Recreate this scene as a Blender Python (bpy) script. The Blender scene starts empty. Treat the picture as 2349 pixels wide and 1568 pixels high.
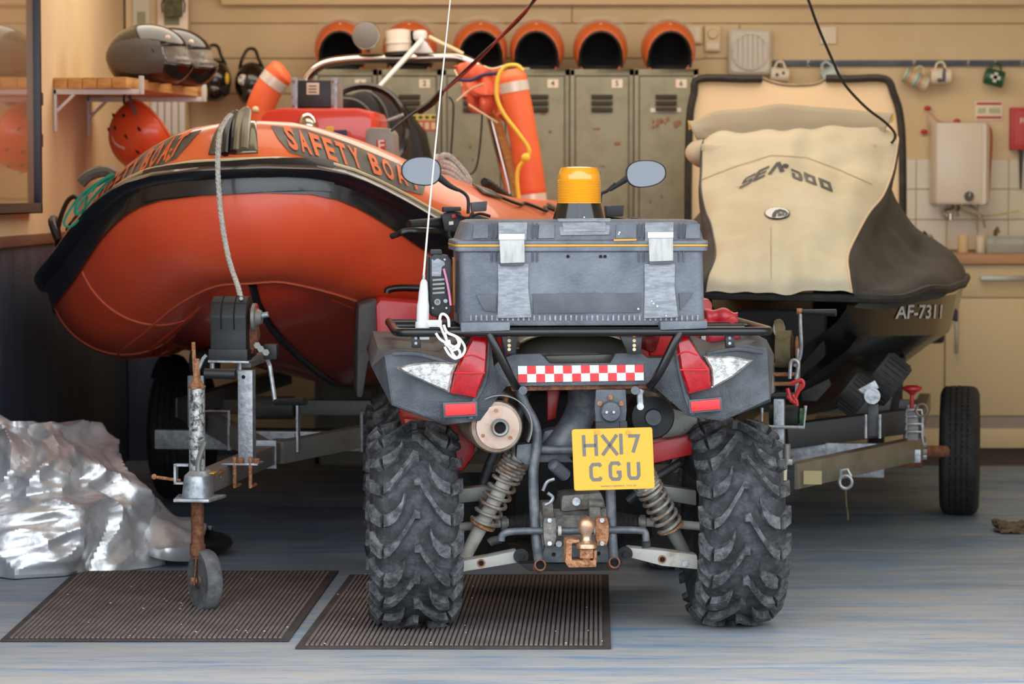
import bpy, bmesh, math, random
from mathutils import Vector, Matrix, noise
from mathutils.bvhtree import BVHTree
random.seed(7)
C = bpy.context.scene.collection
sc = bpy.context.scene
PI = math.pi
# ---------------- camera, world, lights, exposure ----------------
FPX = 6560.0
TILT = math.atan(334 / FPX)
CAM = Vector((0, 0, 1.26))
cd = bpy.data.cameras.new('camera'); cam = bpy.data.objects.new('camera', cd); C.objects.link(cam)
cam.location = CAM; cam.rotation_euler = (PI / 2 - TILT, 0, 0)
cd.sensor_width = 36; cd.lens = FPX / 2349 * 36; cd.clip_end = 200
cd.dof.use_dof = True; cd.dof.focus_distance = 8.15; cd.dof.aperture_fstop = 5.0
sc.camera = cam
w = bpy.data.worlds.new('overcast_sky'); sc.world = w; w.use_nodes = True
bg = w.node_tree.nodes['Background']; bg.inputs[0].default_value = (0.84, 0.92, 1.0, 1); bg.inputs[1].default_value = 3.1
def area(name, loc, sx, sy, power, col, rot=(0, 0, 0)):
    l = bpy.data.lights.new(name, 'AREA'); l.shape = 'RECTANGLE'; l.size = sx; l.size_y = sy; l.energy = power; l.color = col
    o = bpy.data.objects.new(name, l); o.location = loc; o.rotation_euler = rot; C.objects.link(o)
area('ceiling_lamp', (0.3, 12.0, 2.66), 4.2, 1.4, 52, (1, .91, .76))
area('ceiling_lamp', (0.3, 9.8, 2.66), 3.6, 1.0, 18, (1, .93, .82))
sc.view_settings.view_transform = 'Standard'; sc.view_settings.look = 'None'
sc.view_settings.gamma = 1; sc.view_settings.use_curve_mapping = False
sc.view_settings.exposure = 0.35

# ---------------- materials ----------------
def lin(c):
    return tuple((v / 255 / 12.92) if v <= 10 else (((v / 255) + .055) / 1.055) ** 2.4 for v in c)
def M(name, col, rough=.5, metal=0, col2=None, sc_=8, lo=.4, hi=.65, bump=0, bsc=40, stretch=None, alpha=1, trans=0, coat=0, sheen=0, detail=6):
    m = bpy.data.materials.new(name); m.use_nodes = True
    nt = m.node_tree; b = nt.nodes['Principled BSDF']; L = nt.links.new
    b.inputs['Base Color'].default_value = (*lin(col), 1)
    b.inputs['Roughness'].default_value = rough; b.inputs['Metallic'].default_value = metal
    b.inputs['Transmission Weight'].default_value = trans; b.inputs['Alpha'].default_value = alpha
    b.inputs['Coat Weight'].default_value = coat
    if col2 or bump:
        tc = nt.nodes.new('ShaderNodeTexCoord'); mp = nt.nodes.new('ShaderNodeMapping'); L(tc.outputs['Object'], mp.inputs[0])
        if stretch: mp.inputs['Scale'].default_value = stretch
    if col2:
        n = nt.nodes.new('ShaderNodeTexNoise'); n.inputs['Scale'].default_value = sc_; n.inputs['Detail'].default_value = detail; n.inputs['Roughness'].default_value = .65
        L(mp.outputs[0], n.inputs['Vector'])
        r = nt.nodes.new('ShaderNodeMapRange'); r.inputs[1].default_value = lo; r.inputs[2].default_value = hi
        L(n.outputs['Fac'], r.inputs[0])
        mx = nt.nodes.new('ShaderNodeMix'); mx.data_type = 'RGBA'
        mx.inputs[6].default_value = (*lin(col), 1); mx.inputs[7].default_value = (*lin(col2), 1)
        L(r.outputs[0], mx.inputs[0]); L(mx.outputs[2], b.inputs['Base Color'])
    if bump:
        n2 = nt.nodes.new('ShaderNodeTexNoise'); n2.inputs['Scale'].default_value = bsc; n2.inputs['Detail'].default_value = 5
        L(mp.outputs[0], n2.inputs['Vector'])
        bp = nt.nodes.new('ShaderNodeBump'); bp.inputs['Strength'].default_value = bump; bp.inputs['Distance'].default_value = .01
        L(n2.outputs['Fac'], bp.inputs['Height']); L(bp.outputs[0], b.inputs['Normal'])
    return m
m_black = M('black_plastic', (24, 25, 27), .5)
m_gloss = M('gloss_black', (14, 14, 15), .16, coat=.3)
m_dkpaint = M('black_painted_tube', (16, 16, 17), .28, col2=(60, 60, 62), sc_=18, lo=.62, hi=.8)
m_box = M('weathered_grey_plastic', (86, 90, 98), .55, col2=(118, 121, 127), sc_=9, lo=.35, hi=.72, bump=.25, bsc=120)
m_boxl = M('scuffed_pale_grey_plastic', (118, 121, 127), .6, col2=(150, 152, 156), sc_=30, stretch=(1, 1, 4), bump=.2, bsc=150)
m_boxd = M('darker_grey_plastic', (66, 69, 76), .5, col2=(82, 85, 91), sc_=14)
m_latch = M('worn_white_latch', (178, 176, 170), .5, col2=(150, 148, 144), sc_=26, stretch=(3, 3, .6), lo=.45, hi=.7)
m_yellow = M('yellow_rubber', (190, 140, 50), .6)
m_fender = M('faded_black_plastic', (58, 61, 66), .6, col2=(92, 95, 100), sc_=11, lo=.35, hi=.75, bump=.35, bsc=160)
m_red = M('red_bodywork', (176, 20, 22), .4, coat=.1)
m_redlens = M('red_lens', (150, 4, 16), .18, coat=.25, col2=(180, 16, 26), sc_=60)
m_clear = M('clear_lens', (205, 203, 198), .12, .3, coat=1, col2=(125, 124, 120), sc_=45, bump=.6, bsc=90)
m_refl = M('red_reflector', (196, 30, 32), .4)
m_white = M('white_plastic', (204, 204, 202), .45)
m_sticker_r = M('red_tape', (205, 32, 38), .4)
m_plate = M('yellow_plate', (210, 156, 40), .5)
m_platetx = M('plate_lettering', (98, 96, 92), .5)
m_tyre = M('dusty_tyre_rubber', (34, 35, 38), .78, col2=(84, 85, 88), sc_=22, lo=.44, hi=.8, bump=.5, bsc=90)
m_lug = M('dusty_tread_rubber', (46, 47, 50), .8, col2=(118, 119, 120), sc_=30, lo=.42, hi=.78, bump=.6, bsc=100)
m_rubber = M('dark_rubber', (22, 22, 23), .75, col2=(40, 40, 41), sc_=30)
m_rim = M('grimy_rim', (70, 66, 60), .6, .3, col2=(110, 70, 45), sc_=20)
m_frame = M('grey_chassis_tube', (74, 78, 84), .5, .3, col2=(112, 112, 112), sc_=26, lo=.45, hi=.75)
m_cast = M('dirty_cast_metal', (88, 84, 80), .6, .4, col2=(128, 122, 114), sc_=24, bump=.5, bsc=60)
m_arm = M('dirty_white_arm', (176, 172, 162), .55, col2=(120, 92, 70), sc_=18, lo=.52, hi=.78)
m_spring = M('shock_spring', (150, 146, 138), .45, .3, col2=(120, 96, 72), sc_=30)
m_rust = M('rusty_steel', (142, 88, 56), .75, .3, col2=(186, 140, 100), sc_=60, bump=.8, bsc=120)
m_rust2 = M('rust_brown', (92, 56, 40), .85, .1, col2=(140, 90, 60), sc_=50, bump=.6, bsc=120)
m_hole = M('dark_hole', (6, 6, 6), .9)
m_muff = M('muffler_end', (176, 152, 136), .5, .25, col2=(150, 104, 78), sc_=20, lo=.5, hi=.8)
m_galv = M('galvanised_steel', (172, 176, 180), .42, .55, col2=(120, 124, 128), sc_=40, lo=.4, hi=.7, bump=.15, bsc=80)
m_galvd = M('worn_galvanised_steel', (128, 128, 124), .5, .4, col2=(134, 96, 68), sc_=16, lo=.56, hi=.76)
m_chrome = M('polished_steel', (205, 200, 190), .14, 1)
m_mirror = M('mirror_glass', (94, 96, 99), .06, 1)  # darkened so the colour stands in for a dim reflection
m_amber = M('amber_dome', (255, 168, 24), .25, coat=1, trans=.2)
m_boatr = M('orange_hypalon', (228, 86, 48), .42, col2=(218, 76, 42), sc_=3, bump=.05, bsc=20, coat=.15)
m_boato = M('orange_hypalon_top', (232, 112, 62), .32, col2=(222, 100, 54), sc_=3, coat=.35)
m_hull = M('red_gelcoat_hull', (206, 62, 34), .3, coat=.4)
m_strake = M('black_rubber_strake', (22, 23, 26), .3, coat=.3)
m_patch = M('grey_tube_patch', (84, 80, 72), .34, col2=(100, 96, 86), sc_=20)
m_seam = M('seam_tape', (206, 96, 66), .5)
m_orange_tx = M('orange_lettering', (232, 112, 58), .45)
m_rope = M('grey_white_rope', (196, 190, 182), .85, col2=(150, 144, 138), sc_=120)
m_green = M('green_line', (30, 140, 116), .6)
m_yrope = M('yellow_rope', (226, 190, 66), .6)
m_orfab = M('orange_foam_cover', (234, 108, 62), .5, col2=(222, 94, 52), sc_=5)
m_band = M('reflective_band', (214, 206, 196), .3, .2)
m_wood = M('pine_wood', (206, 158, 96), .55, col2=(178, 124, 66), sc_=14, stretch=(1, .15, 6))
m_wood2 = M('worktop_wood', (184, 138, 96), .45, col2=(166, 118, 78), sc_=14, stretch=(.2, 1, 6))
m_cream = M('cream_wall_paint', (216, 192, 152), .75, col2=(208, 183, 142), sc_=2)
m_creamd = M('cream_trim_paint', (218, 194, 152), .6)
m_cab = M('cream_laminate', (204, 180, 136), .5)
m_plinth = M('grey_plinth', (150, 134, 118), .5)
m_steel = M('brushed_handle', (150, 142, 128), .35, .7)
m_navy = M('navy_wall_paint', (58, 66, 84), .5, col2=(92, 100, 114), sc_=5, lo=.45, hi=.8, stretch=(1, 1, .4))
m_lock = M('locker_green_grey', (138, 134, 112), .45, col2=(122, 116, 94), sc_=9, lo=.45, hi=.7)
m_lockr = M('locker_rust_stain', (142, 112, 82), .7, col2=(128, 84, 52), sc_=60)
m_lockd = M('locker_dark_slot', (52, 48, 36), .8)
m_card = M('white_card', (226, 212, 190), .6)
m_horg = M('orange_helmet_shell', (208, 104, 52), .35, coat=.3)
m_hblk = M('black_helmet_shell', (18, 17, 17), .18, coat=.6)
m_hgry = M('satin_grey_helmet_side', (78, 74, 71), .5)
m_foam = M('black_liner', (16, 15, 15), .9)
m_visor = M('clear_visor', (200, 190, 176), .08, 0, alpha=.28, coat=.5)
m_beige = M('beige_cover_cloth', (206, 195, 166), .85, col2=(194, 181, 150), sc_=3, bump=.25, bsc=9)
m_beiged = M('taupe_cloth', (162, 149, 124), .85, bump=.2, bsc=12)  # greyer cloth of the upper tier, also the stitching
m_blkcloth = M('charcoal_cover_cloth', (56, 52, 48), .8, col2=(72, 67, 60), sc_=5, bump=.3, bsc=10)
m_blkbind = M('black_binding', (24, 22, 20), .7, col2=(44, 40, 36), sc_=20)
m_panel = M('cream_panel_cloth', (216, 190, 154), .8)
m_ink = M('cover_print_ink', (38, 38, 36), .6)
m_skihull = M('gloss_black_hull', (8, 9, 11), .22, coat=.1)
m_skihull.node_tree.nodes['Principled BSDF'].inputs['Specular IOR Level'].default_value = .3
m_tarp = M('silver_tarp', (228, 228, 228), .36, .6, col2=(200, 200, 202), sc_=7, bump=.35, bsc=22)
m_mat = M('ribbed_mat_dark', (52, 44, 42), .95, col2=(80, 70, 66), sc_=6, lo=.35, hi=.75, bump=.5, bsc=200)
m_rib = M('ribbed_mat_pile', (112, 99, 95), .95, col2=(146, 132, 126), sc_=7, lo=.35, hi=.8, bump=.8, bsc=300)
m_tile = M('white_glazed_tile', (212, 200, 180), .25, col2=(204, 194, 166), sc_=3)
m_grout = M('grout', (176, 166, 136), .9)
m_enamel = M('white_enamel', (216, 204, 188), .3)
m_fanw = M('aged_white_plastic', (206, 198, 184), .5)
m_firered = M('fire_red', (180, 40, 40), .45)
m_gdark = M('dark_green', (28, 84, 52), .4)
m_wire = M('black_cable', (20, 18, 17), .5)
m_wirer = M('red_cable', (150, 36, 32), .5)
m_wirew = M('white_cable', (232, 230, 226), .5)
m_blue = M('blue_print', (60, 130, 190), .5)
m_paper = M('paper', (206, 200, 180), .8)
m_mapp = M('map_paper', (176, 158, 110), .12, col2=(196, 140, 120), sc_=2.2, coat=1)
m_seat = M('seat_vinyl', (66, 62, 52), .5, coat=.2)  # olive cast of reflections painted into the dark grey vinyl
m_bagr = M('red_drybag', (186, 46, 56), .35, bump=.5, bsc=18)
m_pink = M('pink_cord', (196, 120, 150), .6)
m_cloth = M('brown_rag', (110, 94, 68), .95, col2=(74, 62, 46), sc_=40, bump=.8, bsc=80)

def floor_material():
    m = bpy.data.materials.new('worn_blue_painted_floor'); m.use_nodes = True
    nt = m.node_tree; L = nt.links.new; b = nt.nodes['Principled BSDF']
    tc = nt.nodes.new('ShaderNodeTexCoord')
    def nz(scale, st, det=8, rg=.65):
        mp = nt.nodes.new('ShaderNodeMapping'); mp.inputs['Scale'].default_value = st; L(tc.outputs['Object'], mp.inputs[0])
        n = nt.nodes.new('ShaderNodeTexNoise'); n.inputs['Scale'].default_value = scale; n.inputs['Detail'].default_value = det; n.inputs['Roughness'].default_value = rg
        L(mp.outputs[0], n.inputs['Vector']); return n.outputs['Fac']
    def rng(x, a, b_):
        r = nt.nodes.new('ShaderNodeMapRange'); r.inputs[1].default_value = a; r.inputs[2].default_value = b_; L(x, r.inputs[0]); return r.outputs[0]
    def mix(f, c1, c2):
        mx = nt.nodes.new('ShaderNodeMix'); mx.data_type = 'RGBA'; L(f, mx.inputs[0])
        for i, c in ((6, c1), (7, c2)):
            if isinstance(c, tuple): mx.inputs[i].default_value = (*lin(c), 1)
            else: L(c, mx.inputs[i])
        return mx.outputs[2]
    base = mix(rng(nz(1.2, (1, 2.2, 1)), .35, .65), (84, 116, 144), (136, 152, 166))
    base = mix(rng(nz(3.2, (.6, 3, 1)), .50, .68), base, (158, 152, 146))
    # doorway daylight painted in as a paler tone, broken by worn patches
    sp = nt.nodes.new('ShaderNodeSeparateXYZ'); L(tc.outputs['Object'], sp.inputs[0])
    wy = rng(sp.outputs['Y'], 10.4, 7.5)
    mul = nt.nodes.new('ShaderNodeMath'); mul.operation = 'MULTIPLY'; L(wy, mul.inputs[0]); L(rng(nz(2.6, (.5, 2.4, 1), 10, .7), .30, .56), mul.inputs[1])
    base = mix(mul.outputs[0], base, (168, 164, 160))
    base = mix(rng(nz(4.5, (.45, 3.5, 1), 10, .75), .52, .64), base, (104, 136, 168))
    base = mix(rng(nz(7, (.3, 4, 1), 10, .8), .60, .74), base, (158, 136, 122))
    base = mix(rng(nz(60, (.5, 1.5, 1), 8, .8), .66, .78), base, (206, 204, 200))
    base = mix(rng(nz(16, (.4, 2, 1), 8, .75), .66, .8), base, (58, 62, 68))
    L(base, b.inputs['Base Color'])
    b.inputs['Roughness'].default_value = .5
    rr_ = nt.nodes.new('ShaderNodeMapRange'); rr_.inputs[1].default_value = .3; rr_.inputs[2].default_value = .7; rr_.inputs[3].default_value = .42; rr_.inputs[4].default_value = .75; L(nz(3, (1, 2, 1)), rr_.inputs[0]); L(rr_.outputs[0], b.inputs['Roughness']); b.inputs['Specular IOR Level'].default_value = .35
    bp = nt.nodes.new('ShaderNodeBump'); bp.inputs['Strength'].default_value = .25; bp.inputs['Distance'].default_value = .004
    L(nz(50, (.5, 1.4, 1)), bp.inputs['Height']); L(bp.outputs[0], b.inputs['Normal'])
    return m
m_floor = floor_material()

# ---------------- mesh helpers ----------------
V = Vector
def cr(pts, n=6, closed=False):
    pts = [V(p) for p in pts]; out = []; N = len(pts)
    g = (lambda i: pts[i % N]) if closed else (lambda i: pts[max(0, min(N - 1, i))])
    for i in range(N if closed else N - 1):
        a, b, c, d = g(i - 1), g(i), g(i + 1), g(i + 2)
        for k in range(n):
            t = k / n
            out.append(.5 * ((2 * b) + (c - a) * t + (2 * a - 5 * b + 4 * c - d) * t * t + (3 * b - a - 3 * c + d) * t ** 3))
    if not closed: out.append(pts[-1].copy())
    return out
class MB:
    def __init__(s): s.v = []; s.f = []; s.mi = []; s.cur = 0
    def add(s, vs, fs):
        o = len(s.v); s.v += [V(p) for p in vs]
        for f in fs: s.f.append([i + o for i in f]); s.mi.append(s.cur)
        return s
    def box(s, c, d, rot=None):
        hx, hy, hz = d[0] / 2, d[1] / 2, d[2] / 2
        vs = [V((x, y, z)) for x in (-hx, hx) for y in (-hy, hy) for z in (-hz, hz)]
        if rot is not None: vs = [rot @ v for v in vs]
        c = V(c); return s.add([v + c for v in vs], [(0, 1, 3, 2), (4, 6, 7, 5), (0, 4, 5, 1), (2, 3, 7, 6), (0, 2, 6, 4), (1, 5, 7, 3)])
    def bb(s, a, b):
        a, b = V(a), V(b); return s.box((a + b) / 2, [abs(b[i] - a[i]) for i in range(3)])
    def beam(s, p, q, wd, ht, up=(0, 0, 1)):
        p, q = V(p), V(q); y = (q - p); l = y.length; y.normalize(); x = y.cross(V(up)).normalized(); z = x.cross(y)
        return s.box((p + q) / 2, (wd, l, ht), Matrix((x, y, z)).transposed())
    def sweep(s, path, r, seg=10, closed=False, caps=True, sq=None):
        path = [V(p) for p in path]; n = len(path)
        rr = r if isinstance(r, (list, tuple)) else [r] * n
        t0 = (path[1] - path[0]).normalized(); up = V((0, 0, 1)) if abs(t0.z) < .9 else V((1, 0, 0))
        x = t0.cross(up).normalized(); vs = []; pt = t0
        for i, p in enumerate(path):
            if closed: t = (path[(i + 1) % n] - path[i - 1])
            else: t = path[min(n - 1, i + 1)] - path[max(0, i - 1)]
            t = t.normalized() if t.length > 1e-9 else pt
            x = (x - t * x.dot(t)); x = x.normalized() if x.length > 1e-6 else t.orthogonal().normalized()
            y = t.cross(x); pt = t
            for k in range(seg):
                a = 2 * PI * k / seg; sy = sq if sq else 1
                vs.append(p + x * (math.cos(a) * rr[i]) + y * (math.sin(a) * rr[i] * sy))
        fs = []
        for i in range(n if closed else n - 1):
            j = (i + 1) % n
            for k in range(seg):
                l = (k + 1) % seg; fs.append((i * seg + k, i * seg + l, j * seg + l, j * seg + k))
        if caps and not closed: fs.append(list(range(seg))[::-1]); fs.append([(n - 1) * seg + k for k in range(seg)])
        return s.add(vs, fs)
    def cyl(s, p, q, r, r2=None, seg=20, caps=True): return s.sweep([p, q], [r, r if r2 is None else r2], seg, caps=caps)
    def lathe(s, prof, o=(0, 0, 0), ax=(0, 0, 1), seg=28):   # prof: (radius, along)
        o = V(o); z = V(ax).normalized(); x = z.orthogonal().normalized(); y = z.cross(x); n = len(prof); vs = []
        for r, h in prof:
            for k in range(seg):
                a = 2 * PI * k / seg; vs.append(o + z * h + x * (math.cos(a) * max(r, 1e-4)) + y * (math.sin(a) * max(r, 1e-4)))
        fs = [(i * seg + k, i * seg + (k + 1) % seg, (i + 1) * seg + (k + 1) % seg, (i + 1) * seg + k) for i in range(n - 1) for k in range(seg)]
        if prof[0][0] > 1e-3: fs.append(list(range(seg))[::-1])
        if prof[-1][0] > 1e-3: fs.append([(n - 1) * seg + k for k in range(seg)])
        return s.add(vs, fs)
    def ell(s, c, r, seg=20, rings=12, rot=None):
        vs = []; c = V(c)
        for i in range(rings + 1):
            th = PI * i / rings
            for k in range(seg):
                a = 2 * PI * k / seg; p = V((r[0] * math.sin(th) * math.cos(a), r[1] * math.sin(th) * math.sin(a), r[2] * math.cos(th)))
                vs.append(c + (rot @ p if rot is not None else p))
        return s.add(vs, [(i * seg + k, i * seg + (k + 1) % seg, (i + 1) * seg + (k + 1) % seg, (i + 1) * seg + k) for i in range(rings) for k in range(seg)])
    def grid(s, fn, nu, nv, skip=None):
        vs = [fn(u / nu, v / nv) for v in range(nv + 1) for u in range(nu + 1)]
        fs = [(v * (nu + 1) + u, v * (nu + 1) + u + 1, (v + 1) * (nu + 1) + u + 1, (v + 1) * (nu + 1) + u) for v in range(nv) for u in range(nu) if not (skip and skip((u + .5) / nu, (v + .5) / nv))]
        return s.add(vs, fs)
    def slab(s, pts, d):      # polygon (3-D points) pushed along vector d
        n = len(pts); d = V(d); pts = [V(p) for p in pts]
        return s.add(pts + [p + d for p in pts], [list(range(n)), list(range(n, 2 * n))[::-1]] + [(i, i + n, (i + 1) % n + n, (i + 1) % n) for i in range(n)])
    def loft(s, rings, caps=True):
        n = len(rings[0]); vs = [p for r in rings for p in r]
        fs = [(i * n + k, i * n + (k + 1) % n, (i + 1) * n + (k + 1) % n, (i + 1) * n + k) for i in range(len(rings) - 1) for k in range(n)]
        if caps: fs.append(list(range(n))[::-1]); fs.append([(len(rings) - 1) * n + k for k in range(n)])
        return s.add(vs, fs)
    def build(s, name, mats, parent=None, bev=0, ang=35, thick=0, seg=2, sub=0):
        me = bpy.data.meshes.new(name); me.from_pydata([tuple(v) for v in s.v], [], s.f)
        if not isinstance(mats, (list, tuple)): mats = [mats]
        for m in mats: me.materials.append(m)
        if len(mats) > 1: me.polygons.foreach_set('material_index', s.mi)
        bm = bmesh.new(); bm.from_mesh(me)
        bmesh.ops.remove_doubles(bm, verts=bm.verts, dist=1e-5)
        if not thick: bmesh.ops.recalc_face_normals(bm, faces=bm.faces)
        if bev: bmesh.ops.bevel(bm, geom=[e for e in bm.edges if len(e.link_faces) == 2 and e.calc_face_angle(0) > .5], offset=bev, segments=seg, profile=.6, affect='EDGES', clamp_overlap=True)
        bm.to_mesh(me); bm.free()
        me.shade_smooth(); me.set_sharp_from_angle(angle=math.radians(ang))
        o = bpy.data.objects.new(name, me); C.objects.link(o)
        if parent is not None: o.parent = parent
        if thick:
            md = o.modifiers.new('thickness', 'SOLIDIFY'); md.thickness = thick; md.offset = -1
        return o
def rrect(x0, x1, y0, y1, r, z, n=4):
    out = []
    for cx, cy, a0 in ((x1 - r, y1 - r, 0), (x0 + r, y1 - r, 90), (x0 + r, y0 + r, 180), (x1 - r, y0 + r, 270)):
        for k in range(n + 1):
            a = math.radians(a0 + 90 * k / n); out.append(V((cx + r * math.cos(a), cy + r * math.sin(a), z)))
    return out
def rrectxz(x0, x1, z0, z1, r, y, n=4): return [V((p.x, y, p.y)) for p in rrect(x0, x1, z0, z1, r, 0, n)]
def tag(o, label=None, cat=None, group=None, kind=None):
    for k, v in (('label', label), ('category', cat), ('group', group), ('kind', kind)):
        if v: o[k] = v
    return o
def ray(px, py):
    d = V((0, math.cos(TILT), -math.sin(TILT))) + V((1, 0, 0)) * ((px - 1174.5) / FPX) + V((0, math.sin(TILT), math.cos(TILT))) * ((784 - py) / FPX)
    return d
def W(px, py, D):
    d = ray(px, py); return CAM + d * (D / d.y)
class Fr:      # a thing: an Empty at its base, with a ruler that turns a measured sight line into a local point at a chosen local depth
    def __init__(s, name, label, cat, o, yaw=0, roll=0, group=None, kind=None):
        s.E = bpy.data.objects.new(name, None); C.objects.link(s.E); s.E.empty_display_size = .1
        s.E.location = o; s.E.rotation_euler = (0, math.radians(roll), math.radians(yaw)); s.o = V(o)
        tag(s.E, label, cat, group, kind)
        s.m = Matrix.Translation(V(o)) @ s.E.rotation_euler.to_matrix().to_4x4(); s.i = s.m.inverted()
    def at(s, px, py, y=0):
        c = s.i @ CAM; d = s.i.to_3x3() @ ray(px, py); return c + d * ((y - c.y) / d.y)
    def sc(s, y=0): return (s.o.y + y) / FPX
    def part(s, name, mb, mat, parent=None, bev=0, label=None, **k):
        o = mb.build(name, mat, s.E if parent is None else parent, bev, **k)
        if label: o['label'] = label
        return o
def single(name, mb, mat, label, cat, group=None, kind=None, bev=0, **k):
    lo = V([min(v[i] for v in mb.v) for i in range(3)]); hi = V([max(v[i] for v in mb.v) for i in range(3)])
    b = V(((lo.x + hi.x) / 2, (lo.y + hi.y) / 2, lo.z)); mb.v = [v - b for v in mb.v]
    o = mb.build(name, mat, None, bev, **k); o.location = b; tag(o, label, cat, group, kind); return o
def dup(o, parent=None):
    c = o.copy(); C.objects.link(c)
    if parent is not None: c.parent = parent
    for ch in list(o.children): dup(ch, c)
    return c
def text2d(body, size=1.0, off=0, sx=1, shear=0, res=3):
    cu = bpy.data.curves.new('t', 'FONT'); cu.body = body; cu.size = size; cu.offset = off; cu.shear = shear; cu.resolution_u = res
    cu.align_x = 'CENTER'; cu.align_y = 'CENTER'
    o = bpy.data.objects.new('t', cu); C.objects.link(o); dg = bpy.context.evaluated_depsgraph_get()
    me = bpy.data.meshes.new_from_object(o.evaluated_get(dg)); vs = [(v.co.x * sx, v.co.y) for v in me.vertices]; fs = [list(p.vertices) for p in me.polygons]
    bpy.data.objects.remove(o); bpy.data.curves.remove(cu); bpy.data.meshes.remove(me); return vs, fs
def flat_text(mb, body, c, size, off=.01, sx=1, th=.001, res=3, ax=(1, 0, 0), up=(0, 0, 1), n=(0, -1, 0)):   # facing the viewer by default
    vs, fs = text2d(body, size, off * size, sx, res=res); c = V(c); ax = V(ax); up = V(up)
    mb.add([c + ax * x + up * y + V(n) * th for x, y in vs], fs)
def cutgrid(vs, fs, step):
    bm = bmesh.new(); bv = [bm.verts.new((x, y, 0)) for x, y in vs]
    for f in fs:
        try: bm.faces.new([bv[i] for i in f])
        except ValueError: pass
    x0 = min(v[0] for v in vs); x1 = max(v[0] for v in vs); y0 = min(v[1] for v in vs); y1 = max(v[1] for v in vs)
    x = x0 + step
    while x < x1:
        bmesh.ops.bisect_plane(bm, geom=bm.verts[:] + bm.edges[:] + bm.faces[:], plane_co=(x, 0, 0), plane_no=(1, 0, 0)); x += step
    y = y0 + step
    while y < y1:
        bmesh.ops.bisect_plane(bm, geom=bm.verts[:] + bm.edges[:] + bm.faces[:], plane_co=(0, y, 0), plane_no=(0, 1, 0)); y += step
    bm.verts.index_update(); out = ([(v.co.x, v.co.y) for v in bm.verts], [[v.index for v in f.verts] for f in bm.faces]); bm.free(); return out
def decal(mb, fr, bvh, vs, fs, off=.003, flip=False):    # lays a flat print (seen outline) onto a surface, as geometry glued to it
    out = []; o = fr.i @ CAM
    for x, y in vs:
        d = (fr.i.to_3x3() @ ray(x, y)).normalized(); h = bvh.ray_cast(o, d)
        if h[0] is None: out.append(None); continue
        n = h[1] if h[1].dot(d) < 0 else -h[1]; p = h[0] + n * off
        out.append(V((-p.x, p.y, p.z)) if flip else p)
    fs = [f for f in fs if all(out[i] is not None for i in f)]
    mb.add([p if p is not None else V((0, 0, 0)) for p in out], fs)
# ---------------- the room ----------------
XL, XR, YW, YF, ZC = -1.84, 3.2, 13.9, 7.0, 2.75
def S(name, mb, mat, **k): o = mb.build(name, mat, **k); o['kind'] = 'structure'; return o
# floor: steel-trowelled slabs with shallow joints across
fl = MB(); fl.bb((-14, -8, -.2), (14, 14.1, -.004)); flo = S('floor', fl, m_floor)
ys = [-8, -4, -1, 2, 5, 7.02, 7.62, 8.78, 10.16, 11.9, 14.1]
for i in range(len(ys) - 1):
    p = MB(); p.bb((-14, ys[i] + .003, -.02), (14, ys[i + 1] - .003, 0)); p.build('slab', m_floor, flo)
wb = MB(); wb.bb((XL - .1, YW, 0), (XR + .1, YW + .15, ZC)); wback = S('wall_back', wb, m_cream)
zs = [2.2, 2.094, 1.925, 1.755, 1.585, 1.415, 1.245, 1.075, .905, .735, .565, .395, .225, .055]
for i in range(len(zs) - 1):
    for (xa, xb) in ((XL, .29), (.29, XR)) if i == 0 else ((XL, 1.1),):
        p = MB(); p.bb((xa + .002, YW - .018, zs[i + 1] + .0025), (xb - .002, YW + .01, zs[i] - .0025)); p.build('board', m_cream, wback, bev=.002, seg=1)
p = MB(); p.bb((1.104, YW - .016, 1.0), (XR - .002, YW + .01, 2.089)); p.build('wall_panel', m_cream, wback, bev=.002, seg=1)
tz = [1.441, 1.294, 1.147, 1.0]
p = MB(); p.bb((1.1, YW - .021, .9), (XR, YW - .012, 1.441)); p.build('grout', m_grout, wback)
for r in range(3):
    for c in range(14):
        x0 = 1.0 + c * .1495 + .06
        if x0 + .147 > XR: continue
        p = MB(); p.bb((x0 + .0015, YW - .029, tz[r + 1] + .0015), (x0 + .148, YW - .012, tz[r] - .0015)); p.build('tile', m_tile, wback, bev=.0015, seg=1)
tr = MB(); tr.bb((XL + .44, YW - .07, 2.186), (XR, YW - .012, 2.33)); tr.bb((XL + .44, YW - .075, 2.180), (XR, YW - .06, 2.192)); S('trim_1', tr, m_creamd, bev=.004)
wl = MB(); wl.bb((XL - .15, YF, 1.11), (XL, YW + .15, ZC)); wleft = S('wall_left', wl, m_cream)
p = MB(); p.bb((XL - .15, YF, 0), (XL + .004, YW, 1.08)); p.build('lower_wall', m_navy, wleft)
p = MB(); p.bb((XL - .15, YF, 1.075), (XL + .022, YW, 1.115)); S('trim_2', p, M('brown_dado_rail', (112, 76, 60), .5), bev=.004)
wr = MB(); wr.bb((XR, YF, 0), (XR + .15, YW + .15, ZC)); S('wall_right', wr, m_cream)
ce = MB(); ce.bb((XL - .15, YF, ZC), (XR + .15, YW + .15, ZC + .15)); S('ceiling', ce, m_creamd)
li = MB(); li.bb((XL - .15, YF - .2, 2.5), (XR + .15, YF, 3.4)); S('trim_3', li, m_creamd)
bb = MB(); bb.bb((XL + .01, YW - .03, 0), (1.2, YW - .018, .1)); S('baseboard_back', bb, m_navy)
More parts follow.
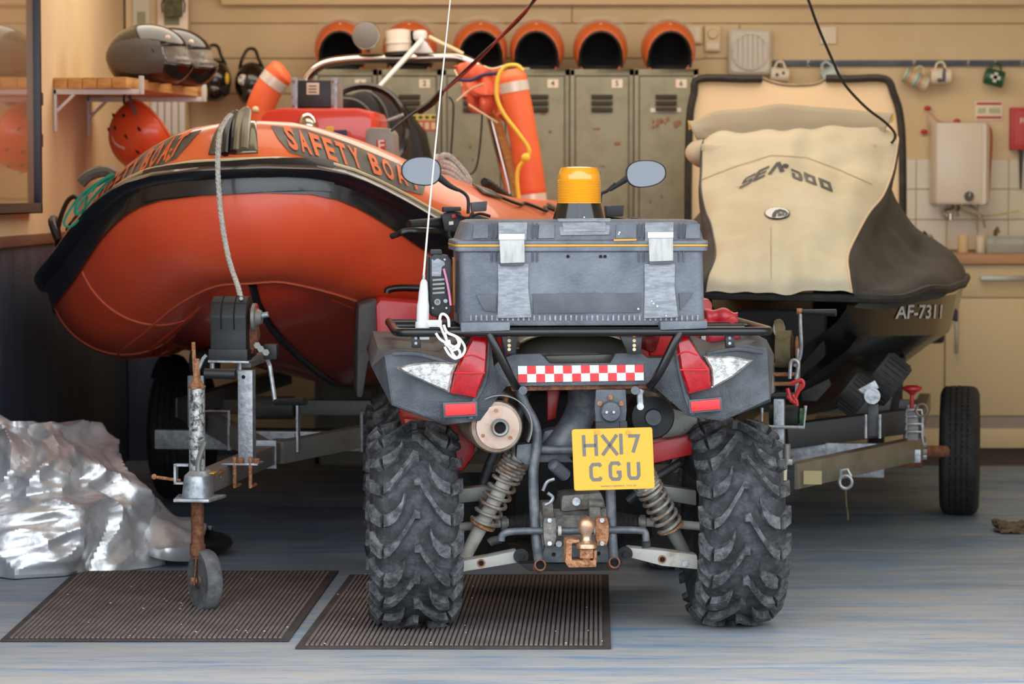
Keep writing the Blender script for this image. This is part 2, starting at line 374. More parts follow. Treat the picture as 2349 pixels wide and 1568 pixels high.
# dark navy panel low in the far left corner, pale door panel above
p = Fr('corner_cupboard', 'tall pale cupboard in the far left corner behind the boat', 'cupboard', (-1.68, 13.6, 0))
q = MB(); q.bb((-.15, 0, .95), (.13, .25, 2.75)); p.part('upper_body', q, m_creamd, bev=.004)
q = MB(); q.bb((-.15, 0, .0), (.0, .25, .948)); p.part('dark_lower_panel', q, m_navy, bev=.004)
for i in range(5):
    q = MB(); q.bb((-.03 + i * .033, -.018, 1.55), (-.002 + i * .033, -.001, 1.74)); p.part('slat', q, m_white, bev=.003)
def wallbox(name, label, cat, px0, py0, px1, py1, mat, th=.02, D=None, group=None, bev=.003):
    D = D or YW - .018
    a = W(px0, py1, D); b = W(px1, py0, D); f = Fr(name, label, cat, ((a.x + b.x) / 2, D, a.z), group=group)
    q = MB(); q.bb((a.x - f.o.x, -th, 0), (b.x - f.o.x, 0, b.z - a.z)); f.part('body', q, mat, bev=bev); return f, b.x - a.x, b.z - a.z
f, w_, h_ = wallbox('notice', 'pale notice sheet high in the far left corner', 'notice', 305, -40, 343, 66, m_paper, .004, 13.59)
q = MB(); q.bb((-w_ / 2 + .02, -.0055, .02), (w_ / 2 - .02, -.0045, .08)); f.part('printed_block', q, M('faded_green_print', (150, 150, 116), .7))
f, w_, h_ = wallbox('notice', 'white paper pinned left of the cream boards', 'notice', 362, -20, 431, 78, m_card, .004, 13.55)
f.part('printed_block', MB().bb((-w_ / 2 + .03, -.0052, .04), (w_ / 2 - .04, -.0045, .16)), M('grey_green_print', (128, 130, 104), .7))
f, w_, h_ = wallbox('camouflage_pouch', 'small olive pouch hanging in the top left corner of the back wall', 'pouch', 380, -22, 419, 40, M('olive_cloth', (96, 98, 66), .9, col2=(66, 70, 46), sc_=30), .04, 13.53, bev=.01)
for sx in (-1, 1): f.part('strap', MB().sweep([(sx * .04, -.02, .1), (sx * .055, -.03, .06), (sx * .05, -.03, .02)], .004, 6), m_black)
f.part('hanging_loop', MB().sweep([(-.02, -.01, .12), (0, -.02, .16), (.02, -.01, .12)], .004, 6), m_black)
# left wall: framed chart, switches
f = Fr('framed_chart', 'large glazed chart in a dark frame on the left wall', 'picture', (XL, 10.3, 0))
za, zb, y1 = 1.20, 2.45, .62
f.part('backing', MB().bb((.0, -.9, za), (.02, y1 - .02, zb)), m_paper)
f.part('chart', MB().bb((.02, -.86, za + .03), (.024, y1 - .035, zb - .03)), m_mapp)
f.part('frame', MB().bb((0, y1 - .035, za), (.05, y1, zb)).bb((0, -.9, za), (.05, y1, za + .035)).bb((0, -.9, zb - .035), (.05, y1, zb)).bb((0, -.9, za), (.05, -.865, zb)), M('dark_navy_frame', (30, 28, 42), .35), bev=.004)
f = Fr('wall_switch', 'upper of two switch plates on the left wall under the shelf end', 'switch', (XL, 11.02, 1.58))
f.part('plate', MB().bb((0, -.06, 0), (.012, .08, .11)), m_creamd, bev=.003); f.part('rocker', MB().bb((.012, -.01, .03), (.03, .06, .08)), m_black, bev=.004)
f = Fr('wall_switch', 'lower switch plate on the left wall beside the chart frame', 'switch', (XL, 11.02, 1.42))
f.part('plate', MB().bb((0, -.06, 0), (.012, .08, .11)), m_creamd, bev=.003); f.part('rocker', MB().bb((.012, -.02, .03), (.03, .05, .08)), m_black, bev=.004)

# shelf in the left corner, on white brackets
f = Fr('wooden_shelf', 'pine plank shelf with white brackets on the left wall', 'shelf', (-1.7, 11.9, 1.69))
o = f.o; pts = [V((XL, 11.5, 0)), V((-1.535, 11.42, 0)), V((-1.33, 12.55, 0)), V((XL, 12.55, 0))]
for i in range(5):       # planks side by side running away from the door
    t0, t1 = i / 5 + .004, (i + 1) / 5 - .004
    a, b = pts[0].lerp(pts[1], t0), pts[0].lerp(pts[1], t1); c, d = pts[3].lerp(pts[2], t1), pts[3].lerp(pts[2], t0)
    f.part('plank', MB().slab([q - V((o.x, o.y, 0)) for q in (a, b, c, d)], (0, 0, .044)), m_wood, bev=.003)
def bracket(y, xe):
    q = MB(); x0 = XL - o.x + .002
    q.bb((x0, y, -.022), (xe, y + .03, -.001)); q.bb((xe - .006, y, -.022), (xe + .012, y + .03, .052)); q.bb((x0, y, -.17), (x0 + .012, y + .03, -.001)); q.beam((x0 + .01, y + .015, -.09), (x0 + .09, y + .015, -.012), .02, .012)
    f.part('bracket', q, m_white, bev=.002)
bracket(-.40, -1.49 - o.x); bracket(.5, -1.345 - o.x + .01)

# ---------------- lockers ----------------
def locker(i, x0, num, label):
    f = Fr('metal_locker', label, 'locker', (x0 + .15, 13.4, 0), group='row of grey-green lockers')
    w2, h = .1485, 1.852
    f.part('carcass', MB().bb((-w2, .012, 0), (w2, .48, h)).bb((-w2, 0, 0), (-w2 + .022, .02, h)).bb((w2 - .022, 0, 0), (w2, .02, h)).bb((-w2, 0, h - .03), (w2, .02, h)).bb((-w2, 0, 0), (w2, .02, .06)), m_lock, bev=.002, seg=1)
    d = f.part('door', MB().bb((-w2 + .026, -.006, .065), (w2 - .026, .011, h - .035)), m_lock, bev=.004)
    for k in range(3):
        z = 1.718 - k * .03 - (.0 if k else 0)
        f.part('louvre', MB().grid(lambda u, v: V(((u - .5) * .10, -.007 - .012 * math.sin(PI * v * .5), z + .016 - .018 * v)), 8, 4).bb((-.048, -.0075, z - .006), (.048, -.0062, z)), [m_lockd], parent=d)
    f.part('number_card', MB().bb((.045, -.009, 1.765), (.096, -.0062, 1.805)), m_card, parent=d)
    t = MB(); flat_text(t, num, (.07, -.0092, 1.785), .034, .02); f.part('digit', t, m_hgry, parent=d)
    hb = MB().bb((-w2 + .035, -.012, .98), (-w2 + .065, -.0062, 1.10)); hb.cyl((-w2 + .05, -.0065, 1.06), (-w2 + .05, -.03, 1.06), .009); f.part('latch', hb, m_steel, parent=d)
    q = MB()
    for k in range(6): q.ell((random.uniform(-.09, .09), -.0068, random.uniform(1.0, 1.65)), (random.uniform(.004, .02), .0015, random.uniform(.004, .014)), 8, 5)
    f.part('rust_patch', q, m_lockr, parent=d)
    return f
lk = ['leftmost metal locker behind the boat, numbered 1', 'metal locker with a yellow and red sticker, second from the left', 'metal locker half hidden behind the orange pennant', 'metal locker between the orange float and the amber beacon', 'metal locker directly behind the amber beacon and its right mirror', 'rightmost metal locker with white tape and rust stains']
LX = [-.928 + i * .2995 for i in range(6)]
lockers = [locker(i, LX[i], str(i + 1), lk[i]) for i in range(6)]
f = lockers[1]
for nm, a, b_, mt in (('yellow_band', 262, 276, M('faded_yellow', (206, 184, 96), .6)), ('red_band', 277, 300, M('faded_red', (190, 100, 84), .6))):
    p0 = f.at(925, b_, -.008); p1 = f.at(1000, a, -.008); f.part('sticker_' + nm, MB().bb((p0.x, -.009, p0.z), (p1.x, -.0063, p1.z)), mt)
    q = MB()
    for k in range(5): q.bb((p0.x + .012 + k * .03, -.0096, p0.z + .008), (p0.x + .03 + k * .03, -.009, p1.z - .008))
    f.part('sticker_print', q, m_creamd if nm == 'red_band' else m_lockd)
f = lockers[5]; p0 = f.at(1492, 258, -.008); p1 = f.at(1562, 248, -.008)
f.part('tape_strip', MB().bb((p0.x, -.0095, p0.z), (p1.x, -.0063, p1.z)), m_white, bev=.001)
q = MB()
for k in range(14): q.ell((p0.x + .01 + random.random() * .13, -.0065, p0.z - .03 - random.uniform(0, .04)), (random.uniform(.004, .014), .001, random.uniform(.006, .014)), 10, 5)
f.part('rust_stain', q, m_lockr)

# ---------------- helmets ----------------
def helmet_shell(mb, a, b, c, opening, seg=120, rings=76, squash=True):
    vs = []
    for i in range(rings + 1):
        th = PI * .80 * i / rings
        for k in range(seg):
            ph = 2 * PI * k / seg; vs.append(V((a * math.sin(th) * math.cos(ph), b * math.sin(th) * math.sin(ph), c * math.cos(th))))
    fs = []
    for i in range(rings):
        for k in range(seg):
            q = (i * seg + k, i * seg + (k + 1) % seg, (i + 1) * seg + (k + 1) % seg, (i + 1) * seg + k)
            m_ = sum((vs[j] for j in q), V()) / 4
            if not opening(m_.x / a, m_.y / b, m_.z / c): fs.append(q)
    mb.add(vs, fs)
def jet_helmet(loc, label, group, yaw=0):
    f = Fr('open_face_helmet', label, 'helmet', loc, yaw, group=group)
    a, b, c = .118, .135, .128; zc = c * .80
    op = lambda x, y, z: y < -.05 and (x / .84) ** 2 + ((z + .35) / .94) ** 2 < 1
    s1 = MB(); helmet_shell(s1, a, b, c, op); s1.v = [v + V((0, 0, zc)) for v in s1.v]; sh = f.part('shell', s1, m_horg, thick=.012)
    s2 = MB(); helmet_shell(s2, a * .90, b * .90, c * .9, lambda x, y, z: y < -.05 and (x / .84) ** 2 + ((z + .35) / .94) ** 2 < 1); s2.v = [v + V((0, 0, zc)) for v in s2.v]; f.part('liner', s2, m_foam, thick=.012)
    rim = []
    for k in range(25):
        t = PI * k / 24; x = -math.cos(t) * .84; z = -.35 + .94 * math.sin(t); y = -math.sqrt(max(0.02, 1 - x * x - z * z)); rim.append(V((x * a, y * b - .002, zc + z * c)))
    rim = [rim[0] + V((.0, .01, -.045))] + rim + [rim[-1] + V((0, .01, -.045))]
    f.part('rim_trim', MB().sweep(rim, .0065, 8), m_black)
    f.part('badge', MB().ell((0, -b * .62, zc + c * .80), (.013, .008, .014), 10, 6), m_card)
    vz = MB(); vz.grid(lambda u, v: V((math.sin((u - .5) * 2.5) * .132, -math.cos((u - .5) * 2.5) * .1 * (1 - v * .5), zc + .072 + v * .085 - abs(u - .5) ** 2 * .22)), 14, 5)
    f.part('raised_visor', vz, m_visor)
    for sx in (-1, 1): f.part('visor_pivot', MB().cyl((sx * a * .96, -.02, zc + .0), (sx * a * 1.06, -.02, zc), .013, seg=12), m_black)
    f.part('neck_roll', MB().sweep([V((math.cos(t) * .07, math.sin(t) * .08, .01)) for t in [2 * PI * k / 20 for k in range(20)]], .011, 8, closed=True), m_foam)
    return f
hx = [(785, 'orange open-face helmet on the leftmost locker, beside the grey searchlight'), (940, 'orange helmet on the lockers hidden behind the white lamp drum'), (1101, 'orange helmet on the lockers above the end of the roll bar'), (1232, 'orange open-face helmet on the lockers, third from the right'), (1377, 'orange open-face helmet directly above the amber beacon'), (1533, 'rightmost orange open-face helmet on the lockers')]
for i, (px, lb) in enumerate(hx):
    x = W(px, 150, 13.58).x
    if i == 0: jh = jet_helmet((x, 13.58, 1.853), lb, 'orange helmets along the top of the lockers', -3).E
    else: e_ = dup(jh); e_.location = (x, 13.58, 1.853); e_.rotation_euler.z = math.radians((i % 3 - 1) * 3); e_['label'] = lb
f = Fr('book', 'thin red booklet lying on the lockers beside a helmet', 'book', (W(1200, 158, 13.5).x, 13.46, 1.853)); f.part('cover', MB().bb((-.03, -.04, 0), (.03, .04, .008)), m_firered, bev=.002); f.part('pages', MB().bb((-.028, -.041, .002), (.031, .038, .006)), m_card)

def road_helmet(loc, yaw, label, s=1.0, side=True):
    f = Fr('full_face_helmet', label, 'helmet', loc, yaw, group='black helmets on the pine shelf')
    R = MB()
    def sh(u, v):
        th = .02 + 2.45 * v; ph = u * 2 * PI; x = math.cos(ph) * math.sin(th); y = math.sin(ph) * math.sin(th); z = math.cos(th)
        fx = .175 + (.035 if x > 0 else 0) * (1 if z < 0 else 0.3); return V((x * fx * s, y * .128 * s, (z * .135 + .104) * s))
    def hole(u, v):
        ph = u * 2 * PI; x = math.cos(ph); return x > .55 and .50 < v < .70
    R.grid(sh, 40, 24, hole); f.part('shell', R, m_hblk, thick=.012)
    L2 = MB(); L2.grid(lambda u, v: sh(u, v) * .9 + V((0, 0, .01)), 24, 14, hole); f.part('liner', L2, m_foam)
    vz = MB(); vz.grid(lambda u, v: (lambda p: V((p.x * 1.05, p.y * 1.05, p.z)))(sh((u - .5) * .36 % 1.0 if u >= .5 else 1 + (u - .5) * .36, .36 + v * .36)), 16, 8); f.part('visor', vz, m_visor)
    if side:
        sp = MB(); sp.grid(lambda u, v: (lambda p: V((p.x * 1.07, p.y * 1.15, p.z)))(sh(.54 + u * .30, .36 + v * .62 + .12 * abs(u - .5) * (1 - v))), 14, 10); f.part('side_cover', sp, m_hgry)
    f.part('pivot', MB().cyl((.05, -.118 * s, .115 * s), (.05, -.136 * s, .115 * s), .02, seg=14), m_gloss)
    f.part('badge', MB().ell((.118, -.1, .17), (.012, .006, .01), 8, 6), m_card)
    return f
road_helmet((-1.50, 11.80, 1.7345), -10, 'black full-face helmet with grey side on the pine shelf, the nearer one', .92)
road_helmet((-1.44, 12.12, 1.7345), -10, 'black full-face helmet behind the other one on the pine shelf', .94, side=False)
def wet_helmet(px, py, label):
    p = W(px, py, 13.72); f = Fr('water_helmet', label, 'helmet', p, group='black helmets hung on the back wall')
    s1 = MB(); s1.ell((0, 0, .10), (.082, .10, .105), 20, 14); s1.ell((0, -.03, .05), (.062, .08, .06), 16, 10); f.part('shell', s1, m_hblk)
    f.part('chin_strap', MB().sweep(cr([(-.058, 0, .17), (-.045, -.02, .215), (-.02, 0, .262), (.015, 0, .262), (.035, -.02, .215), (.055, 0, .17)], 5), .008, 7), m_black)
    f.part('hook', MB().sweep([(0, .1, .27), (0, .03, .262), (0, .0, .27)], .004, 6), m_steel)
    a = MB(); a.ell((-.035, -.088, .115), (.024, .006, .026), 14, 8); st = f.part('round_sticker', a, m_card)
    q = MB()
    for dx, dz in ((-.01, .012), (.008, -.004), (-.006, -.016)): q.ell((-.035 + dx, -.094, .115 + dz), (.007, .003, .006), 8, 5)
    f.part('sticker_print', q, m_blue, parent=st)
    f.part('side_sticker', MB().ell((.066, -.055, .105), (.012, .02, .03), 10, 6), m_yrope); f.part('ear_pad', MB().ell((.05, -.05, .05), (.03, .04, .03), 10, 8), m_foam)
wet_helmet(492, 232, 'black water helmet hanging on the back wall, left of the pair')
wet_helmet(578, 240, 'black water helmet hanging on the back wall, nearest the orange float')

# orange slotted helmet hanging below the shelf
f = Fr('slotted_helmet', 'orange slotted water helmet hanging under the pine shelf', 'helmet', W(330, 390, 12.2))
rot = Matrix.Rotation(math.radians(52), 3, 'Y') @ Matrix.Rotation(math.radians(-24), 3, 'X')
c0 = V((.01, 0, .15)); R0 = .158
q = MB(); q.grid(lambda u, v: c0 + rot @ V((R0 * math.sin(.01 + v * 1.75) * math.cos(u * 2 * PI) * 1.0, R0 * 1.15 * math.sin(.01 + v * 1.75) * math.sin(u * 2 * PI), -R0 * math.cos(.01 + v * 1.75))), 28, 14)
f.part('shell', q, M('orange_plastic_shell', (220, 84, 44), .35, coat=.3), thick=.006)
q = MB()
for ph in range(0, 360, 40):
    for th in (.75, 1.15):
        a = math.radians(ph + th * 20); p = c0 + rot @ V((R0 * .965 * math.sin(th) * math.cos(a), R0 * 1.11 * math.sin(th) * math.sin(a), -R0 * .965 * math.cos(th)))
        q.ell(p, (.017, .008, .008), 10, 6, rot)
f.part('slots', q, m_foam)
f.part('rim', MB().sweep([c0 + rot @ V((R0 * .985 * math.cos(t), R0 * 1.13 * math.sin(t), .025)) for t in [2 * PI * k / 32 for k in range(32)]], .007, 6, closed=True), m_orfab)
f.part('chin_strap', MB().sweep(cr([(-.05, -.12, .335), (-.02, -.15, .25), (.03, -.15, .15), (.07, -.12, .06)], 6), .009, 6, sq=.4), m_hgry)
f.part('hanging_strap', MB().sweep(cr([(-.05, -.12, .335), (-.075, -.05, .31), (-.08, 0, .28)], 5), .006, 6), m_hgry)
q = MB(); q.cyl(c0 + V((.06, -.13, .03)), c0 + V((.06, -.14, .03)), .022, seg=14); f.part('adjuster', q, m_card)
q = MB(); q.sweep(cr([c0 + V((-.135, -.07, .02)), c0 + V((-.12, -.10, -.035)), c0 + V((-.075, -.135, -.06))], 5), .005, 6); f.part('rim_strap', q, m_band)

# ---------------- back wall fittings ----------------
f, w_, h_ = wallbox('control_box', 'small beige junction box on the wall right of the helmets', 'box', 1573, 58, 1610, 100, m_creamd, .03)
f.part('cover_plate', MB().bb((-w_ / 2 + .01, -.033, .012), (w_ / 2 - .01, -.03, h_ - .012)), m_card)
f, w_, h_ = wallbox('thermostat', 'cream dial thermostat with an inverted V foot', 'thermostat', 1616, 60, 1652, 118, m_creamd, .03)
f.part('dial', MB().cyl((0, -.03, h_ * .68), (0, -.05, h_ * .68), .026, .022), m_creamd); f.part('lower_plate', MB().bb((-w_ / 2 + .008, -.034, .01), (w_ / 2 - .008, -.03, .04)), m_card)
f.part('cable', MB().sweep(cr([(-.01, -.01, 0), (-.05, -.01, -.03), (-.09, -.01, -.035)], 5), .003, 6), m_creamd)
f = Fr('extractor_fan', 'white square extractor fan with a round slatted grille', 'fan', W(1718, 172, YW - .018))
def lvl(px, py, y=0): return f.at(px, py, y)
a, b_ = f.at(1669, 171), f.at(1767, 67); hw = (b_.x - a.x) / 2; hh = b_.z - a.z
q = MB(); q.loft([rrectxz(-hw, hw, 0, hh, .02, 0), rrectxz(-hw, hw, 0, hh, .02, -.05), rrectxz(-hw + .012, hw - .012, .012, hh - .012, .02, -.062)]); f.part('housing', q, m_fanw)
f.part('grille_back', MB().cyl((0, -.0615, hh / 2), (0, -.063, hh / 2), hw * .82), m_plinth)
q = MB(); q.lathe([(hw * .86, 0), (hw * .86, .012), (hw * .80, .012), (hw * .80, .002)], (0, -.062, hh / 2), (0, -1, 0)); f.part('grille_ring', q, m_fanw)
for k in range(-3, 4):
    x = k * .024; l = math.sqrt(max(0, (hw * .8) ** 2 - x * x)); f.part('slat', MB().bb((x - .009, -.071, hh / 2 - l), (x + .009, -.062, hh / 2 + l)), m_fanw, bev=.002, seg=1)
wallbox('blanking_plate', 'blank white square plate high on the wall right of the fan', 'plate', 1880, 62, 1918, 101, m_card, .012)
f = Fr('mug_rail', 'dark blue hook rail carrying mugs along the back wall', 'rail', (2.3, YW - .018, W(2000, 152, YW).z))
x0 = f.at(1772, 150).x; f.part('rail', MB().bb((x0, -.018, 0), (XR - 2.3 - .01, 0, .028)), m_navy, bev=.002)
for px in (1793, 1854, 1913, 2097, 2160, 2221, 2283, 2345):
    p = f.at(px, 148, -.018); f.part('hook', MB().bb((p.x - .006, -.022, .0), (p.x + .006, -.018, .026)).sweep(cr([(p.x, -.022, .012), (p.x, -.045, .004), (p.x, -.05, .016)], 4), .003, 6), m_steel)
def mug(px, py, tilt, label, mat, deco=None, r=.037, h=.085):
    p = W(px, py, YW - .085); f = Fr('mug', label, 'mug', p, group='mugs hanging from the hook rail')
    R_ = Matrix.Rotation(math.radians(tilt), 3, 'Y'); ax = R_ @ V((1, 0, 0)); c = V((0, 0, 0))
    q = MB(); q.lathe([(r * .9, -h / 2), (r, -h / 2 + .006), (r, h / 2), (r - .004, h / 2), (r - .004, -h / 2 + .01), (.001, -h / 2 + .008)], c, ax, 26); bd = f.part('body', q, mat)
    up = R_ @ V((0, 0, 1)); f.part('handle', MB().sweep(cr([c + ax * -.026 + up * r * .95, c + ax * -.014 + up * (r + .026), c + ax * .012 + up * (r + .028), c + ax * .026 + up * r * .95], 5), .0055, 7), mat)
    f.part('inside', MB().cyl(c + ax * (h / 2 - .012), c + ax * (h / 2 - .01), r - .0045), m_hgry)
    if deco == 'stripes':
        for k, mt in enumerate((m_green, m_orange_tx, m_yrope, m_card, m_green, m_bagr, m_yrope, m_card)):
            a0 = -h / 2 + .008 + k * (h - .012) / 8; f.part('stripe', MB().lathe([(r + .0006, a0), (r + .0006, a0 + (h - .012) / 8 * .8)], c, ax, 26), M('stripe_tint', tuple(int(.55 * v * 255 ** .0 + 90) for v in ((60, 150, 130), (210, 90, 60), (200, 170, 80), (200, 200, 190), (60, 150, 140), (200, 60, 70), (200, 170, 80), (190, 190, 180))[k]), .4))
    if deco == 'cross':
        fr_ = V((0, -1, 0))
        q = MB()
        for hw_, hh_ in ((.024, .009), (.009, .024)): q.slab([c + fr_ * (r + .0005) + ax * sx * hw_ + up * sz * hh_ for sx, sz in ((-1, -1), (1, -1), (1, 1), (-1, 1))], (0, -.001, 0))
        f.part('white_cross', q, m_white)
    if deco == 'bird':
        q = MB(); q.ell(c + V((.012, -r, .0)), (.009, .006, .03), 8, 8); q.ell(c + V((-.008, -r + .002, -.02)), (.014, .004, .01), 8, 8); q.ell(c + V((.014, -r, .03)), (.007, .005, .009), 8, 6); f.part('dark_motif', q, m_navy)
    if deco == 'dots':
        q = MB(); q.ell(c + V((-.014, -r + .001, .0)), (.009, .004, .009), 8, 6); q.ell(c + V((.016, -r + .001, .008)), (.008, .004, .008), 8, 6); f.part('motif', q, m_gdark)
mug(1788, 172, 4, 'white mug with green dots, first on the rail right of the fan', m_card, 'dots', .034)
mug(1906, 172, -30, 'pale blue mug just above the dip of the cream panel', M('pale_blue_glaze', (176, 196, 196), .3))
mug(2100, 182, 26, 'large striped mug in pastel colours on the hook rail', M('pale_glaze', (206, 196, 160), .3), 'stripes', .036, .125)
mug(2157, 175, 0, 'white mug with a dark bird motif right of the striped mug', m_card, 'bird', .038, .095)
mug(2280, 178, 14, 'dark green first aid mug with a white cross', m_gdark, 'cross', .04, .09)
f, w_, h_ = wallbox('warning_notice', 'pale notice with red bars above the water heater', 'notice', 2237, 232, 2300, 276, m_card, .003)
for z in (h_ - .018, .008): f.part('red_bar', MB().bb((-w_ / 2 + .006, -.0045, z), (w_ / 2 - .006, -.003, z + .012)), m_firered)
q = MB(); q.bb((-w_ / 2 + .012, -.0042, .034), (-.015, -.003, .06)).bb((.0, -.0042, .034), (w_ / 2 - .012, -.003, .06)); f.part('print_block', q, M('faded_green', (176, 184, 136), .7))
f, w_, h_ = wallbox('fire_blanket_box', 'red fire blanket box with hanging black pull tapes', 'fire blanket', 2314, 247, 2400, 344, m_firered, .05, bev=.006)
f.part('raised_panel', MB().bb((-w_ / 2 + .02, -.055, .02), (w_ / 2 - .02, -.05, h_ - .02)), M('fire_red_pale', (190, 62, 58), .5), bev=.003)
t = MB(); flat_text(t, 'FIRE', (-.015, -.056, h_ * .68), .035, .02); f.part('lettering', t, m_card)
for x in (-.036, .036): f.part('pull_tape', MB().slab([(x - .011, -.03, 0), (x + .011, -.03, 0), (x + .004, -.03, -.19), (x - .004, -.03, -.19)], (0, -.003, 0)), m_black)
f = Fr('festive_garland', 'thin red and white streamer pinned around the water heater', 'streamer', W(2135, 330, YW - .02))
p_ = [f.at(*a, -.01) for a in ((2112, 308), (2122, 300), (2128, 275), (2127, 250), (2140, 262), (2155, 276), (2180, 279), (2200, 278))]
f.part('ribbon', MB().sweep(cr(p_, 5), .004, 6), M('pale_ribbon', (216, 180, 160), .6))
for a in ((2128, 248), (2120, 302), (2195, 278)): f.part('bow', MB().ell(f.at(*a, -.015), (.018, .004, .012), 8, 6), m_firered)
# water heater
f = Fr('water_heater', 'white wall-hung instant water heater with a dark dial', 'water heater', W(2195, 468, YW - .03))
a, b_ = f.at(2132, 468), f.at(2262, 282); x0, x1, hh = a.x, b_.x, b_.z
q = MB(); q.loft([rrectxz(x0, x1, 0, hh, .012, 0), rrectxz(x0, x1, 0, hh, .012, -.11), rrectxz(x0 + .012, x1 - .02, .0, hh - .004, .01, -.135)]); f.part('casing', q, m_enamel)
f.part('front_cover', MB().bb((x0 + .014, -.142, .006), (x1 - .042, -.134, hh - .006)), m_enamel, bev=.006)
p = f.at(2223, 450, -.142); d = f.part('dial', MB().cyl((p.x, -.142, p.z), (p.x, -.160, p.z), .024, .021), m_hgry); f.part('pointer', MB().bb((p.x - .002, -.163, p.z), (p.x + .002, -.159, p.z + .018)), m_card, parent=d)
for dx in (-.03, .0): f.part('water_pipe', MB().sweep(cr([(dx, -.05, 0), (dx, -.06, -.02), (dx - .01 + dx, -.08, -.03), (dx * 1.6 - .01, -.085, -.06)], 4), .007, 8), m_steel)
f.part('spout', MB().sweep(cr([(.02, -.06, 0), (.05, -.09, -.005), (.085, -.14, -.045), (.11, -.17, -.11)], 6), .006, 8), m_steel)
f.part('tap_valve', MB().cyl((-.045, -.085, -.075), (-.045, -.085, -.045), .011), m_chrome)
f.part('power_flex', MB().sweep(cr([(x1 + .006, -.05, hh - .01), (x1 + .02, -.04, hh - .06), (x1 + .018, -.03, hh - .2), (x1 + .012, -.02, hh - .36)], 6), .004, 6), m_firered)
f.part('supply_hose', MB().sweep(cr([(.0, -.06, -.01), (.06, -.05, -.045), (.16, -.04, -.055), (.3, -.03, -.03)], 8), .0035, 6), M('yellow_flex', (200, 184, 110), .5))

# ---------------- kitchen units ----------------
ZT = .99
for i, (x0, x1, lb) in enumerate(((1.42, 2.02, 'cream base cabinet half hidden behind the covered watercraft'), (2.02, 2.62, 'cream base cabinet with drawer, right of the covered watercraft'), (2.62, 3.19, 'cream base cabinet at the right wall'))):
    f = Fr('base_cabinet', lb, 'cabinet', ((x0 + x1) / 2, 13.33, 0), group='cream kitchen base cabinets'); h2 = (x1 - x0) / 2
    f.part('body', MB().bb((-h2 + .001, .02, .13), (h2 - .001, .52, ZT - .046)), m_cab)
    d = f.part('drawer', MB().bb((-h2 + .003, 0, .79), (h2 - .003, .019, ZT - .05)), m_cab, bev=.002)
    f.part('handle', MB().bb((-.14, -.028, .866), (.14, -.018, .89)).bb((-.13, -.02, .872), (-.12, 0, .884)).bb((.12, -.02, .872), (.13, 0, .884)), m_steel, parent=d, bev=.002)
    d = f.part('door', MB().bb((-h2 + .003, 0, .238), (h2 - .003, .019, .785)), m_cab, bev=.002)
    hxp = -h2 + .052
    f.part('handle', MB().bb((hxp - .007, -.03, .53), (hxp + .007, -.02, .77)).bb((hxp - .004, -.022, .55), (hxp + .004, 0, .56)).bb((hxp - .004, -.022, .74), (hxp + .004, 0, .75)), m_steel, parent=d, bev=.002)
    f.part('painted_shade_strip', MB().bb((-h2, .006, .18), (h2, .02, .232)), m_plinth); f.part('lower_panel', MB().bb((-h2, 0, .085), (h2, .02, .178)), m_cab, bev=.002)  # grey strip painted in for the shade below the doors
    f.part('plinth', MB().bb((-h2, .03, 0), (h2, .05, .12)), M('brown_plinth', (74, 58, 46), .7))
f = Fr('worktop', 'long wood-edged kitchen worktop on the cream cabinets', 'worktop', (2.3, 13.31, ZT - .045)); f.part('board', MB().bb((-.9, 0, 0), (.885, .56, .045)), m_wood2, bev=.004)
f.part('metal_strip', MB().bb((-.9, .54, .045), (.885, .562, .052)), m_steel)
def tumbler(px, D, r, h, label, mat, nm='jar', cat='jar'):
    x = W(px, 580, D).x; f = Fr(nm, label, cat, (x, D, ZT + .001)); f.part('body', MB().lathe([(r * .9, 0), (r, .005), (r, h), (r - .003, h), (r - .003, .006), (.001, .006)]), mat); f.part('lid', MB().cyl((0, 0, h), (0, 0, h + .008), r * 1.02), m_creamd)
tumbler(2209, 13.6, .026, .078, 'narrow cream canister on the worktop, left of the pair', m_creamd); tumbler(2250, 13.62, .024, .076, 'narrow cream canister on the worktop, right of the pair', m_card)
m_glass = M('thin_glass', (190, 196, 186), .06, 0, alpha=.35, coat=.6)
f = Fr('glass_tank', 'low clear plastic box at the right end of the worktop', 'container', (W(2330, 580, 13.6).x, 13.6, ZT + .001))
f.part('walls', MB().bb((-.15, -.08, 0), (.15, -.077, .075)).bb((-.15, .077, 0), (.15, .08, .075)).bb((-.15, -.08, 0), (-.147, .08, .075)).bb((.147, -.08, 0), (.15, .08, .075)), m_glass); f.part('rim', MB().bb((-.153, -.084, .073), (.153, -.076, .079)).bb((-.153, .076, .073), (.153, .084, .079)), M('greenish_rim', (150, 168, 150), .4))
f.part('contents', MB().box((0, 0, .022), (.28, .14, .04)), m_plinth, bev=.01)
f = Fr('tap', 'chrome pillar tap under the heater spout', 'tap', (W(2283, 580, 13.75).x, 13.75, ZT + .001)); f.part('body', MB().lathe([(.02, 0), (.02, .01), (.011, .014), (.011, .1), (.014, .105)]), m_chrome); f.part('spout', MB().sweep(cr([(0, 0, .1), (.0, -.05, .12), (0, -.1, .1)], 5), .007, 8), m_chrome)
f = Fr('tin_opener', 'dark handled utensil leaning by the tiles behind the cover', 'utensil', (W(2133, 560, 13.8).x, 13.8, ZT + .001)); f.part('handle', MB().sweep(cr([(0, 0, .0), (-.005, 0, .06), (-.03, 0, .1)], 5), .007, 8), m_black); f.part('blade', MB().sweep(cr([(.0, 0, 0), (.02, 0, .05), (.0, 0, .085)], 5), .005, 6), m_steel)
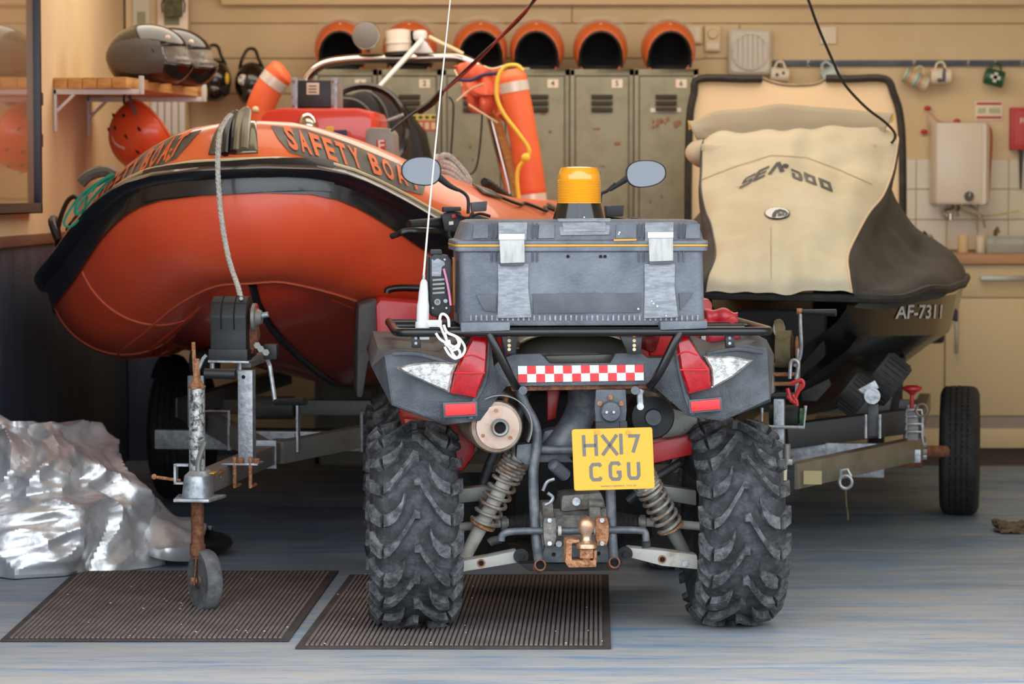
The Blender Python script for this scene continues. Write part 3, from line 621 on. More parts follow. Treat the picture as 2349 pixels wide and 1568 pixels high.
# ---------------- cream bordered panel behind the watercraft ----------------
f = Fr('bordered_panel', 'tall cream panel with black padded border behind the covered watercraft', 'panel', (W(1825, 500, 12.9).x, 12.9, 0))
outer = [(1598, 172), (1740, 172), (1765, 184), (1800, 192), (1840, 194), (1875, 190), (1900, 176), (1935, 173), (2030, 172), (2050, 192), (2066, 230), (2078, 300), (2081, 500), (2079, 700), (2076, 830), (2040, 930), (1620, 930), (1572, 830), (1569, 500), (1572, 330), (1578, 250), (1586, 200)]
P = [f.at(x, y, 0) for x, y in outer]
f.part('cloth', MB().slab([V((p.x, -.0, p.z)) for p in P], (0, .03, 0)), m_panel)
for nm, seg, r in (('border', [(1748, 181), (1700, 181), (1604, 181), (1592, 215), (1583, 262), (1580, 340), (1578, 500), (1580, 700), (1582, 860)], .022), ('border', [(1895, 180), (1950, 181), (2030, 181), (2050, 215), (2064, 262), (2070, 340), (2071, 500), (2069, 700), (2060, 940)], .022)):
    f.part(nm, MB().sweep(cr([f.at(x, y, -.012) for x, y in seg], 4), r, 8, sq=.8), m_blkbind)
f.part('piped_edge', MB().sweep(cr([f.at(x, y, -.004) for x, y in ((1748, 179), (1768, 188), (1800, 195), (1840, 196), (1875, 192), (1900, 178))], 5), .003, 6), m_blkbind)
for sx in (1640, 2010): p = f.at(sx, 900, .06); f.part('foot', MB().bb((p.x - .03, -.02, 0), (p.x + .03, .14, .3)), m_blkbind, bev=.01)

# ---------------- rigid inflatable boat ----------------
B = Fr('inflatable_boat', 'orange rigid inflatable safety boat with black rubbing strake on the left trailer', 'boat', (-.85, 9.3, -.01), -6, -3.2)
half = [(0, .28, 1.25), (.12, .31, 1.245), (.28, .47, 1.185), (.44, .70, 1.095), (.60, 1.0, 1.015), (.69, 1.38, .97), (.72, 1.85, .955), (.72, 2.6, .95), (.72, 3.4, .945), (.72, 4.2, .94)]
full = [V((-x, y, z)) for x, y, z in half[:0:-1]] + [V(p) for p in half]
cen = cr(full, 8); NC = len(cen)
cum = [0]
for i in range(1, NC): cum.append(cum[-1] + (cen[i] - cen[i - 1]).length)
smid = cum[NC // 2]; LT = cum[-1]
def frame_at(s):       # point, outward direction, up direction on the tube's centre line
    s = max(0, min(LT, s)); i = 0
    while i < NC - 2 and cum[i + 1] < s: i += 1
    t = (s - cum[i]) / max(1e-6, cum[i + 1] - cum[i]); p = cen[i].lerp(cen[i + 1], t)
    T = (cen[min(NC - 1, i + 2)] - cen[max(0, i - 1)]).normalized() * (1 - t) + (cen[min(NC - 1, i + 3)] - cen[i]).normalized() * t; T.normalize()
    out = T.cross(V((0, 0, 1))) * 1.0; out.normalize(); out = -out if out.dot(V((p.x, p.y - 2.2, 0))) < 0 else out
    up = out.cross(T); up = -up if up.z < 0 else up
    return p, out, up.normalized()
def Rt(s): e = min(s, LT - s); return .27 if e > .5 else .27 * (.25 + .75 * math.sqrt(max(0, e / .5)))
def tp(s, phi, r=0): p, o_, u = frame_at(s); rr = Rt(s) + r; return p + o_ * (rr * math.cos(phi)) + u * (rr * math.sin(phi))
def tphi(s): return .30 * math.exp(-((s - smid) / (.40 if s > smid else .60)) ** 2) - (.03 + .07 * max(0, min(1, (s - smid) / .5)))      # how far above the outer side the strake sits
NS, NP = 150, 48
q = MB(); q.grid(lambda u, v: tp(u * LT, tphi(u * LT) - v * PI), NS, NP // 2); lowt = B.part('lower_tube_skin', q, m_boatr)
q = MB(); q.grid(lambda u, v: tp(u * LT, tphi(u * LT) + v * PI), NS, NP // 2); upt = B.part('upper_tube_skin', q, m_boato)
# full tube for laying decals on
q = MB(); q.grid(lambda u, v: tp(u * LT, v * 2 * PI), NS, NP); tube_bvh = BVHTree.FromPolygons(q.v, q.f)
for e in (0, 1):
    p, o_, u = frame_at(e * LT); B.part('end_cone', MB().ell(p, (.1, .16, .1)), m_boatr)
# rubbing strake: a wide flat band with a thick rounded ridge on its upper edge
def strake(s, k):      # k across the band
    prof = [(-.30, .002), (-.30, .012), (-.02, .014), (-.0, .02), (.02, .045), (.09, .058), (.17, .045), (.2, .018), (.30, .012), (.30, .002)]
    a, h = prof[k]; g_ = math.exp(-((s - smid) / .45) ** 2); a = a * (1 - .45 * g_) if a < 0 else a * (1 - .25 * g_); return tp(s, tphi(s) + a, h)
q = MB(); q.grid(lambda u, v: strake(.02 + u * (LT - .04), int(round(v * 9))), NS, 9); B.part('rubbing_strake', q, m_strake, ang=50)
q = MB(); q.sweep([tp(.05 + (LT - .1) * i / 120, tphi(LT * i / 120) + .255, .012) for i in range(121)], .006, 6); B.part('strake_piping', q, m_creamd)
# bow strake doubler (wider black pad in the middle)
q = MB(); q.grid(lambda u, v: tp(smid + (u - .5) * .30, tphi(smid) - .17 + v * .40, .017 + .006 * math.sin(PI * v)), 12, 8); B.part('bow_pad', q, m_strake)
# seams round the tube and along its underside
for ds in (-1.62, -1.12, -.62, .62, 1.12, 1.62):
    s = smid + ds; q = MB(); q.sweep([tp(s, tphi(s) - .30 - k * .12, .001) for k in range(22)], .004, 5); B.part('seam', q, m_seam)
for ph, r in ((-1.42, .0045), (-1.86, .006), (-2.05, .004)):
    q = MB(); q.sweep([tp(smid - 2.0 + 4.0 * k / 80, ph, .002) for k in range(81)], r, 6); B.part('seam', q, m_boatr if r > .005 else m_seam)
# black patches on the flat of the upper tube beside the strake + side patches with lettering
def shape_on_tube(name, mb, mat, flip): return B.part(name, mb, mat)
patch = [(620, 290), (700, 298), (800, 330), (900, 372), (958, 396), (976, 420), (968, 447), (900, 432), (800, 398), (700, 362), (664, 350), (640, 322)]
def poly_fill(pts, step):
    bm = bmesh.new(); vs = [bm.verts.new((x, y, 0)) for x, y in pts]; bm.faces.new(vs); bmesh.ops.triangulate(bm, faces=bm.faces[:])
    bm.verts.index_update(); v = [(a.co.x, a.co.y) for a in bm.verts]; fcs = [[a.index for a in f_.verts] for f_ in bm.faces]; bm.free(); return cutgrid(v, fcs, step)
pv, pf = poly_fill(patch, 22)
strip = [(590, 316), (700, 356), (800, 398), (900, 436), (1000, 470), (1100, 500), (1140, 515), (1140, 535), (1000, 488), (900, 454), (800, 416), (700, 378), (590, 335)]
def lettering(rev):
    out = ([], [])
    word = 'SAFETY BOAT'[::-1] if rev else 'SAFETY BOAT'
    widths = {' ': .55}
    tot = sum(widths.get(c, 1) for c in word); x = 0
    for c in word:
        wv = widths.get(c, 1)
        if c != ' ':
            t = (x + wv / 2) / tot; t2 = t
            cx = 652 + t2 * 308; cy = 316 + t2 * 104 - 6 * math.sin(PI * t2)
            vs, fs = text2d(c, 1.0, .035, 1.0)
            x0 = min(v[0] for v in vs); x1 = max(v[0] for v in vs); y0 = min(v[1] for v in vs); y1 = max(v[1] for v in vs)
            hw = 11.6 - 1.0 * t; hh = 27 - 5 * t
            V2 = []
            for vx, vy in vs:
                a = ((vx - x0) / (x1 - x0) - .5) * 2 * hw; b_ = ((vy - y0) / (y1 - y0) - .5) * 2 * hh
                if rev: a = -a
                V2.append((cx + a - b_ * .34, cy + a * .36 - b_))
            if rev:      # mirrored side: letters run the other way
                V2 = [(vx, vy) for vx, vy in V2]
            V2, fs = cutgrid(V2, fs, 9)
            o_ = len(out[0]); out[0].extend(V2); out[1].extend([[i + o_ for i in f_] for f_ in fs])
        x += wv
    return out
for flip in (False, True):
    q = MB(); decal(q, B, tube_bvh, pv, pf, .004, flip); B.part('tube_patch', q, m_patch)
    lv, lf = lettering(flip)
    q = MB(); decal(q, B, tube_bvh, lv, lf, .0075, flip); B.part('lettering', q, m_orange_tx, label='orange SAFETY BOAT lettering')
# bow fittings: two grey-chrome bands with a lifting handle, eye and line
for sgn in (-1, 1):
    q = MB(); q.grid(lambda u, v: tp(smid + sgn * (.014 + u * .036), .62 + v * .80, .003 + .003 * math.sin(PI * u)), 8, 14); B.part('bow_band', q, M('olive_grey_vinyl', (110, 104, 84), .2, .5), thick=.006)
hd = [tp(smid - .014, .60, .014), tp(smid - .018, .95, .022), tp(smid - .016, 1.2, .03), tp(smid - .008, 1.34, .034), tp(smid + .004, 1.3, .032), tp(smid + .012, .95, .022), tp(smid + .012, .62, .014)]
B.part('bow_handle', MB().sweep(cr(hd, 6), .013, 10), m_strake)
B.part('bow_handle', MB().sweep(cr([p + V((.035, .006, .006)) for p in hd], 6), .016, 10), M('olive_grey_webbing', (120, 112, 92), .3, .3))
# hull under the tubes
def hullsec(y):
    t = min(1, max(0, (y - .30) / 1.9)); kz = .98 - .50 * t ** .62; cz = 1.0 - .30 * min(1, t * 1.3) ** .7; hw = .06 + .50 * min(1, (y - .25) / 1.0) ** .6
    zt = 1.08 - .12 * t
    pts = [(-hw * 1.02, zt), (-hw, cz + .02), (-hw * .97, cz), (-hw * .5, (cz + kz) / 2 - .012), (-hw * .1, kz + .01), (0, kz), (hw * .1, kz + .01), (hw * .5, (cz + kz) / 2 - .012), (hw * .97, cz), (hw, cz + .02), (hw * 1.02, zt)]
    return [V((x, y, z)) for x, z in pts]
ysn = [.30, .36, .45, .6, .8, 1.05, 1.4, 1.9, 2.6, 3.4, 3.9]
q = MB(); q.grid(lambda u, v: hullsec(ysn[int(round(v * 10))])[int(round(u * 10))], 10, 10); B.part('hull', q, m_hull, ang=28)
B.part('keel_strip', MB().sweep([V((0, y, hullsec(y)[5].z - .004)) for y in ysn], .014, 8), m_strake)
for sgn in (-1, 1): B.part('chine_rail', MB().sweep([hullsec(y)[8 if sgn > 0 else 2] + V((0, 0, -.004)) for y in ysn[3:]], .012, 6), m_boatr)
B.part('deck', MB().slab([V((-.5, 3.9, .86)), V((.5, 3.9, .86)), V((.5, 1.0, .88)), (.25, .62, .95), (-.25, .62, .95), V((-.5, 1.0, .88))], (0, 0, .03)), m_hgry)
B.part('transom', MB().bb((-.52, 3.88, .62), (.52, 3.95, 1.12)), m_hgry, bev=.01)
B.part('splash_locker', MB().slab([V((-.22, .62, 1.0)), V((.22, .62, 1.0)), V((.42, 1.1, .94)), V((-.42, 1.1, .94))], (0, 0, .12)), m_boatr, bev=.02)
# lifelines and handles along the tubes
for sgn in (-1, 1):
    pts = []
    for k in range(7):
        s = smid + sgn * (.95 + k * .36); pts += [tp(s, .95, .006), tp(s + sgn * .18, .80, .012)]
    B.part('grab_line', MB().sweep(cr(pts, 4), .006, 6), m_wire)
    for k in (0, 3, 6):
        s = smid + sgn * (.95 + k * .36); q = MB(); q.grid(lambda u, v: tp(s + (u - .5) * .13, .85 + v * .22, .01), 4, 3); B.part('line_patch', q, m_patch, thick=.006)
# ribbed black carrying handle on the right tube
hp = [B.at(*a, y) for a, y in (((1112, 428), 1.45), ((1145, 452), 1.6), ((1185, 480), 1.75), ((1205, 497), 1.82))]
q = MB(); pth = cr([p + V((0, 0, .02)) for p in hp], 10); q.sweep(pth, [.020 if i % 2 else .015 for i in range(len(pth))], 8); B.part('ribbed_handle', q, m_black)
B.part('side_handle', MB().sweep(cr([tp(smid - .98, .55, .01), tp(smid - 1.0, .7, .06), tp(smid - 1.2, .8, .07), tp(smid - 1.32, .55, .01)], 5), .014, 8), m_black)
# inside: helm, fuel locker, seats, windscreen frame
def bpoly(name, pts, y, d, mat, bev=.01, par=None, label=None): return B.part(name, MB().slab([B.at(a, b_, y) for a, b_ in pts], (0, d, 0)), mat, par, bev=bev, label=label)
con = bpoly('console', [(598, 268), (610, 256), (640, 248), (820, 248), (846, 256), (852, 275), (850, 420), (590, 420)], 2.2, .45, M('glossy_red_console', (226, 62, 42), .28, coat=.5), .03)
bpoly('instrument_box', [(677, 184), (766, 184), (766, 246), (677, 246)], 2.28, .12, M('dark_grey_case', (40, 40, 42), .4), .006)
for a in (668, 759): bpoly('box_bracket', [(a, 178), (a + 14, 178), (a + 14, 250), (a, 250)], 2.26, .15, m_galv, .002)
bpoly('box_label', [(703, 190), (732, 190), (732, 217), (703, 217)], 2.272, .006, m_card, .002)
q = MB()
for y0 in (196, 203, 210): q.slab([B.at(a, b_, 2.27) for a, b_ in ((708, y0), (726, y0), (726, y0 + 2.5), (708, y0 + 2.5))], (0, .002, 0))
B.part('label_print', q, m_hgry)
for a, b_ in ((673, 187), (673, 243), (763, 187), (763, 243)): B.part('bolt', MB().cyl(B.at(a, b_, 2.26), B.at(a, b_, 2.245), .005, seg=10), m_rust)
p = B.at(706, 290, 2.18); B.part('nav_lamp_housing', MB().ell(p + V((0, 0, .0)), (.04, .03, .055)), m_chrome)
B.part('nav_lamp_lens', MB().ell(p + V((.005, -.02, -.02)), (.026, .02, .02)), m_glass)
B.part('webbing_strap', MB().sweep(cr([B.at(*a, 2.1) for a in ((650, 300), (690, 288), (735, 300), (772, 322), (800, 330))], 6), .012, 6, sq=.4), m_card)
B.part('buckle', MB().box(B.at(757, 302, 2.06), (.03, .02, .04)), m_yrope, bev=.004)
B.part('buckle', MB().box(B.at(781, 311, 2.06), (.055, .02, .045)), M('navy_buckle', (34, 46, 88), .5), bev=.006)
q = MB(); c = B.at(830, 300, 2.75); q.sweep([c + V((.19 * math.cos(t), .05 * math.sin(t), .19 * math.sin(t))) for t in [2 * PI * k / 36 for k in range(36)]], .016, 8, closed=True); B.part('steering_wheel', q, m_gloss)
for t in (.3, 2.4, 4.5): B.part('wheel_spoke', MB().cyl(c, c + V((.19 * math.cos(t), 0, .19 * math.sin(t))), .009, seg=8), m_galv)
bpoly('seat_pod', [(786, 222), (835, 205), (862, 232), (880, 300), (888, 420), (770, 420), (772, 260)], 3.0, .35, m_black, .03)
bpoly('seat_back', [(850, 205), (864, 208), (900, 255), (925, 330), (930, 420), (880, 420), (872, 300)], 3.1, .3, m_black, .02)
bpoly('engine_cowl', [(872, 208), (892, 216), (930, 262), (960, 300), (976, 372), (975, 460), (900, 460), (896, 300)], 3.85, .4, m_black, .04)
B.part('seat_piping', MB().sweep(cr([B.at(*a, 2.98) for a in ((786, 226), (820, 232), (850, 262), (862, 330), (866, 420))], 5), .008, 6), m_hgry)
B.part('seat_piping', MB().sweep(cr([B.at(*a, 3.08) for a in ((852, 214), (872, 232), (888, 270), (892, 360))], 5), .008, 6), m_hgry)
bpoly('battery_cover', [(838, 300), (848, 292), (892, 294), (903, 306), (906, 372), (838, 372)], 1.9, .14, M('pale_grey_cover', (142, 140, 134), .35), .012)
bpoly('red_label', [(864, 320), (884, 320), (884, 350), (864, 350)], 1.895, .004, m_refl, .001)
q = MB(); flat_text(q, 'F', B.at(874, 335, 1.892), .06, .02); B.part('label_symbol', q, m_card)
# roll bar
arch = [(690, 400), (695, 260), (700, 196), (712, 168), (745, 146), (800, 137), (870, 134), (960, 133), (1035, 131), (1068, 138), (1098, 156), (1112, 190), (1130, 280), (1165, 420), (1172, 470)]
B.part('roll_bar', MB().sweep(cr([B.at(*a, 3.5) for a in arch], 6), .022, 12), m_chrome)
B.part('roll_bar_leg', MB().sweep(cr([B.at(*a, 3.35) for a in ((1130, 250), (1160, 340), (1188, 440), (1196, 470))], 5), .02, 8), m_wood)
B.part('diagonal_pole', MB().cyl(B.at(855, 215, 3.2), B.at(968, 92, 3.45), .009, .013, 10), m_white)
p = B.at(842, 110, 3.5); ln = B.part('searchlight', MB().lathe([(.02, .08), (.05, .06), (.058, .0), (.058, -.03), (.05, -.034)], B.at(841, 82, 3.45), (0, 1, 0)), M('grey_lamp_back', (112, 108, 102), .5))
B.part('lamp_stem', MB().cyl(B.at(845, 128, 3.5), B.at(842, 105, 3.5), .012, seg=10), m_rust)
B.part('lamp_rim', MB().lathe([(.06, 0), (.063, -.012), (.06, -.02)], B.at(841, 82, 3.44), (0, 1, 0)), m_chrome)
p0 = B.at(915, 120, 3.5); B.part('lamp_drum', MB().lathe([(.058, 0), (.058, .035), (.061, .037), (.061, .045), (.058, .047), (.056, .095), (.03, .102), (.001, .104)], p0), m_enamel)
B.part('drum_base', MB().lathe([(.066, -.012), (.066, .0), (.05, .006)], p0), m_black)
p0 = B.at(966, 118, 3.48); B.part('aerial_mount', MB().lathe([(.03, 0), (.022, .01), (.02, .045), (.03, .055), (.032, .08), (.026, .092), (.001, .096)], p0), m_white)
q = MB(); q.slab([B.at(*a, 3.44) for a in ((950, 122), (956, 104), (966, 92), (976, 94), (984, 106), (994, 122))], (0, .03, 0)); B.part('aerial_foot', q, m_white, bev=.006)
B.part('fold_down_aerial', MB().sweep(cr([B.at(*a, 3.46) for a in ((984, 84), (1010, 98), (1040, 112), (1062, 124))], 5), .009, 8), m_creamd)
# tall orange foam floats
def float_(pts, y, r, name, bands):
    pts = [B.at(*a, y) for a in pts]; path = cr(pts, 6); n = len(path)
    rr = [r * min(1, .55 + 1.2 * min(i, n - 1 - i) / (n * .25)) if min(i, n - 1 - i) < n * .1 else r for i in range(n)]
    o_ = B.part(name, MB().sweep(path, rr, 18), m_orfab)
    for t in bands:
        i = int(t * (n - 1)); j = min(n - 1, i + 1); d = (path[j] - path[max(0, i - 1)]).normalized()
        B.part('reflective_band', MB().cyl(path[i] - d * .022, path[i] + d * .022, r * 1.03, seg=20), m_band, parent=o_)
float_([(655, 160), (640, 172), (622, 195), (606, 225), (594, 262), (590, 330), (592, 400)], 3.2, .062, 'orange_float', (.28,))
float_([(1172, 160), (1180, 200), (1188, 250), (1204, 330), (1216, 410), (1222, 462)], 3.2, .062, 'orange_float', (.22, .97))
float_([(1192, 180), (1205, 240), (1222, 340), (1234, 440)], 3.32, .03, 'orange_float', ())
B.part('yellow_line', MB().sweep(cr([B.at(*a, 3.08) for a in ((1146, 168), (1140, 190), (1140, 225), (1156, 262), (1185, 300), (1210, 335), (1214, 352), (1204, 366), (1190, 385), (1186, 410), (1190, 455))], 7), .009, 7), m_yrope)
B.part('yellow_line', MB().sweep(cr([B.at(*a, 3.08) for a in ((1146, 168), (1160, 152), (1185, 150), (1200, 162))], 6), .009, 7), m_yrope)
B.part('line_knot', MB().ell(B.at(1206, 362, 3.07), (.02, .015, .02), 10, 8), m_yrope)
B.part('line_end', MB().ell(B.at(586, 252, 3.1), (.016, .016, .016), 10, 8), m_creamd)
# crumpled orange pennant
pv0 = [B.at(*a, 3.3) for a in ((1040, 152), (1150, 150), (1164, 286), (1076, 246))]
def flagp(u, v):
    a, b_, c, d = pv0; p = (a.lerp(b_, u)).lerp(d.lerp(c, u), v)
    return p + V((0, .05 * noise.noise(V((u * 5, v * 5, 1))) + .03 * math.sin(u * 14 + v * 6), .015 * math.sin(v * 17 + u * 5)))
B.part('orange_pennant', MB().grid(flagp, 24, 18), M('orange_cotton', (222, 110, 80), .9), thick=.004)
for pp in (((1048, 232), (1080, 205), (1110, 192)), ((1042, 160), (1052, 180), (1060, 198)), ((1075, 240), (1110, 262), (1142, 282)), ((1110, 152), (1130, 158), (1160, 150))): B.part('pennant_hem', MB().sweep(cr([B.at(*a, 3.22) for a in pp], 5), .008, 6, sq=.6), m_creamd)
B.part('navy_tie', MB().sweep(cr([B.at(*a, 3.2) for a in ((1048, 182), (1080, 184), (1108, 172), (1140, 168))], 5), .009, 6), M('navy_cord', (34, 38, 74), .7))
for pp, y in ((((1100, 175), (1106, 230), (1104, 300), (1096, 370), (1085, 396), (1068, 400)), 3.4), (((1030, 222), (1040, 240), (1038, 300), (1034, 365), (1038, 380)), 3.6)): B.part('hanging_flex', MB().sweep(cr([B.at(*a, y) for a in pp], 6), .0045, 6), m_wire)

# coil of rope resting on the right tube
f = Fr('rope_coil', 'coil of pale rope lying on the boat tube beside the left mirror', 'rope', W(1035, 415, 10.4))
for k, (dz, rx) in enumerate(((0, .06), (.018, .066), (.036, .06), (.05, .05))):
    f.part('rope_turn', MB().sweep([V((rx * math.cos(t) * (1 + .03 * k), .10 * math.sin(t), dz + .035 * math.cos(t * 1) * -1 + .01 * math.sin(3 * t))) for t in [2 * PI * i / 26 for i in range(26)]], .009, 7, closed=True), m_rope)
f.part('rope_end', MB().sweep(cr([(-.05, -.05, .05), (-.03, -.08, .09), (.0, -.06, .085), (.05, -.03, .03), (.07, -.02, -.005)], 5), .011, 7), m_rope)
# green line and fender bag on the left tube
f = Fr('green_line_bundle', 'bundle of thin green line hanging on the left boat tube', 'rope', W(200, 470, 9.75))
for k, pts in enumerate((((262, 402), (225, 425), (180, 455), (152, 495), (148, 515), (165, 518), (190, 490), (200, 450)), ((258, 398), (215, 425), (185, 450), (172, 478), (176, 492), (192, 480), (225, 440), (262, 402)), ((250, 402), (205, 440), (178, 478), (174, 488)), ((262, 400), (232, 415), (210, 440)))):
    f.part('green_strand', MB().sweep(cr([f.at(*a, -.02 - .01 * k) for a in pts], 6), .0045, 6), m_green)
f.part('line_bag', MB().sweep(cr([f.at(*a, .12) for a in ((185, 420), (205, 402), (240, 392), (262, 402))], 5), [.02] * 16, 8), m_patch)
f = Fr('black_carry_strap', 'black webbing strap at the far left end of the boat', 'strap', W(160, 500, 10.1)); f.part('webbing', MB().sweep(cr([f.at(*a, 0) for a in ((134, 520), (142, 490), (156, 460), (172, 450), (180, 460))], 5), .017, 8, sq=.5), m_black)

# bow rope down to the winch
def rope(name, pts, r, mat, label, cat, group=None, tw=0):
    path = cr(pts, 10); mb = MB()
    if tw:
        for a0 in (0, PI * 2 / 3, PI * 4 / 3):
            pth = []; L_ = 0; dense = []
            for i in range(len(path) - 1):
                for k in range(4): dense.append(path[i].lerp(path[i + 1], k / 4))
            for i, p in enumerate(dense):
                if i: L_ += (p - dense[i - 1]).length
                a = a0 + L_ * tw; pth.append(p + V((math.cos(a), math.sin(a), 0)) * r * .5)
            mb.sweep(pth, r * .58, 6)
    else: mb.sweep(path, r, 6)
    return single(name, mb, mat, label, cat, group)
rope('bow_rope', [W(530, 262, 9.42), W(518, 275, 9.34), W(506, 300, 9.24), W(501, 330, 9.19), W(500, 400, 9.17), W(508, 500, 9.14), W(524, 590, 9.08), W(545, 655, 9.0), W(553, 686, 8.96)], .0085, m_rope, 'pale twisted rope from the bow handle down to the winch', 'rope', tw=150)

# ---------------- boat trailer ----------------
T = Fr('boat_trailer', 'galvanised boat trailer with a jockey wheel carrying the orange boat', 'trailer', (-.955, 8.66, 0), -7)
a = T.at
# drawbar with coupling and clamp
p0, p1 = a(442, 1118, .0), a(655, 1052, .95); zc = .385
T.part('drawbar', MB().beam((0, -.02, zc), (0, 1.35, zc), .06, .065), m_galvd, bev=.003)
T.part('coupling_plate', MB().loft([[V((x, y, z)) for x, y in ((-.055, -.09), (.055, -.09), (.075, .06), (-.075, .06))] for z in (zc - .045, zc - .035)]).loft([rrect(-.04, .045, -.07, .05, .03, zc - .035), rrect(-.035, .04, -.06, .05, .03, zc + .03), rrect(-.02, .03, -.04, .04, .02, zc + .045)]), m_galv, bev=.003)
T.part('clamp', MB().bb((-.075, -.0, zc + .0), (-.068, .03, zc + .06)).bb((-.075, 0, zc + .055), (-.03, .03, zc + .062)).bb((-.075, 0, zc), (-.03, .03, zc + .006)), m_galv)
T.part('tommy_bar', MB().cyl((-.06, .02, zc + .01), (-.125, -.03, zc + .025), .005, seg=8).ell((-.128, -.033, zc + .026), (.009, .009, .009), 10, 6), m_rust)
T.part('yellow_mark', MB().bb((.02, .0, zc + .033), (.05, .05, zc + .036)), m_yellow)
q = MB()
for k in range(9): q.ell((.031, random.uniform(.0, .5), zc + random.uniform(-.02, .028)), (.0015, random.uniform(.008, .03), random.uniform(.005, .013)), 8, 5)
T.part('rust_patches', q, m_rust)['kind'] = 'stuff'
# jockey wheel
px = a(452, 1000, 0).x
zt = a(452, 890, 0).z
jk = T.part('jockey_outer_tube', MB().cyl((px, 0, .42), (px, 0, zt), .0245), M('mottled_galvanised_tube', (190, 190, 186), .45, .4, col2=(70, 68, 66), sc_=60, lo=.45, hi=.6))
T.part('jockey_collar', MB().lathe([(.026, 0), (.028, .006), (.02, .012), (.012, .03), (.009, .09)], (px, 0, zt)), m_rust)
T.part('jockey_screw', MB().cyl((px - .006, 0, zt + .05), (px - .01, 0, zt + .14), .006, seg=10), m_rust)
T.part('crank_arm', MB().sweep([(px, 0, zt + .045), (px + .02, 0, zt + .09), (px + .03, 0, zt + .10)], .006, 8), m_galv)
T.part('crank_grip', MB().cyl((px + .025, 0, a(470, 856, 0).z), (px + .12, 0, a(520, 858, 0).z), .016, seg=14), m_black)
T.part('jockey_inner_tube', MB().cyl((px, 0, .16), (px, 0, .42), .020), m_rust2)
T.part('tube_notch', MB().box((px, -.02, .345), (.045, .01, .018)), m_galv, bev=.002)
T.part('locking_lever', MB().sweep(cr([a(*b_, -.03) for b_ in ((455, 1100), (455, 1060), (466, 1025), (470, 1012))], 5), .011, 8, sq=.8), m_galvd)
wc = V((px + .022, .0, .094)); R_ = Matrix.Rotation(math.radians(34), 3, 'Z'); wax = R_ @ V((1, 0, 0))
jw = T.part('jockey_wheel_tyre', MB().lathe([(.055, -.022), (.088, -.024), (.094, -.014), (.094, .014), (.088, .024), (.055, .022)], wc, wax, 36), M('worn_solid_tyre', (74, 74, 76), .8, col2=(110, 110, 110), sc_=20, bump=.3))
T.part('jockey_wheel_disc', MB().lathe([(.058, -.012), (.03, -.006), (.022, -.028), (.001, -.03)], wc, wax, 30).lathe([(.058, .012), (.03, .006), (.022, .028), (.001, .03)], wc, wax, 30), m_rim, parent=jw)
T.part('jockey_wheel_nut', MB().cyl(wc - wax * .045, wc - wax * .02, .011, seg=6), m_rust, parent=jw)
for sgn in (-1, 1): c = wc + wax * sgn * .032; T.part('fork_leg', MB().slab([c + V((0, -.02, -.012)), c + V((0, .02, -.012)), V((px, .02, .19)), V((px, -.02, .19))], wax * .004), m_rust2)
T.part('fork_crown', MB().cyl((px, 0, .17), (px, 0, .205), .024), m_rust2)
# winch post
py0 = .30; xa = 0
xq = lambda X, Y, y: a(X, Y, y)
pl, pr = a(546, 1060, py0), a(580, 1060, py0); pt = a(563, 848, py0); pw = (pr.x - pl.x)
T.part('winch_post', MB().bb((pl.x, py0, zc + .035), (pr.x, py0 + .05, pt.z)), m_galv, bev=.003)
T.part('post_bolt_hole', MB().cyl((pl.x + pw * .4, py0 - .001, pt.z - .022), (pl.x + pw * .4, py0 - .0025, pt.z - .022), .006, seg=12), m_hole)
T.part('post_foot', MB().bb((pl.x - .05, py0 - .02, zc + .033), (pr.x + .02, py0 + .07, zc + .04)), m_galv, bev=.002)
for dx in (-.035, .015):
    T.part('u_bolt', MB().sweep([(pr.x - .02 + dx, py0 - .015, zc + .06), (pr.x - .02 + dx, py0 - .015, zc - .035), (pr.x - .02 + dx, py0 + .06, zc - .035)], .006, 8), m_rust)
    T.part('nut', MB().cyl((pr.x + dx, py0 - .015, zc + .04), (pr.x + dx, py0 - .015, zc + .055), .011, seg=6), m_rust)
def tpl(name, pts, y, d, mat, bev=.004, par=None, label=None): return T.part(name, MB().slab([T.at(m_, n_, y) for m_, n_ in pts], (0, d, 0)), mat, par, bev=bev, label=label)
# winch housing
tpl('winch_base_plate', [(477, 826), (571, 828), (571, 833), (477, 831)], .24, .14, m_galv, .001)
q = MB(); wz = [a(524, 830, .25), a(524, 760, .25), a(524, 690, .25)]
xl, xr = a(480, 830, .25).x, a(567, 830, .25).x; zb_, zm, ztp = wz[0].z, a(500, 770, .25).z, a(500, 680, .25).z
prof = [(0, zb_), (0, zm), (-.0, zm + .02), (-.005, zm + .06), (.012, ztp - .02), (.04, ztp), (.08, ztp), (.115, ztp - .02), (.13, zm + .03), (.13, zb_)]
hs = T.part('winch_housing', MB().loft([[V((xl + .003, .25 + y, z)) for y, z in prof], [V((xr - .003, .25 + y, z)) for y, z in prof]]), m_black, bev=.006)
T.part('housing_lower_box', MB().bb((xl - .002, .244, zb_ + .002), (xr + .002, .385, a(500, 800, .25).z)), m_black, hs, bev=.004)
for t in (.32, .66): x = xl + (xr - xl) * t; T.part('housing_rib', MB().sweep([(x, .25 + y - .001, z) for y, z in prof[2:7]], .0025, 5), m_hole, hs)
c = V((xr + .004, .315, a(575, 728, .3).z)); T.part('winch_drum', MB().lathe([(.02, 0), (.045, .002), (.045, .012), (.03, .014), (.02, .03)], c, (1, 0, 0)), m_galvd)
T.part('winch_red_disc', MB().cyl(c + V((.012, 0, .02)), c + V((.016, 0, .02)), .022), m_firered)
T.part('winch_axle', MB().cyl(c, c + V((.05, 0, .01)), .009, seg=12), m_galv)
for m_, n_ in ((590, 792), (598, 800), (610, 808)): T.part('winch_bolt', MB().cyl(T.at(m_, n_, .27), T.at(m_, n_, .24), .011, seg=6), m_galvd)
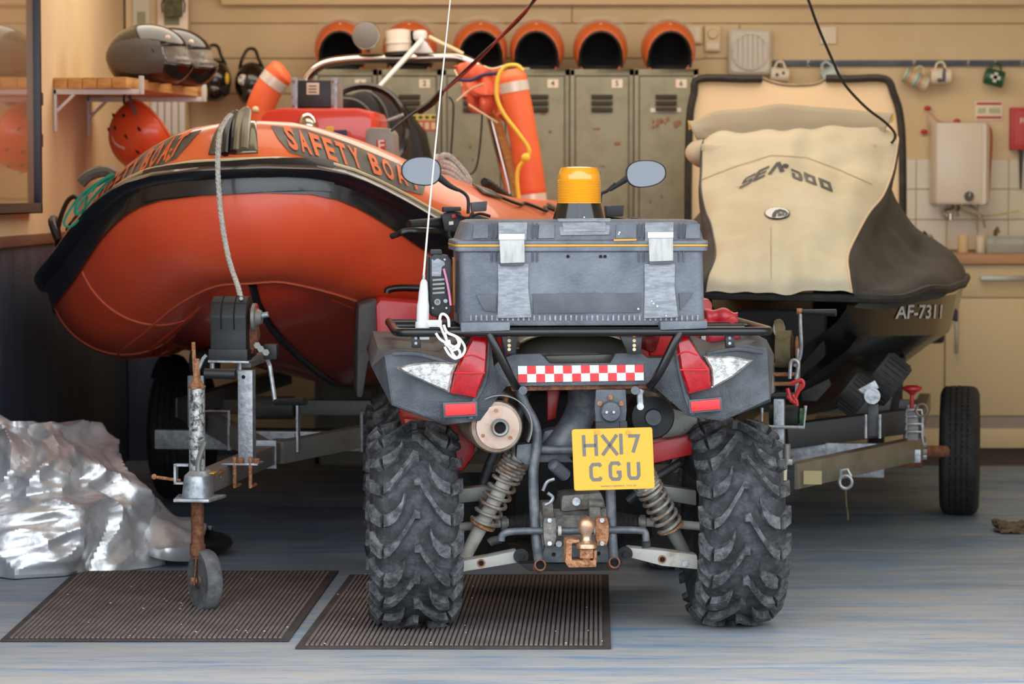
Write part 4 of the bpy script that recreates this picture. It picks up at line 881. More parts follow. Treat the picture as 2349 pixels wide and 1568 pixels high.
T.part('winch_arm', MB().beam(a(565, 832, .3), a(610, 815, .5), .03, .03), m_galvd, bev=.003)
T.part('ratchet_plate', MB().slab([a(*b_, .30) for b_ in ((568, 700), (582, 720), (590, 770), (580, 810), (568, 815))], (0, .05, 0)), m_rust2)
for x in (487, 550): T.part('plate_stud', MB().cyl(T.at(x, 832, .3), T.at(x, 848, .3), .008, seg=8), m_galv)
T.part('cross_roller', MB().cyl(a(500, 858, .33), a(548, 850, .36), .014), m_galv)
T.part('winch_cable', MB().sweep(cr([a(553, 684, .27), a(560, 692, .31), a(562, 700, .32)], 3), .006, 6), m_rope)
hnd = T.part('crank_handle', MB().sweep([a(610, 812, .34), a(619, 840, .30), a(632, 925, .28)], .007, 8), m_galv)
T.part('crank_knuckle', MB().box(a(622, 806, .33), (.045, .04, .05)), m_black, hnd, bev=.008)
T.part('handle_grip', MB().cyl(a(632, 922, .28), a(700, 920, .2), .010, .013, 14), m_black, hnd)
# frame
zf = zc
T.part('frame_joint', MB().bb((-.035, 1.0, zf - .045), (.035, 1.012, zf + .05)), m_galv); T.part('frame_joint', MB().bb((-.04, 1.30, zf - .045), (.04, 1.31, zf + .05)), m_galv)
for sgn in (-1, 1):
    T.part('frame_arm', MB().beam((sgn * .02, 1.1, zf), (sgn * .60, 2.3, zf + .06), .05, .075).beam((sgn * .60, 2.28, zf + .06), (sgn * .60, 4.3, zf + .06), .05, .075), m_galvd, bev=.003)
    T.part('u_bolt', MB().sweep([(sgn * .24, 1.5, zf - .03), (sgn * .24, 1.5, zf + .11), (sgn * .34, 1.5, zf + .11), (sgn * .34, 1.5, zf - .03)], .007, 8), m_galv)
    T.part('side_bracket', MB().bb((sgn * .42 - .03, 1.75, zf + .03), (sgn * .42 + .03, 1.78, zf + .22)), m_galv, bev=.003)
    T.part('hull_roller', MB().cyl((sgn * .42 - .05, 1.9, zf + .26), (sgn * .42 + .05, 1.9, zf + .26), .05), m_rubber, bev=.006)
T.part('cross_beam', MB().bb((-.60, 1.85, zf - .06), (.60, 1.9, zf + .01)), m_galv, bev=.003)
T.part('cross_beam', MB().bb((-.60, 2.9, zf - .01), (.60, 2.96, zf + .05)), m_galvd, bev=.003)
T.part('axle', MB().bb((-.74, 3.1, .24), (.74, 3.16, .30)), m_rubber, bev=.003)
T.part('keel_roller', MB().cyl((-.07, 1.15, zf + .15), (.07, 1.15, zf + .15), .04), m_rubber, bev=.006)
T.part('roller_bracket', MB().bb((-.085, 1.13, zf), (-.078, 1.17, zf + .18)).bb((.078, 1.13, zf), (.085, 1.17, zf + .18)), m_galv)
T.part('orange_lamp', MB().bb((-.93, 3.05, .60), (-.84, 3.09, .64)), M('amber_side_lamp', (190, 90, 30), .3))
T.part('mudguard', MB().sweep([(-.85, 3.13 + .32 * math.cos(t), .28 + .32 * math.sin(t)) for t in [.7 + k * .2 for k in range(9)]], .035, 8, sq=.2), m_rubber)
def road_tyre(fr, c, R, wd, mat=m_rubber, name='tyre'):
    h = wd / 2; mb = MB(); mb.lathe([(R * .56, -h * .8), (R * .7, -h), (R * .88, -h * .98), (R * .955, -h * .86), (R * .985, -h * .72)], c, (1, 0, 0), 44)
    mb.lathe([(R * .985, h * .72), (R * .955, h * .86), (R * .88, h * .98), (R * .7, h), (R * .56, h * .8)], c, (1, 0, 0), 44)
    prof = [(R * .985, -h * .72)]; n = 5
    for k in range(n):
        x0 = -h * .72 + k * (1.44 * h) / n; x1 = x0 + 1.44 * h / n
        prof += [(R * (1 - .012 * abs(k - 2) / 2), x0 + .003), (R * (1 - .012 * abs(k - 2) / 2), x1 - .005), (R * .965, x1 - .004), (R * .965, x1 - .0005)]
    prof[-1] = (R * .985, h * .72); prof.pop(-2)
    mb.lathe(prof, c, (1, 0, 0), 44); ty = fr.part(name, mb, mat, ang=25)
    rb = MB()
    for k in range(72):
        t = 2 * PI * k / 72
        for xx in (-.43, -.14, .14, .43): rb.box(V(c) + V((xx * h + .004 * (k % 2), math.cos(t) * R * .985, math.sin(t) * R * .985)), (.008, .004, .012), Matrix.Rotation(t, 3, 'X'))
    fr.part('tread_sipes', rb, mat, ty)
    fr.part('wheel_rim', MB().lathe([(R * .58, -h * .7), (R * .5, -h * .55), (R * .48, 0), (R * .2, .02), (.001, .02)], c, (1, 0, 0), 30).lathe([(R * .58, h * .7), (R * .5, h * .55), (R * .48, 0)], c, (1, 0, 0), 30), m_rim, ty)
    return ty
road_tyre(T, (-.80, 3.13, .285), .285, .19); road_tyre(T, (.80, 3.13, .285), .285, .19)

# ---------------- covered watercraft ----------------
J = Fr('personal_watercraft', 'covered personal watercraft under a beige and charcoal cover on the right trailer', 'watercraft', (W(1785, 690, 9.95).x, 9.95, 0), -10)
zz = lambda py, y: J.at(1850, py, y).z
ce_ = [(-.015, .885), (-.01, .95), (.10, 1.06), (.30, 1.19), (.58, 1.33), (.80, 1.43), (.98, 1.50), (1.10, 1.52), (1.30, 1.40), (1.6, 1.24), (2.5, 1.16), (2.95, .95)]
ed_ = [(.255, .01, .885), (.245, .02, .95), (.235, .14, 1.03), (.27, .34, 1.13), (.335, .60, 1.26), (.36, .82, 1.36), (.37, .98, 1.46), (.36, 1.10, 1.48), (.33, 1.30, 1.34), (.30, 1.6, 1.18), (.28, 2.5, 1.1), (.25, 2.93, .93)]
he_ = [(.29, .03, .875), (.40, .10, .875), (.50, .30, .89), (.57, .52, .905), (.60, .78, .92), (.615, .95, .93), (.62, 1.1, .935), (.62, 1.3, .94), (.62, 1.6, .94), (.61, 2.0, .92), (.58, 2.6, .92), (.5, 2.97, .90)]
cols = []
def crow(i):
    cy, cz = ce_[i]; e = V(ed_[i]); h = V(he_[i]); r = []
    kk = min(1, max(0, (i - 2) / 3))
    for t, b_ in ((0, (0, .06)), (.0, (0, 0)), (.12, (-.01, .03)), (.45, (-.04 * kk - .01, -.07 * kk)), (.75, (-.09 * kk, -.05 * kk)), (1, (0, 0))):
        p = h.lerp(e, t); r.append(V((p.x + b_[0], p.y, p.z + b_[1])) if not (t == 0 and b_[1] == .06) else V((h.x - .03, h.y + .02, h.z - .035)))
    r.append(V((e.x * .5, (e.y + cy) / 2 - .01, (e.z + cz) / 2 + .008))); ctr = V((0, cy, cz + .004))
    return [V((-p.x, p.y, p.z)) for p in r] + [ctr] + r[::-1]
CG = [[p + V((0, 0, .032 * max(0, 1 - i / 5))) for p in crow(i)] for i in range(12)]
def bez(P4, t):
    a_, b_, c_, d_ = P4; return .5 * ((2 * b_) + (c_ - a_) * t + (2 * a_ - 5 * b_ + 4 * c_ - d_) * t * t + (3 * b_ - a_ - 3 * c_ + d_) * t ** 3)
def cover(u, v):     # u 0..12 across, v 0..11 along
    iu = min(13, int(u)); iv = min(10, int(v)); fu, fv = u - iu, v - iv
    g = lambda r, c_: CG[max(0, min(11, r))][max(0, min(14, c_))]
    rows = [bez([g(iv - 1 + k, iu - 1 + m_) for m_ in range(4)], fu) for k in range(4)]; p = bez(rows, fv)
    wv = (1 - min(1, abs(u - 7) / 7) ** 3)
    n_ = noise.noise(V((p.x * 3.2, p.y * 2.4, p.z * 3))) * .026 + .020 * noise.noise(V((p.x * 11, p.y * 2.5, p.z * 2.2 + 5))) * wv + .011 * noise.noise(V((p.x * 5 + 7, p.z * 16, 2)))
    ridge = .012 * math.exp(-((p.x + .02) / .03) ** 2) * max(0, min(1, (v) / 1.5)) * max(0, 1 - v / 7)
    return p + V((0, -n_ * 1.2, n_ + ridge * .6))
NU, NV = 12, 8
allv = MB(); allv.grid(lambda u, v: cover(u * 14, v * 11), 14 * 8, 11 * 8); ski_bvh = BVHTree.FromPolygons(allv.v, allv.f)
q = MB(); q.grid(lambda u, v: cover(5 + u * 4, v * 11), 48, 99); J.part('cover_centre', q, m_beige, ang=80, label='beige centre panel of the cover')
for nm, o_, lb in (('cover_side', 0, None), ('cover_side', 9, None)):
    q = MB(); q.grid(lambda u, v: cover(o_ + u * 5, v * 11), 50, 99); J.part('cover_side', q, m_blkcloth, ang=80, label='charcoal side of the cover')
J.part('cover_hem', MB().sweep([cover(1.0 if k < 80 else 13.0, (v_ if k < 80 else v_)) for k, v_ in [(i, 11 - i * 11 / 79) for i in range(80)] + [(80 + i, i * 11 / 79) for i in range(80)]], .016, 7), m_blkbind)
for cu in (5, 9): J.part('panel_piping', MB().sweep([cover(cu, v_ / 8) + V((0, -.002, .002)) for v_ in range(0, 60)], .004, 5), m_ink if cu == 5 else m_panel)
def jd(name, vs, fs, mat, off=.003, label=None):
    q = MB(); decal(q, J, ski_bvh, vs, fs, off); return J.part(name, q, mat, label=label)
def ribbon(pts, wd):
    vs = []; fs = []
    for i, (x, y) in enumerate(pts):
        x2, y2 = pts[min(len(pts) - 1, i + 1)]; x1, y1 = pts[max(0, i - 1)]; dx, dy = x2 - x1, y2 - y1; l = math.hypot(dx, dy) or 1; vs += [(x - dy / l * wd / 2, y + dx / l * wd / 2), (x + dy / l * wd / 2, y - dx / l * wd / 2)]
    return vs, [(2 * i, 2 * i + 1, 2 * i + 3, 2 * i + 2) for i in range(len(pts) - 1)]
def line2(pts, n=8):
    out = []
    for i in range(len(pts) - 1):
        for k in range(n): t = k / n; out.append((pts[i][0] * (1 - t) + pts[i + 1][0] * t, pts[i][1] * (1 - t) + pts[i + 1][1] * t))
    return out + [pts[-1]]
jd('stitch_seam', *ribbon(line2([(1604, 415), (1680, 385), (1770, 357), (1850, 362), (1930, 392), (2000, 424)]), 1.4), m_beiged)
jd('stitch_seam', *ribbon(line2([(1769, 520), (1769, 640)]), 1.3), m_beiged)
# printed lettering climbing to a peak: SEA (dot) DOO
lt = []
def glyph(polys, x, y, wd, ht, sl, sh):      # unit strokes -> placed, sheared along the slope
    for pts in polys:
        vs = [(x + px_ * wd + sh * (py_ - .5) * ht, y + sl * (px_ - .5) * wd - py_ * ht) for px_, py_ in pts]; lt.append(vs)
Sg = [[(0, 0), (.8, 0), (1, .15), (1, .55), (.3, .55), (.3, .8), (1, .8), (1, 1), (.12, 1), (0, .85), (0, .42), (.7, .42), (.7, .2), (0, .2)]]
Eg = [[(0, 0), (1, 0), (1, .2), (.3, .2), (.3, .42), (.95, .42), (.95, .58), (.3, .58), (.3, .8), (1, .8), (1, 1), (.12, 1), (0, .85)]]
Ag = [[(0, 0), (.28, 0), (.62, .72), (.95, 0), (1.3, 0), (.78, 1), (.48, 1)]]
Dg = [[(0, 0), (.85, 0), (1, .2), (1, .8), (.85, 1), (0, 1), (0, .78), (.68, .78), (.68, .22), (.3, .22), (.3, .55), (0, .55)]]
Og = [[(0, .0), (1, 0), (1, .24), (.3, .24), (.3, .76), (.0, .76)], [(0, .76), (.72, .76), (.72, .24), (1, .24), (1, 1), (0, 1)]]
glyph(Sg, 1702, 428, 27, 24, -.5, .55); glyph(Eg, 1733, 412, 27, 25, -.45, .5); glyph(Ag, 1764, 399, 30, 25, -.2, .25)
lt.append([(1802 + 7 * math.cos(t), 382 + 5 * math.sin(t)) for t in [k * PI / 6 for k in range(12)]])
lt.append([(1684, 433), (1700, 428), (1712, 426), (1696, 430)])
glyph(Dg, 1816, 413, 24, 20, .42, -.2)
glyph(Og, 1846, 422, 26, 21, .42, -.25); glyph(Og, 1880, 436, 27, 22, .42, -.3)
allm = ([], [])
for g_ in lt:
    v_, f_ = poly_fill(g_, 8); o_ = len(allm[0]); allm[0].extend(v_); allm[1].extend([[i + o_ for i in ff] for ff in f_])
jd('lettering', *allm, m_ink, .004, 'dark SEA DOO print')
elp = lambda cx, cy, rx, ry, n=28, st=0: [(cx + rx * (1 + (st if k % 2 else 0)) * math.cos(2 * PI * k / n), cy + ry * (1 + (st if k % 2 else 0)) * math.sin(2 * PI * k / n)) for k in range(n)]
jd('emblem', *poly_fill(elp(1783, 491, 28, 14, 36, .05), 8), m_ink, .004); jd('emblem_white', *poly_fill(elp(1783, 491, 26, 12.5), 8), m_white, .0065)
jd('emblem_dark', *poly_fill([(1772, 502), (1774, 494), (1780, 487), (1790, 484), (1800, 487), (1806, 493), (1800, 492), (1790, 489), (1782, 494), (1780, 502)], 6), m_ink, .009)
t_ = ([], [])
vs, fs = text2d('BRP', 13, .3, 1.0, shear=.3); jd('emblem_letters', [(1794 + x, 497 - y * .8) for x, y in vs], fs, m_ink, .0095)
# windscreen tier with yellow tabs and mirror bulges
tier = MB(); tw = [J.at(*a_, 1.12) for a_ in ((1580, 280), (1640, 262), (1750, 245), (1830, 243), (1960, 256), (2050, 262))]; bw = [J.at(*a_, 1.02) for a_ in ((1600, 318), (1660, 335), (1750, 340), (1830, 340), (1960, 340), (2025, 318))]
tier.grid(lambda u, v: (lambda A, B_: A.lerp(B_, v) + V((0, -.05 * math.sin(PI * v) + .01 * noise.noise(V((u * 9, v * 4, 3))), .01 * noise.noise(V((u * 7, v * 4, 9))))))(cr(tw, 8)[int(round(u * 40))], cr(bw, 8)[int(round(u * 40))]), 40, 8)
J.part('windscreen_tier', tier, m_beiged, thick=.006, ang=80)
for pts in (((1578, 276), (1586, 280), (1592, 290), (1580, 298)), ((2046, 262), (2052, 262), (2050, 275), (2042, 284))): J.part('yellow_tab', MB().slab([J.at(*a_, 1.1) for a_ in pts], (0, .02, 0)), m_yrope)
def bulge(c, r, name): 
    q = MB(); q.ell(c, r, 20, 14); q.v = [v + V((.008, .008, .008)) * noise.noise(v * 14) for v in q.v]; J.part(name, q, m_beige, ang=80)
bulge(J.at(1628, 350, 1.04), (.095, .10, .06), 'mirror_bulge'); bulge(J.at(1985, 350, 1.04), (.085, .10, .07), 'mirror_bulge')
J.part('cover_shoulder', (lambda q: q.grid(lambda u, v: J.at(1610 + u * 400, 330 + v * 60 + 6 * math.sin(u * 9), .90 - .1 * math.sin(PI * u) * v) + V((0, .0, 0)), 20, 5))(MB()), m_beige, thick=.01)
# hull
def hs_(y):
    t = max(0, min(1, y / 1.0)); hw = .16 + .40 * t ** .6; zt = .885; zch = .745 - .04 * t; kz = .60 - .18 * min(1, t * 1.2)
    return [V((x, y, z)) for x, z in ((-hw * 1.05, zt), (-hw * 1.02, .80), (-hw, zch + .03), (-hw * .86, zch - .02), (-hw * .35, kz + .04), (0, kz), (hw * .35, kz + .04), (hw * .86, zch - .02), (hw, zch + .03), (hw * 1.02, .80), (hw * 1.05, zt))]
yh_ = [.06, .12, .2, .35, .55, .8, 1.2, 1.8, 2.6, 3.0]
hm = MB(); hm.grid(lambda u, v: hs_(yh_[int(round(v * 9))])[int(round(u * 10))] + (V((0, 0, .1)) if v == 0 else V()), 10, 9); J.part('hull', hm, m_skihull, ang=24)
J.part('hull_nose', MB().slab([V((-.16, .07, .86)), V((.16, .07, .86)), V((.16, .07, .70)), V((.05, .1, .60)), V((-.05, .1, .60)), V((-.16, .07, .70))], (0, .12, 0)), m_foam, bev=.02)  # matte black painted in for the shadow under the nose
J.part('rear_bumper', MB().bb((-.5, 2.98, .6), (.5, 3.05, .88)), m_black, bev=.02)
J.part('bow_eye', MB().sweep([V((.0 + .018 * math.cos(t), .05, .80 + .03 * math.sin(t))) for t in [2 * PI * k / 16 for k in range(16)]], .006, 7, closed=True), m_chrome)
hb_ = BVHTree.FromPolygons(hm.v, hm.f)
vs, fs = text2d('AF-7311', 44, .7, .72, shear=.12); cx_, cy_ = 2112, 716
q = MB(); decal(q, J, hb_, [(cx_ + x * (1 - x * .0016), cy_ - y * 1.0 - x * .01) for x, y in vs], fs, .004); J.part('lettering', q, m_white)
J.part('side_step', MB().slab([J.at(*a_, 1.75) for a_ in ((2170, 690), (2196, 715), (2196, 740), (2165, 722))], (0, .15, 0)), m_black, bev=.01)
J.part('tow_strap', MB().sweep(cr([V((0, .05, .77)), V((.0, .03, .72)), V((-.0, -.02, .68))], 4), .018, 6, sq=.3), m_rust2)

# ---------------- watercraft trailer ----------------
K = Fr('watercraft_trailer', 'galvanised trailer with hand winch under the covered watercraft', 'trailer', (.90, 9.42, 0), -10)
a = K.at
def kpl(name, pts, y, d, mat, bev=.003, par=None, label=None): return K.part(name, MB().slab([K.at(m_, n_, y) for m_, n_ in pts], (0, d, 0)), mat, par, bev=bev, label=label)
p0, p1 = a(1774, 1050, 0), a(1798, 1050, 0)
K.part('winch_post', MB().bb((p0.x, 0, .39), (p1.x, .05, a(1785, 915, 0).z)), m_galv, bev=.003)
K.part('post_foot', MB().bb((p0.x - .02, -.02, .375), (p1.x + .03, .08, .395)), m_galv, bev=.003)
K.part('drawbar', MB().beam((p0.x + .015, .09, .34), (p0.x + .015, -.62, .34), .05, .06), m_galvd, bev=.004)
K.part('drawbar_hitch', MB().loft([rrect(p0.x - .03, p0.x + .05, -.72, -.58, .03, .31), rrect(p0.x - .02, p0.x + .04, -.7, -.58, .025, .38)]), m_galv, bev=.004)
kpl('strap_tail', [(1764, 1062), (1806, 1062), (1804, 1110), (1790, 1165), (1778, 1168), (1782, 1120)], -.05, .008, M('cream_webbing_strap', (196, 184, 156), .7, col2=(214, 204, 180), sc_=20), .001)
kpl('torn_label', [(1788, 1140), (1800, 1138), (1796, 1158), (1784, 1166)], -.056, .004, m_paper, 0)
K.part('hook_bracket', MB().sweep([a(*b_, -.02) for b_ in ((1748, 935), (1748, 978), (1844, 980), (1848, 930))], .006, 8), m_galv)
K.part('keel_roller', MB().cyl(a(1765, 952, .1), a(1832, 952, .1), .035), m_rubber, bev=.006)
K.part('green_cap', MB().cyl(a(1836, 956, .1), a(1842, 956, .1), .03), m_gdark)
K.part('pinch_bolt', MB().cyl(a(1805, 1018, -.01), a(1805, 1060, -.01), .012), m_galvd)
c = a(1798, 800, .05); K.part('winch_drum', MB().lathe([(.045, -.03), (.03, -.028), (.03, .028), (.045, .03)], c, (1, 0, 0)), m_rust2)
K.part('strap_roll', MB().cyl(c - V((.025, 0, 0)), c + V((.025, 0, 0)), .062, seg=26), M('olive_strap', (92, 84, 56), .9, col2=(74, 66, 46), sc_=40))
kpl('winch_frame', [(1766, 820), (1772, 820), (1776, 900), (1766, 906)], .02, .06, m_galvd); kpl('winch_frame', [(1828, 800), (1834, 802), (1832, 880), (1822, 918)], .02, .06, m_galv)
K.part('ratchet_gear', MB().lathe([(.04, 0), (.044, .003), (.04, .006)], a(1826, 800, .05), (1, 0, 0)), m_rust)
for n_ in (836, 858, 880, 908): K.part('tie_bolt', MB().cyl(a(1770, n_, .03), a(1826, n_, .03), .007 if n_ != 908 else .012, seg=8), m_rust if n_ != 908 else m_black)
K.part('winch_strap', MB().sweep([a(1790, 780, .04), a(1788, 750, .3), a(1786, 735, .46)], .016, 6, sq=.25), M('olive_strap_web', (86, 80, 58), .9))
h1 = K.part('crank_handle', MB().sweep(cr([a(1836, 716, -.03), a(1836, 740, -.03), a(1838, 790, -.02), a(1834, 822, 0), a(1822, 840, .0)], 4), .006, 8), m_galv)
K.part('handle_grip', MB().cyl(a(1836, 715, -.03), a(1918, 717, -.05), .008, .012, 12), m_black, h1); K.part('handle_nut', MB().cyl(a(1828, 714, -.03), a(1840, 714, -.03), .01, seg=8), m_rust, h1)
K.part('safety_hook', MB().sweep(cr([a(*b_, -.02) for b_ in ((1812, 868), (1814, 832), (1824, 826), (1832, 836), (1826, 870))], 5), .006, 8), m_galv)
for pts in (((1806, 890), (1816, 920), (1826, 908), (1838, 880)), ((1806, 908), (1826, 925)), ((1812, 880), (1838, 872), (1842, 884), (1830, 896)), ((1818, 905), (1826, 918), (1828, 930))): K.part('red_cord', MB().sweep(cr([a(*b_, -.03) for b_ in pts], 4), .007, 7), m_firered)
# angled side arm, cross plates
A0, A1 = a(1816, 1092, .06), a(2110, 1014, 1.22)
K.part('side_arm', MB().beam(A0, V((A1.x, A1.y, A0.z + .0)), .05, .085), M('weathered_galvanised_beam', (132, 126, 112), .5, .4, col2=(112, 106, 94), sc_=8), bev=.004)
K.part('side_arm', MB().beam((-A0.x + .02, .06, .34), (-.45, .8, .35), .05, .07), m_galvd, bev=.004)
K.part('arm_end_cap', MB().box(A0 + V((-.015, -.03, 0)), (.05, .05, .09)), m_rubber, bev=.003)
K.part('rating_plate', MB().bb((A0.x + .04, A0.y - .005, A0.z - .025), (A0.x + .10, A0.y + .0, A0.z + .02)), M('yellowed_label', (170, 156, 112), .6))
K.part('cross_plate', MB().bb((-.45, 1.03, a(2000, 1095, 1.03).z), (a(2028, 1080, 1.03).x, 1.06, .36)), m_galv, bev=.003)
K.part('cross_plate', MB().bb((.2, 1.1, a(2050, 1060, 1.1).z), (a(2112, 1050, 1.1).x, 1.14, a(2050, 1030, 1.1).z)), m_galv, bev=.003)
K.part('cross_tube', MB().beam(a(1800, 1000, 1.0), a(2080, 965, 1.2), .07, .09), M('black_grey_beam', (58, 58, 60), .5), bev=.006)
p = a(1930, 1060, .3); K.part('axle', MB().bb((-.55, 1.62, .22), (.40, 1.68, .29)), m_rust2, bev=.003)
K.part('axle_stub', MB().cyl(a(2096, 1035, 1.2), a(2170, 1035, 1.3), .022), m_rust2)
K.part('side_rail', MB().beam((.36, 1.4, .35), (.36, 3.2, .36), .05, .075).beam((-.36, 1.4, .35), (-.36, 3.2, .36), .05, .075).beam((-.38, 2.9, .36), (.38, 2.9, .36), .05, .06), m_galvd, bev=.004)
# shackle and cord under the arm
p = a(1940, 1105, .33); K.part('shackle', MB().sweep([p + V((.021 * math.cos(t), 0, .022 * math.sin(t))) for t in [2 * PI * k / 20 for k in range(20)]], .006, 8, closed=True), m_galv)
K.part('shackle', MB().sweep([a(*b_, .33) for b_ in ((1928, 1098), (1930, 1078), (1944, 1076), (1952, 1092))], .006, 8), m_galv)
K.part('hanging_cord', MB().sweep(cr([a(*b_, .33) for b_ in ((1940, 1120), (1941, 1150), (1945, 1180), (1945, 1192))], 4), .003, 5), m_cloth)
# roller cradle on its stem
def troll(c, ax, r, wd, name='ribbed_roller'):
    ax = V(ax).normalized(); mb = MB(); mb.lathe([(.02, -wd / 2), (r * .93, -wd / 2), (r, -wd / 2 + .01), (r, wd / 2 - .01), (r * .93, wd / 2), (.02, wd / 2)], c, ax, 30); o_ = K.part(name, mb, m_rubber)
    x = ax.orthogonal().normalized(); y = ax.cross(x); rb = MB()
    for k in range(26): t = 2 * PI * k / 26; d = x * math.cos(t) + y * math.sin(t); rb.beam(V(c) + d * (r + .001) - ax * (wd / 2 - .012), V(c) + d * (r + .001) + ax * (wd / 2 - .012), .006, .006, d)
    K.part('roller_ribs', rb, m_rubber, o_)
troll(a(1962, 905, .55), (.55, 0, -.42), .07, .085); troll(a(2034, 870, .62), (.55, 0, -.42), .085, .10)
K.part('cradle_bar', MB().beam(a(1966, 905, .5), a(2012, 880, .5), .03, .03), m_galv, bev=.003)
K.part('cradle_eye', MB().cyl(a(2001, 908, .5), a(2001, 908, .47), .028).cyl(a(2001, 908, .47), a(2001, 908, .462), .012), m_galv)
K.part('cradle_stem', MB().bb(a(1990, 1000, .52), a(2016, 925, .55)), M('dark_grey_post', (60, 60, 64), .5), bev=.003)
for x_ in (1986, 2018): K.part('u_bolt', MB().sweep([a(x_, 1005, .5), a(x_, 950, .5)], .0055, 8), m_galv)
kpl('bunk_flap', [(1838, 900), (1900, 870), (1905, 885), (1872, 920), (1840, 918)], .35, .05, m_rubber)
# mast clamp with U bolts and red knob
K.part('side_mast', MB().bb(a(2080, 1010, .95), a(2108, 925, 1.0)), m_galvd, bev=.003)
for n_ in (940, 955, 972, 990): K.part('u_bolt', MB().sweep([a(*b_, .93) for b_ in ((2078, n_ + 14), (2080, n_), (2114, n_), (2117, n_ + 26))], .0055, 8), m_galv)
q = a(2114, 940, .92); K.part('pin_ring', MB().sweep([q + V((.02 * math.cos(t), 0, .022 * math.sin(t))) for t in [2 * PI * k / 18 for k in range(18)]], .0045, 6, closed=True), m_steel)
K.part('red_knob', MB().lathe([(.007, -.06), (.007, -.01), (.016, 0), (.036, .012), (.036, .02), (.02, .026), (.001, .027)], a(2092, 900, .95)), m_firered)
kpl('guide_arm', [(2062, 820), (2078, 820), (2060, 940), (2040, 944)], 1.3, .05, m_rubber)
for n_ in (1020, 1035, 1048): K.part('nut', MB().cyl(a(2118, n_, .88), a(2126, n_, .88), .009, seg=6), m_galv)
tw_ = W(2203, 1182, 11.3); tl = K.i @ V((1.775, 11.3, .256))
road_tyre(K, (tl.x, tl.y, .256), .256, .155); road_tyre(K, (-.62, tl.y, .256), .256, .155)
K.part('axle_stub', MB().cyl((.5, tl.y, .256), (tl.x, tl.y, .256), .02), m_rust2)

# ---------------- silver tarp heap ----------------
tc_ = V((-1.68, 10.02, 0)); f = Fr('silver_tarpaulin', 'crumpled silver tarpaulin heaped on the floor by the left wall', 'tarpaulin', (-1.50, 9.85, 0))
def fold(p, amp, fr_):      # sharp creases: ridged noise
    s_ = 0; a_ = amp
    for k in range(3):
        s_ += a_ * noise.voronoi(p * fr_ + V((k * 7.3, 1.7, 3.1)))[0][0] * (1 - .3 * k); a_ *= .52; fr_ *= 2.1
    return s_ * 1.15
def tarp(u, v):
    # dome of the heap: angle round and height, seen mostly from the front
    th = (u - .5) * PI * 1.6 - PI / 2; t = v
    rx, ry, H = .42, .40, .47
    rr = math.sqrt(max(0, 1 - t ** 2.6))
    hmul = 1 - .52 * max(0, math.cos(th)) ** 2
    base = V((-.19 + rx * rr * math.cos(th), ry * rr * math.sin(th), H * t))
    base.z *= 1 - .22 * max(0, rr * math.cos(th))
    nrm = V((math.cos(th), math.sin(th), .5 * t + .1)).normalized()
    P_ = V((base.x, base.y, base.z))
    wp = P_ + V((noise.noise(P_ * 4), noise.noise(P_ * 4 + V((5, 0, 0))), noise.noise(P_ * 4 + V((0, 5, 0))))) * .15
    d = fold(V((wp.x * 1.0 + wp.z * .4, wp.y, wp.z * .8 - wp.x * .3)), .125, 5.2) - .05
    q_ = base + nrm * d
    if v < .04: q_.z = max(0.003, base.z + .0)
    q_.z = max(q_.z, .004); return q_
q = MB(); q.grid(tarp, 190, 110); f.part('sheet', q, m_tarp, ang=24, thick=.002)
def tail(u, v):
    x = .16 + u * .34; y = -.16 + v * .5 + .06 * math.sin(u * 7); hgt = (.16 * (1 - u) + .07) * math.sin(PI * min(1, .08 + v * 1.0)) ** .8
    P_ = V((x, y, hgt)); d = fold(P_, .06, 5.5); return V((x - .06, y + .0, max(.003, hgt + d * (0 if v < .02 else 1) - .01)))
q = MB(); q.grid(tail, 60, 50); f.part('trailing_edge', q, m_tarp, ang=24, thick=.002)
q = MB(); q.ell((.40, .15, .045), (.12, .12, .045), 16, 8); f.part('dark_lining', q, m_black)

# ---------------- mats, rag ----------------
def mat_(corners, label, n):
    cs = [W(*c_[:2], c_[2]) for c_ in corners]; cs = [V((c_.x, c_.y, 0)) for c_ in cs]      # front-left, front-right, back-right, back-left
    o_ = V((sum(c_.x for c_ in cs) / 4, sum(c_.y for c_ in cs) / 4, .001)); f = Fr('entrance_mat', label, 'mat', o_, group=None); L4 = [c_ - V((o_.x, o_.y, 0)) for c_ in cs]
    f.part('backing', MB().slab(L4, (0, 0, .006)), m_mat, bev=.001, seg=1)
    for k in range(n):
        t0 = (k + .22) / n * .95 + .025; t1 = (k + .82) / n * .95 + .025; u0, u1 = .02, .975
        A, B_ = L4[0].lerp(L4[1], t0), L4[0].lerp(L4[1], t1); C_, D_ = L4[3].lerp(L4[2], t1), L4[3].lerp(L4[2], t0)
        pts = [A.lerp(D_, u0), B_.lerp(C_, u0), B_.lerp(C_, u1), A.lerp(D_, u1)]
        f.part('pile_rib', MB().loft([[p + V((0, 0, .006)) for p in pts], [p.lerp(sum(pts, V()) / 4, .0) + V((0, 0, .0098)) for p in pts]]), m_rib)
    q = MB()
    for k in range(26):
        u, v = random.random(), random.random() ** 1.3; p = L4[0].lerp(L4[1], u).lerp(L4[3].lerp(L4[2], u), v); q.ell(p + V((0, 0, .0108)), (random.uniform(.0015, .004),) * 2 + (.0012,), 6, 4)
    g_ = f.part('grit', q, m_card); g_['kind'] = 'stuff'
D1 = lambda py: 1.26 * FPX / (py - 450) * 1.0
mat_([(0, 1478, D1(1478)), (662, 1478, D1(1478)), (776, 1316, D1(1316)), (174, 1316, D1(1316))], 'brown ribbed entrance mat under the jockey wheel', 54)
mat_([(677, 1495, D1(1495)), (1402, 1495, D1(1495)), (1396, 1325, D1(1325)), (802, 1325, D1(1325))], 'brown ribbed entrance mat under the left rear wheel of the quad bike', 60)
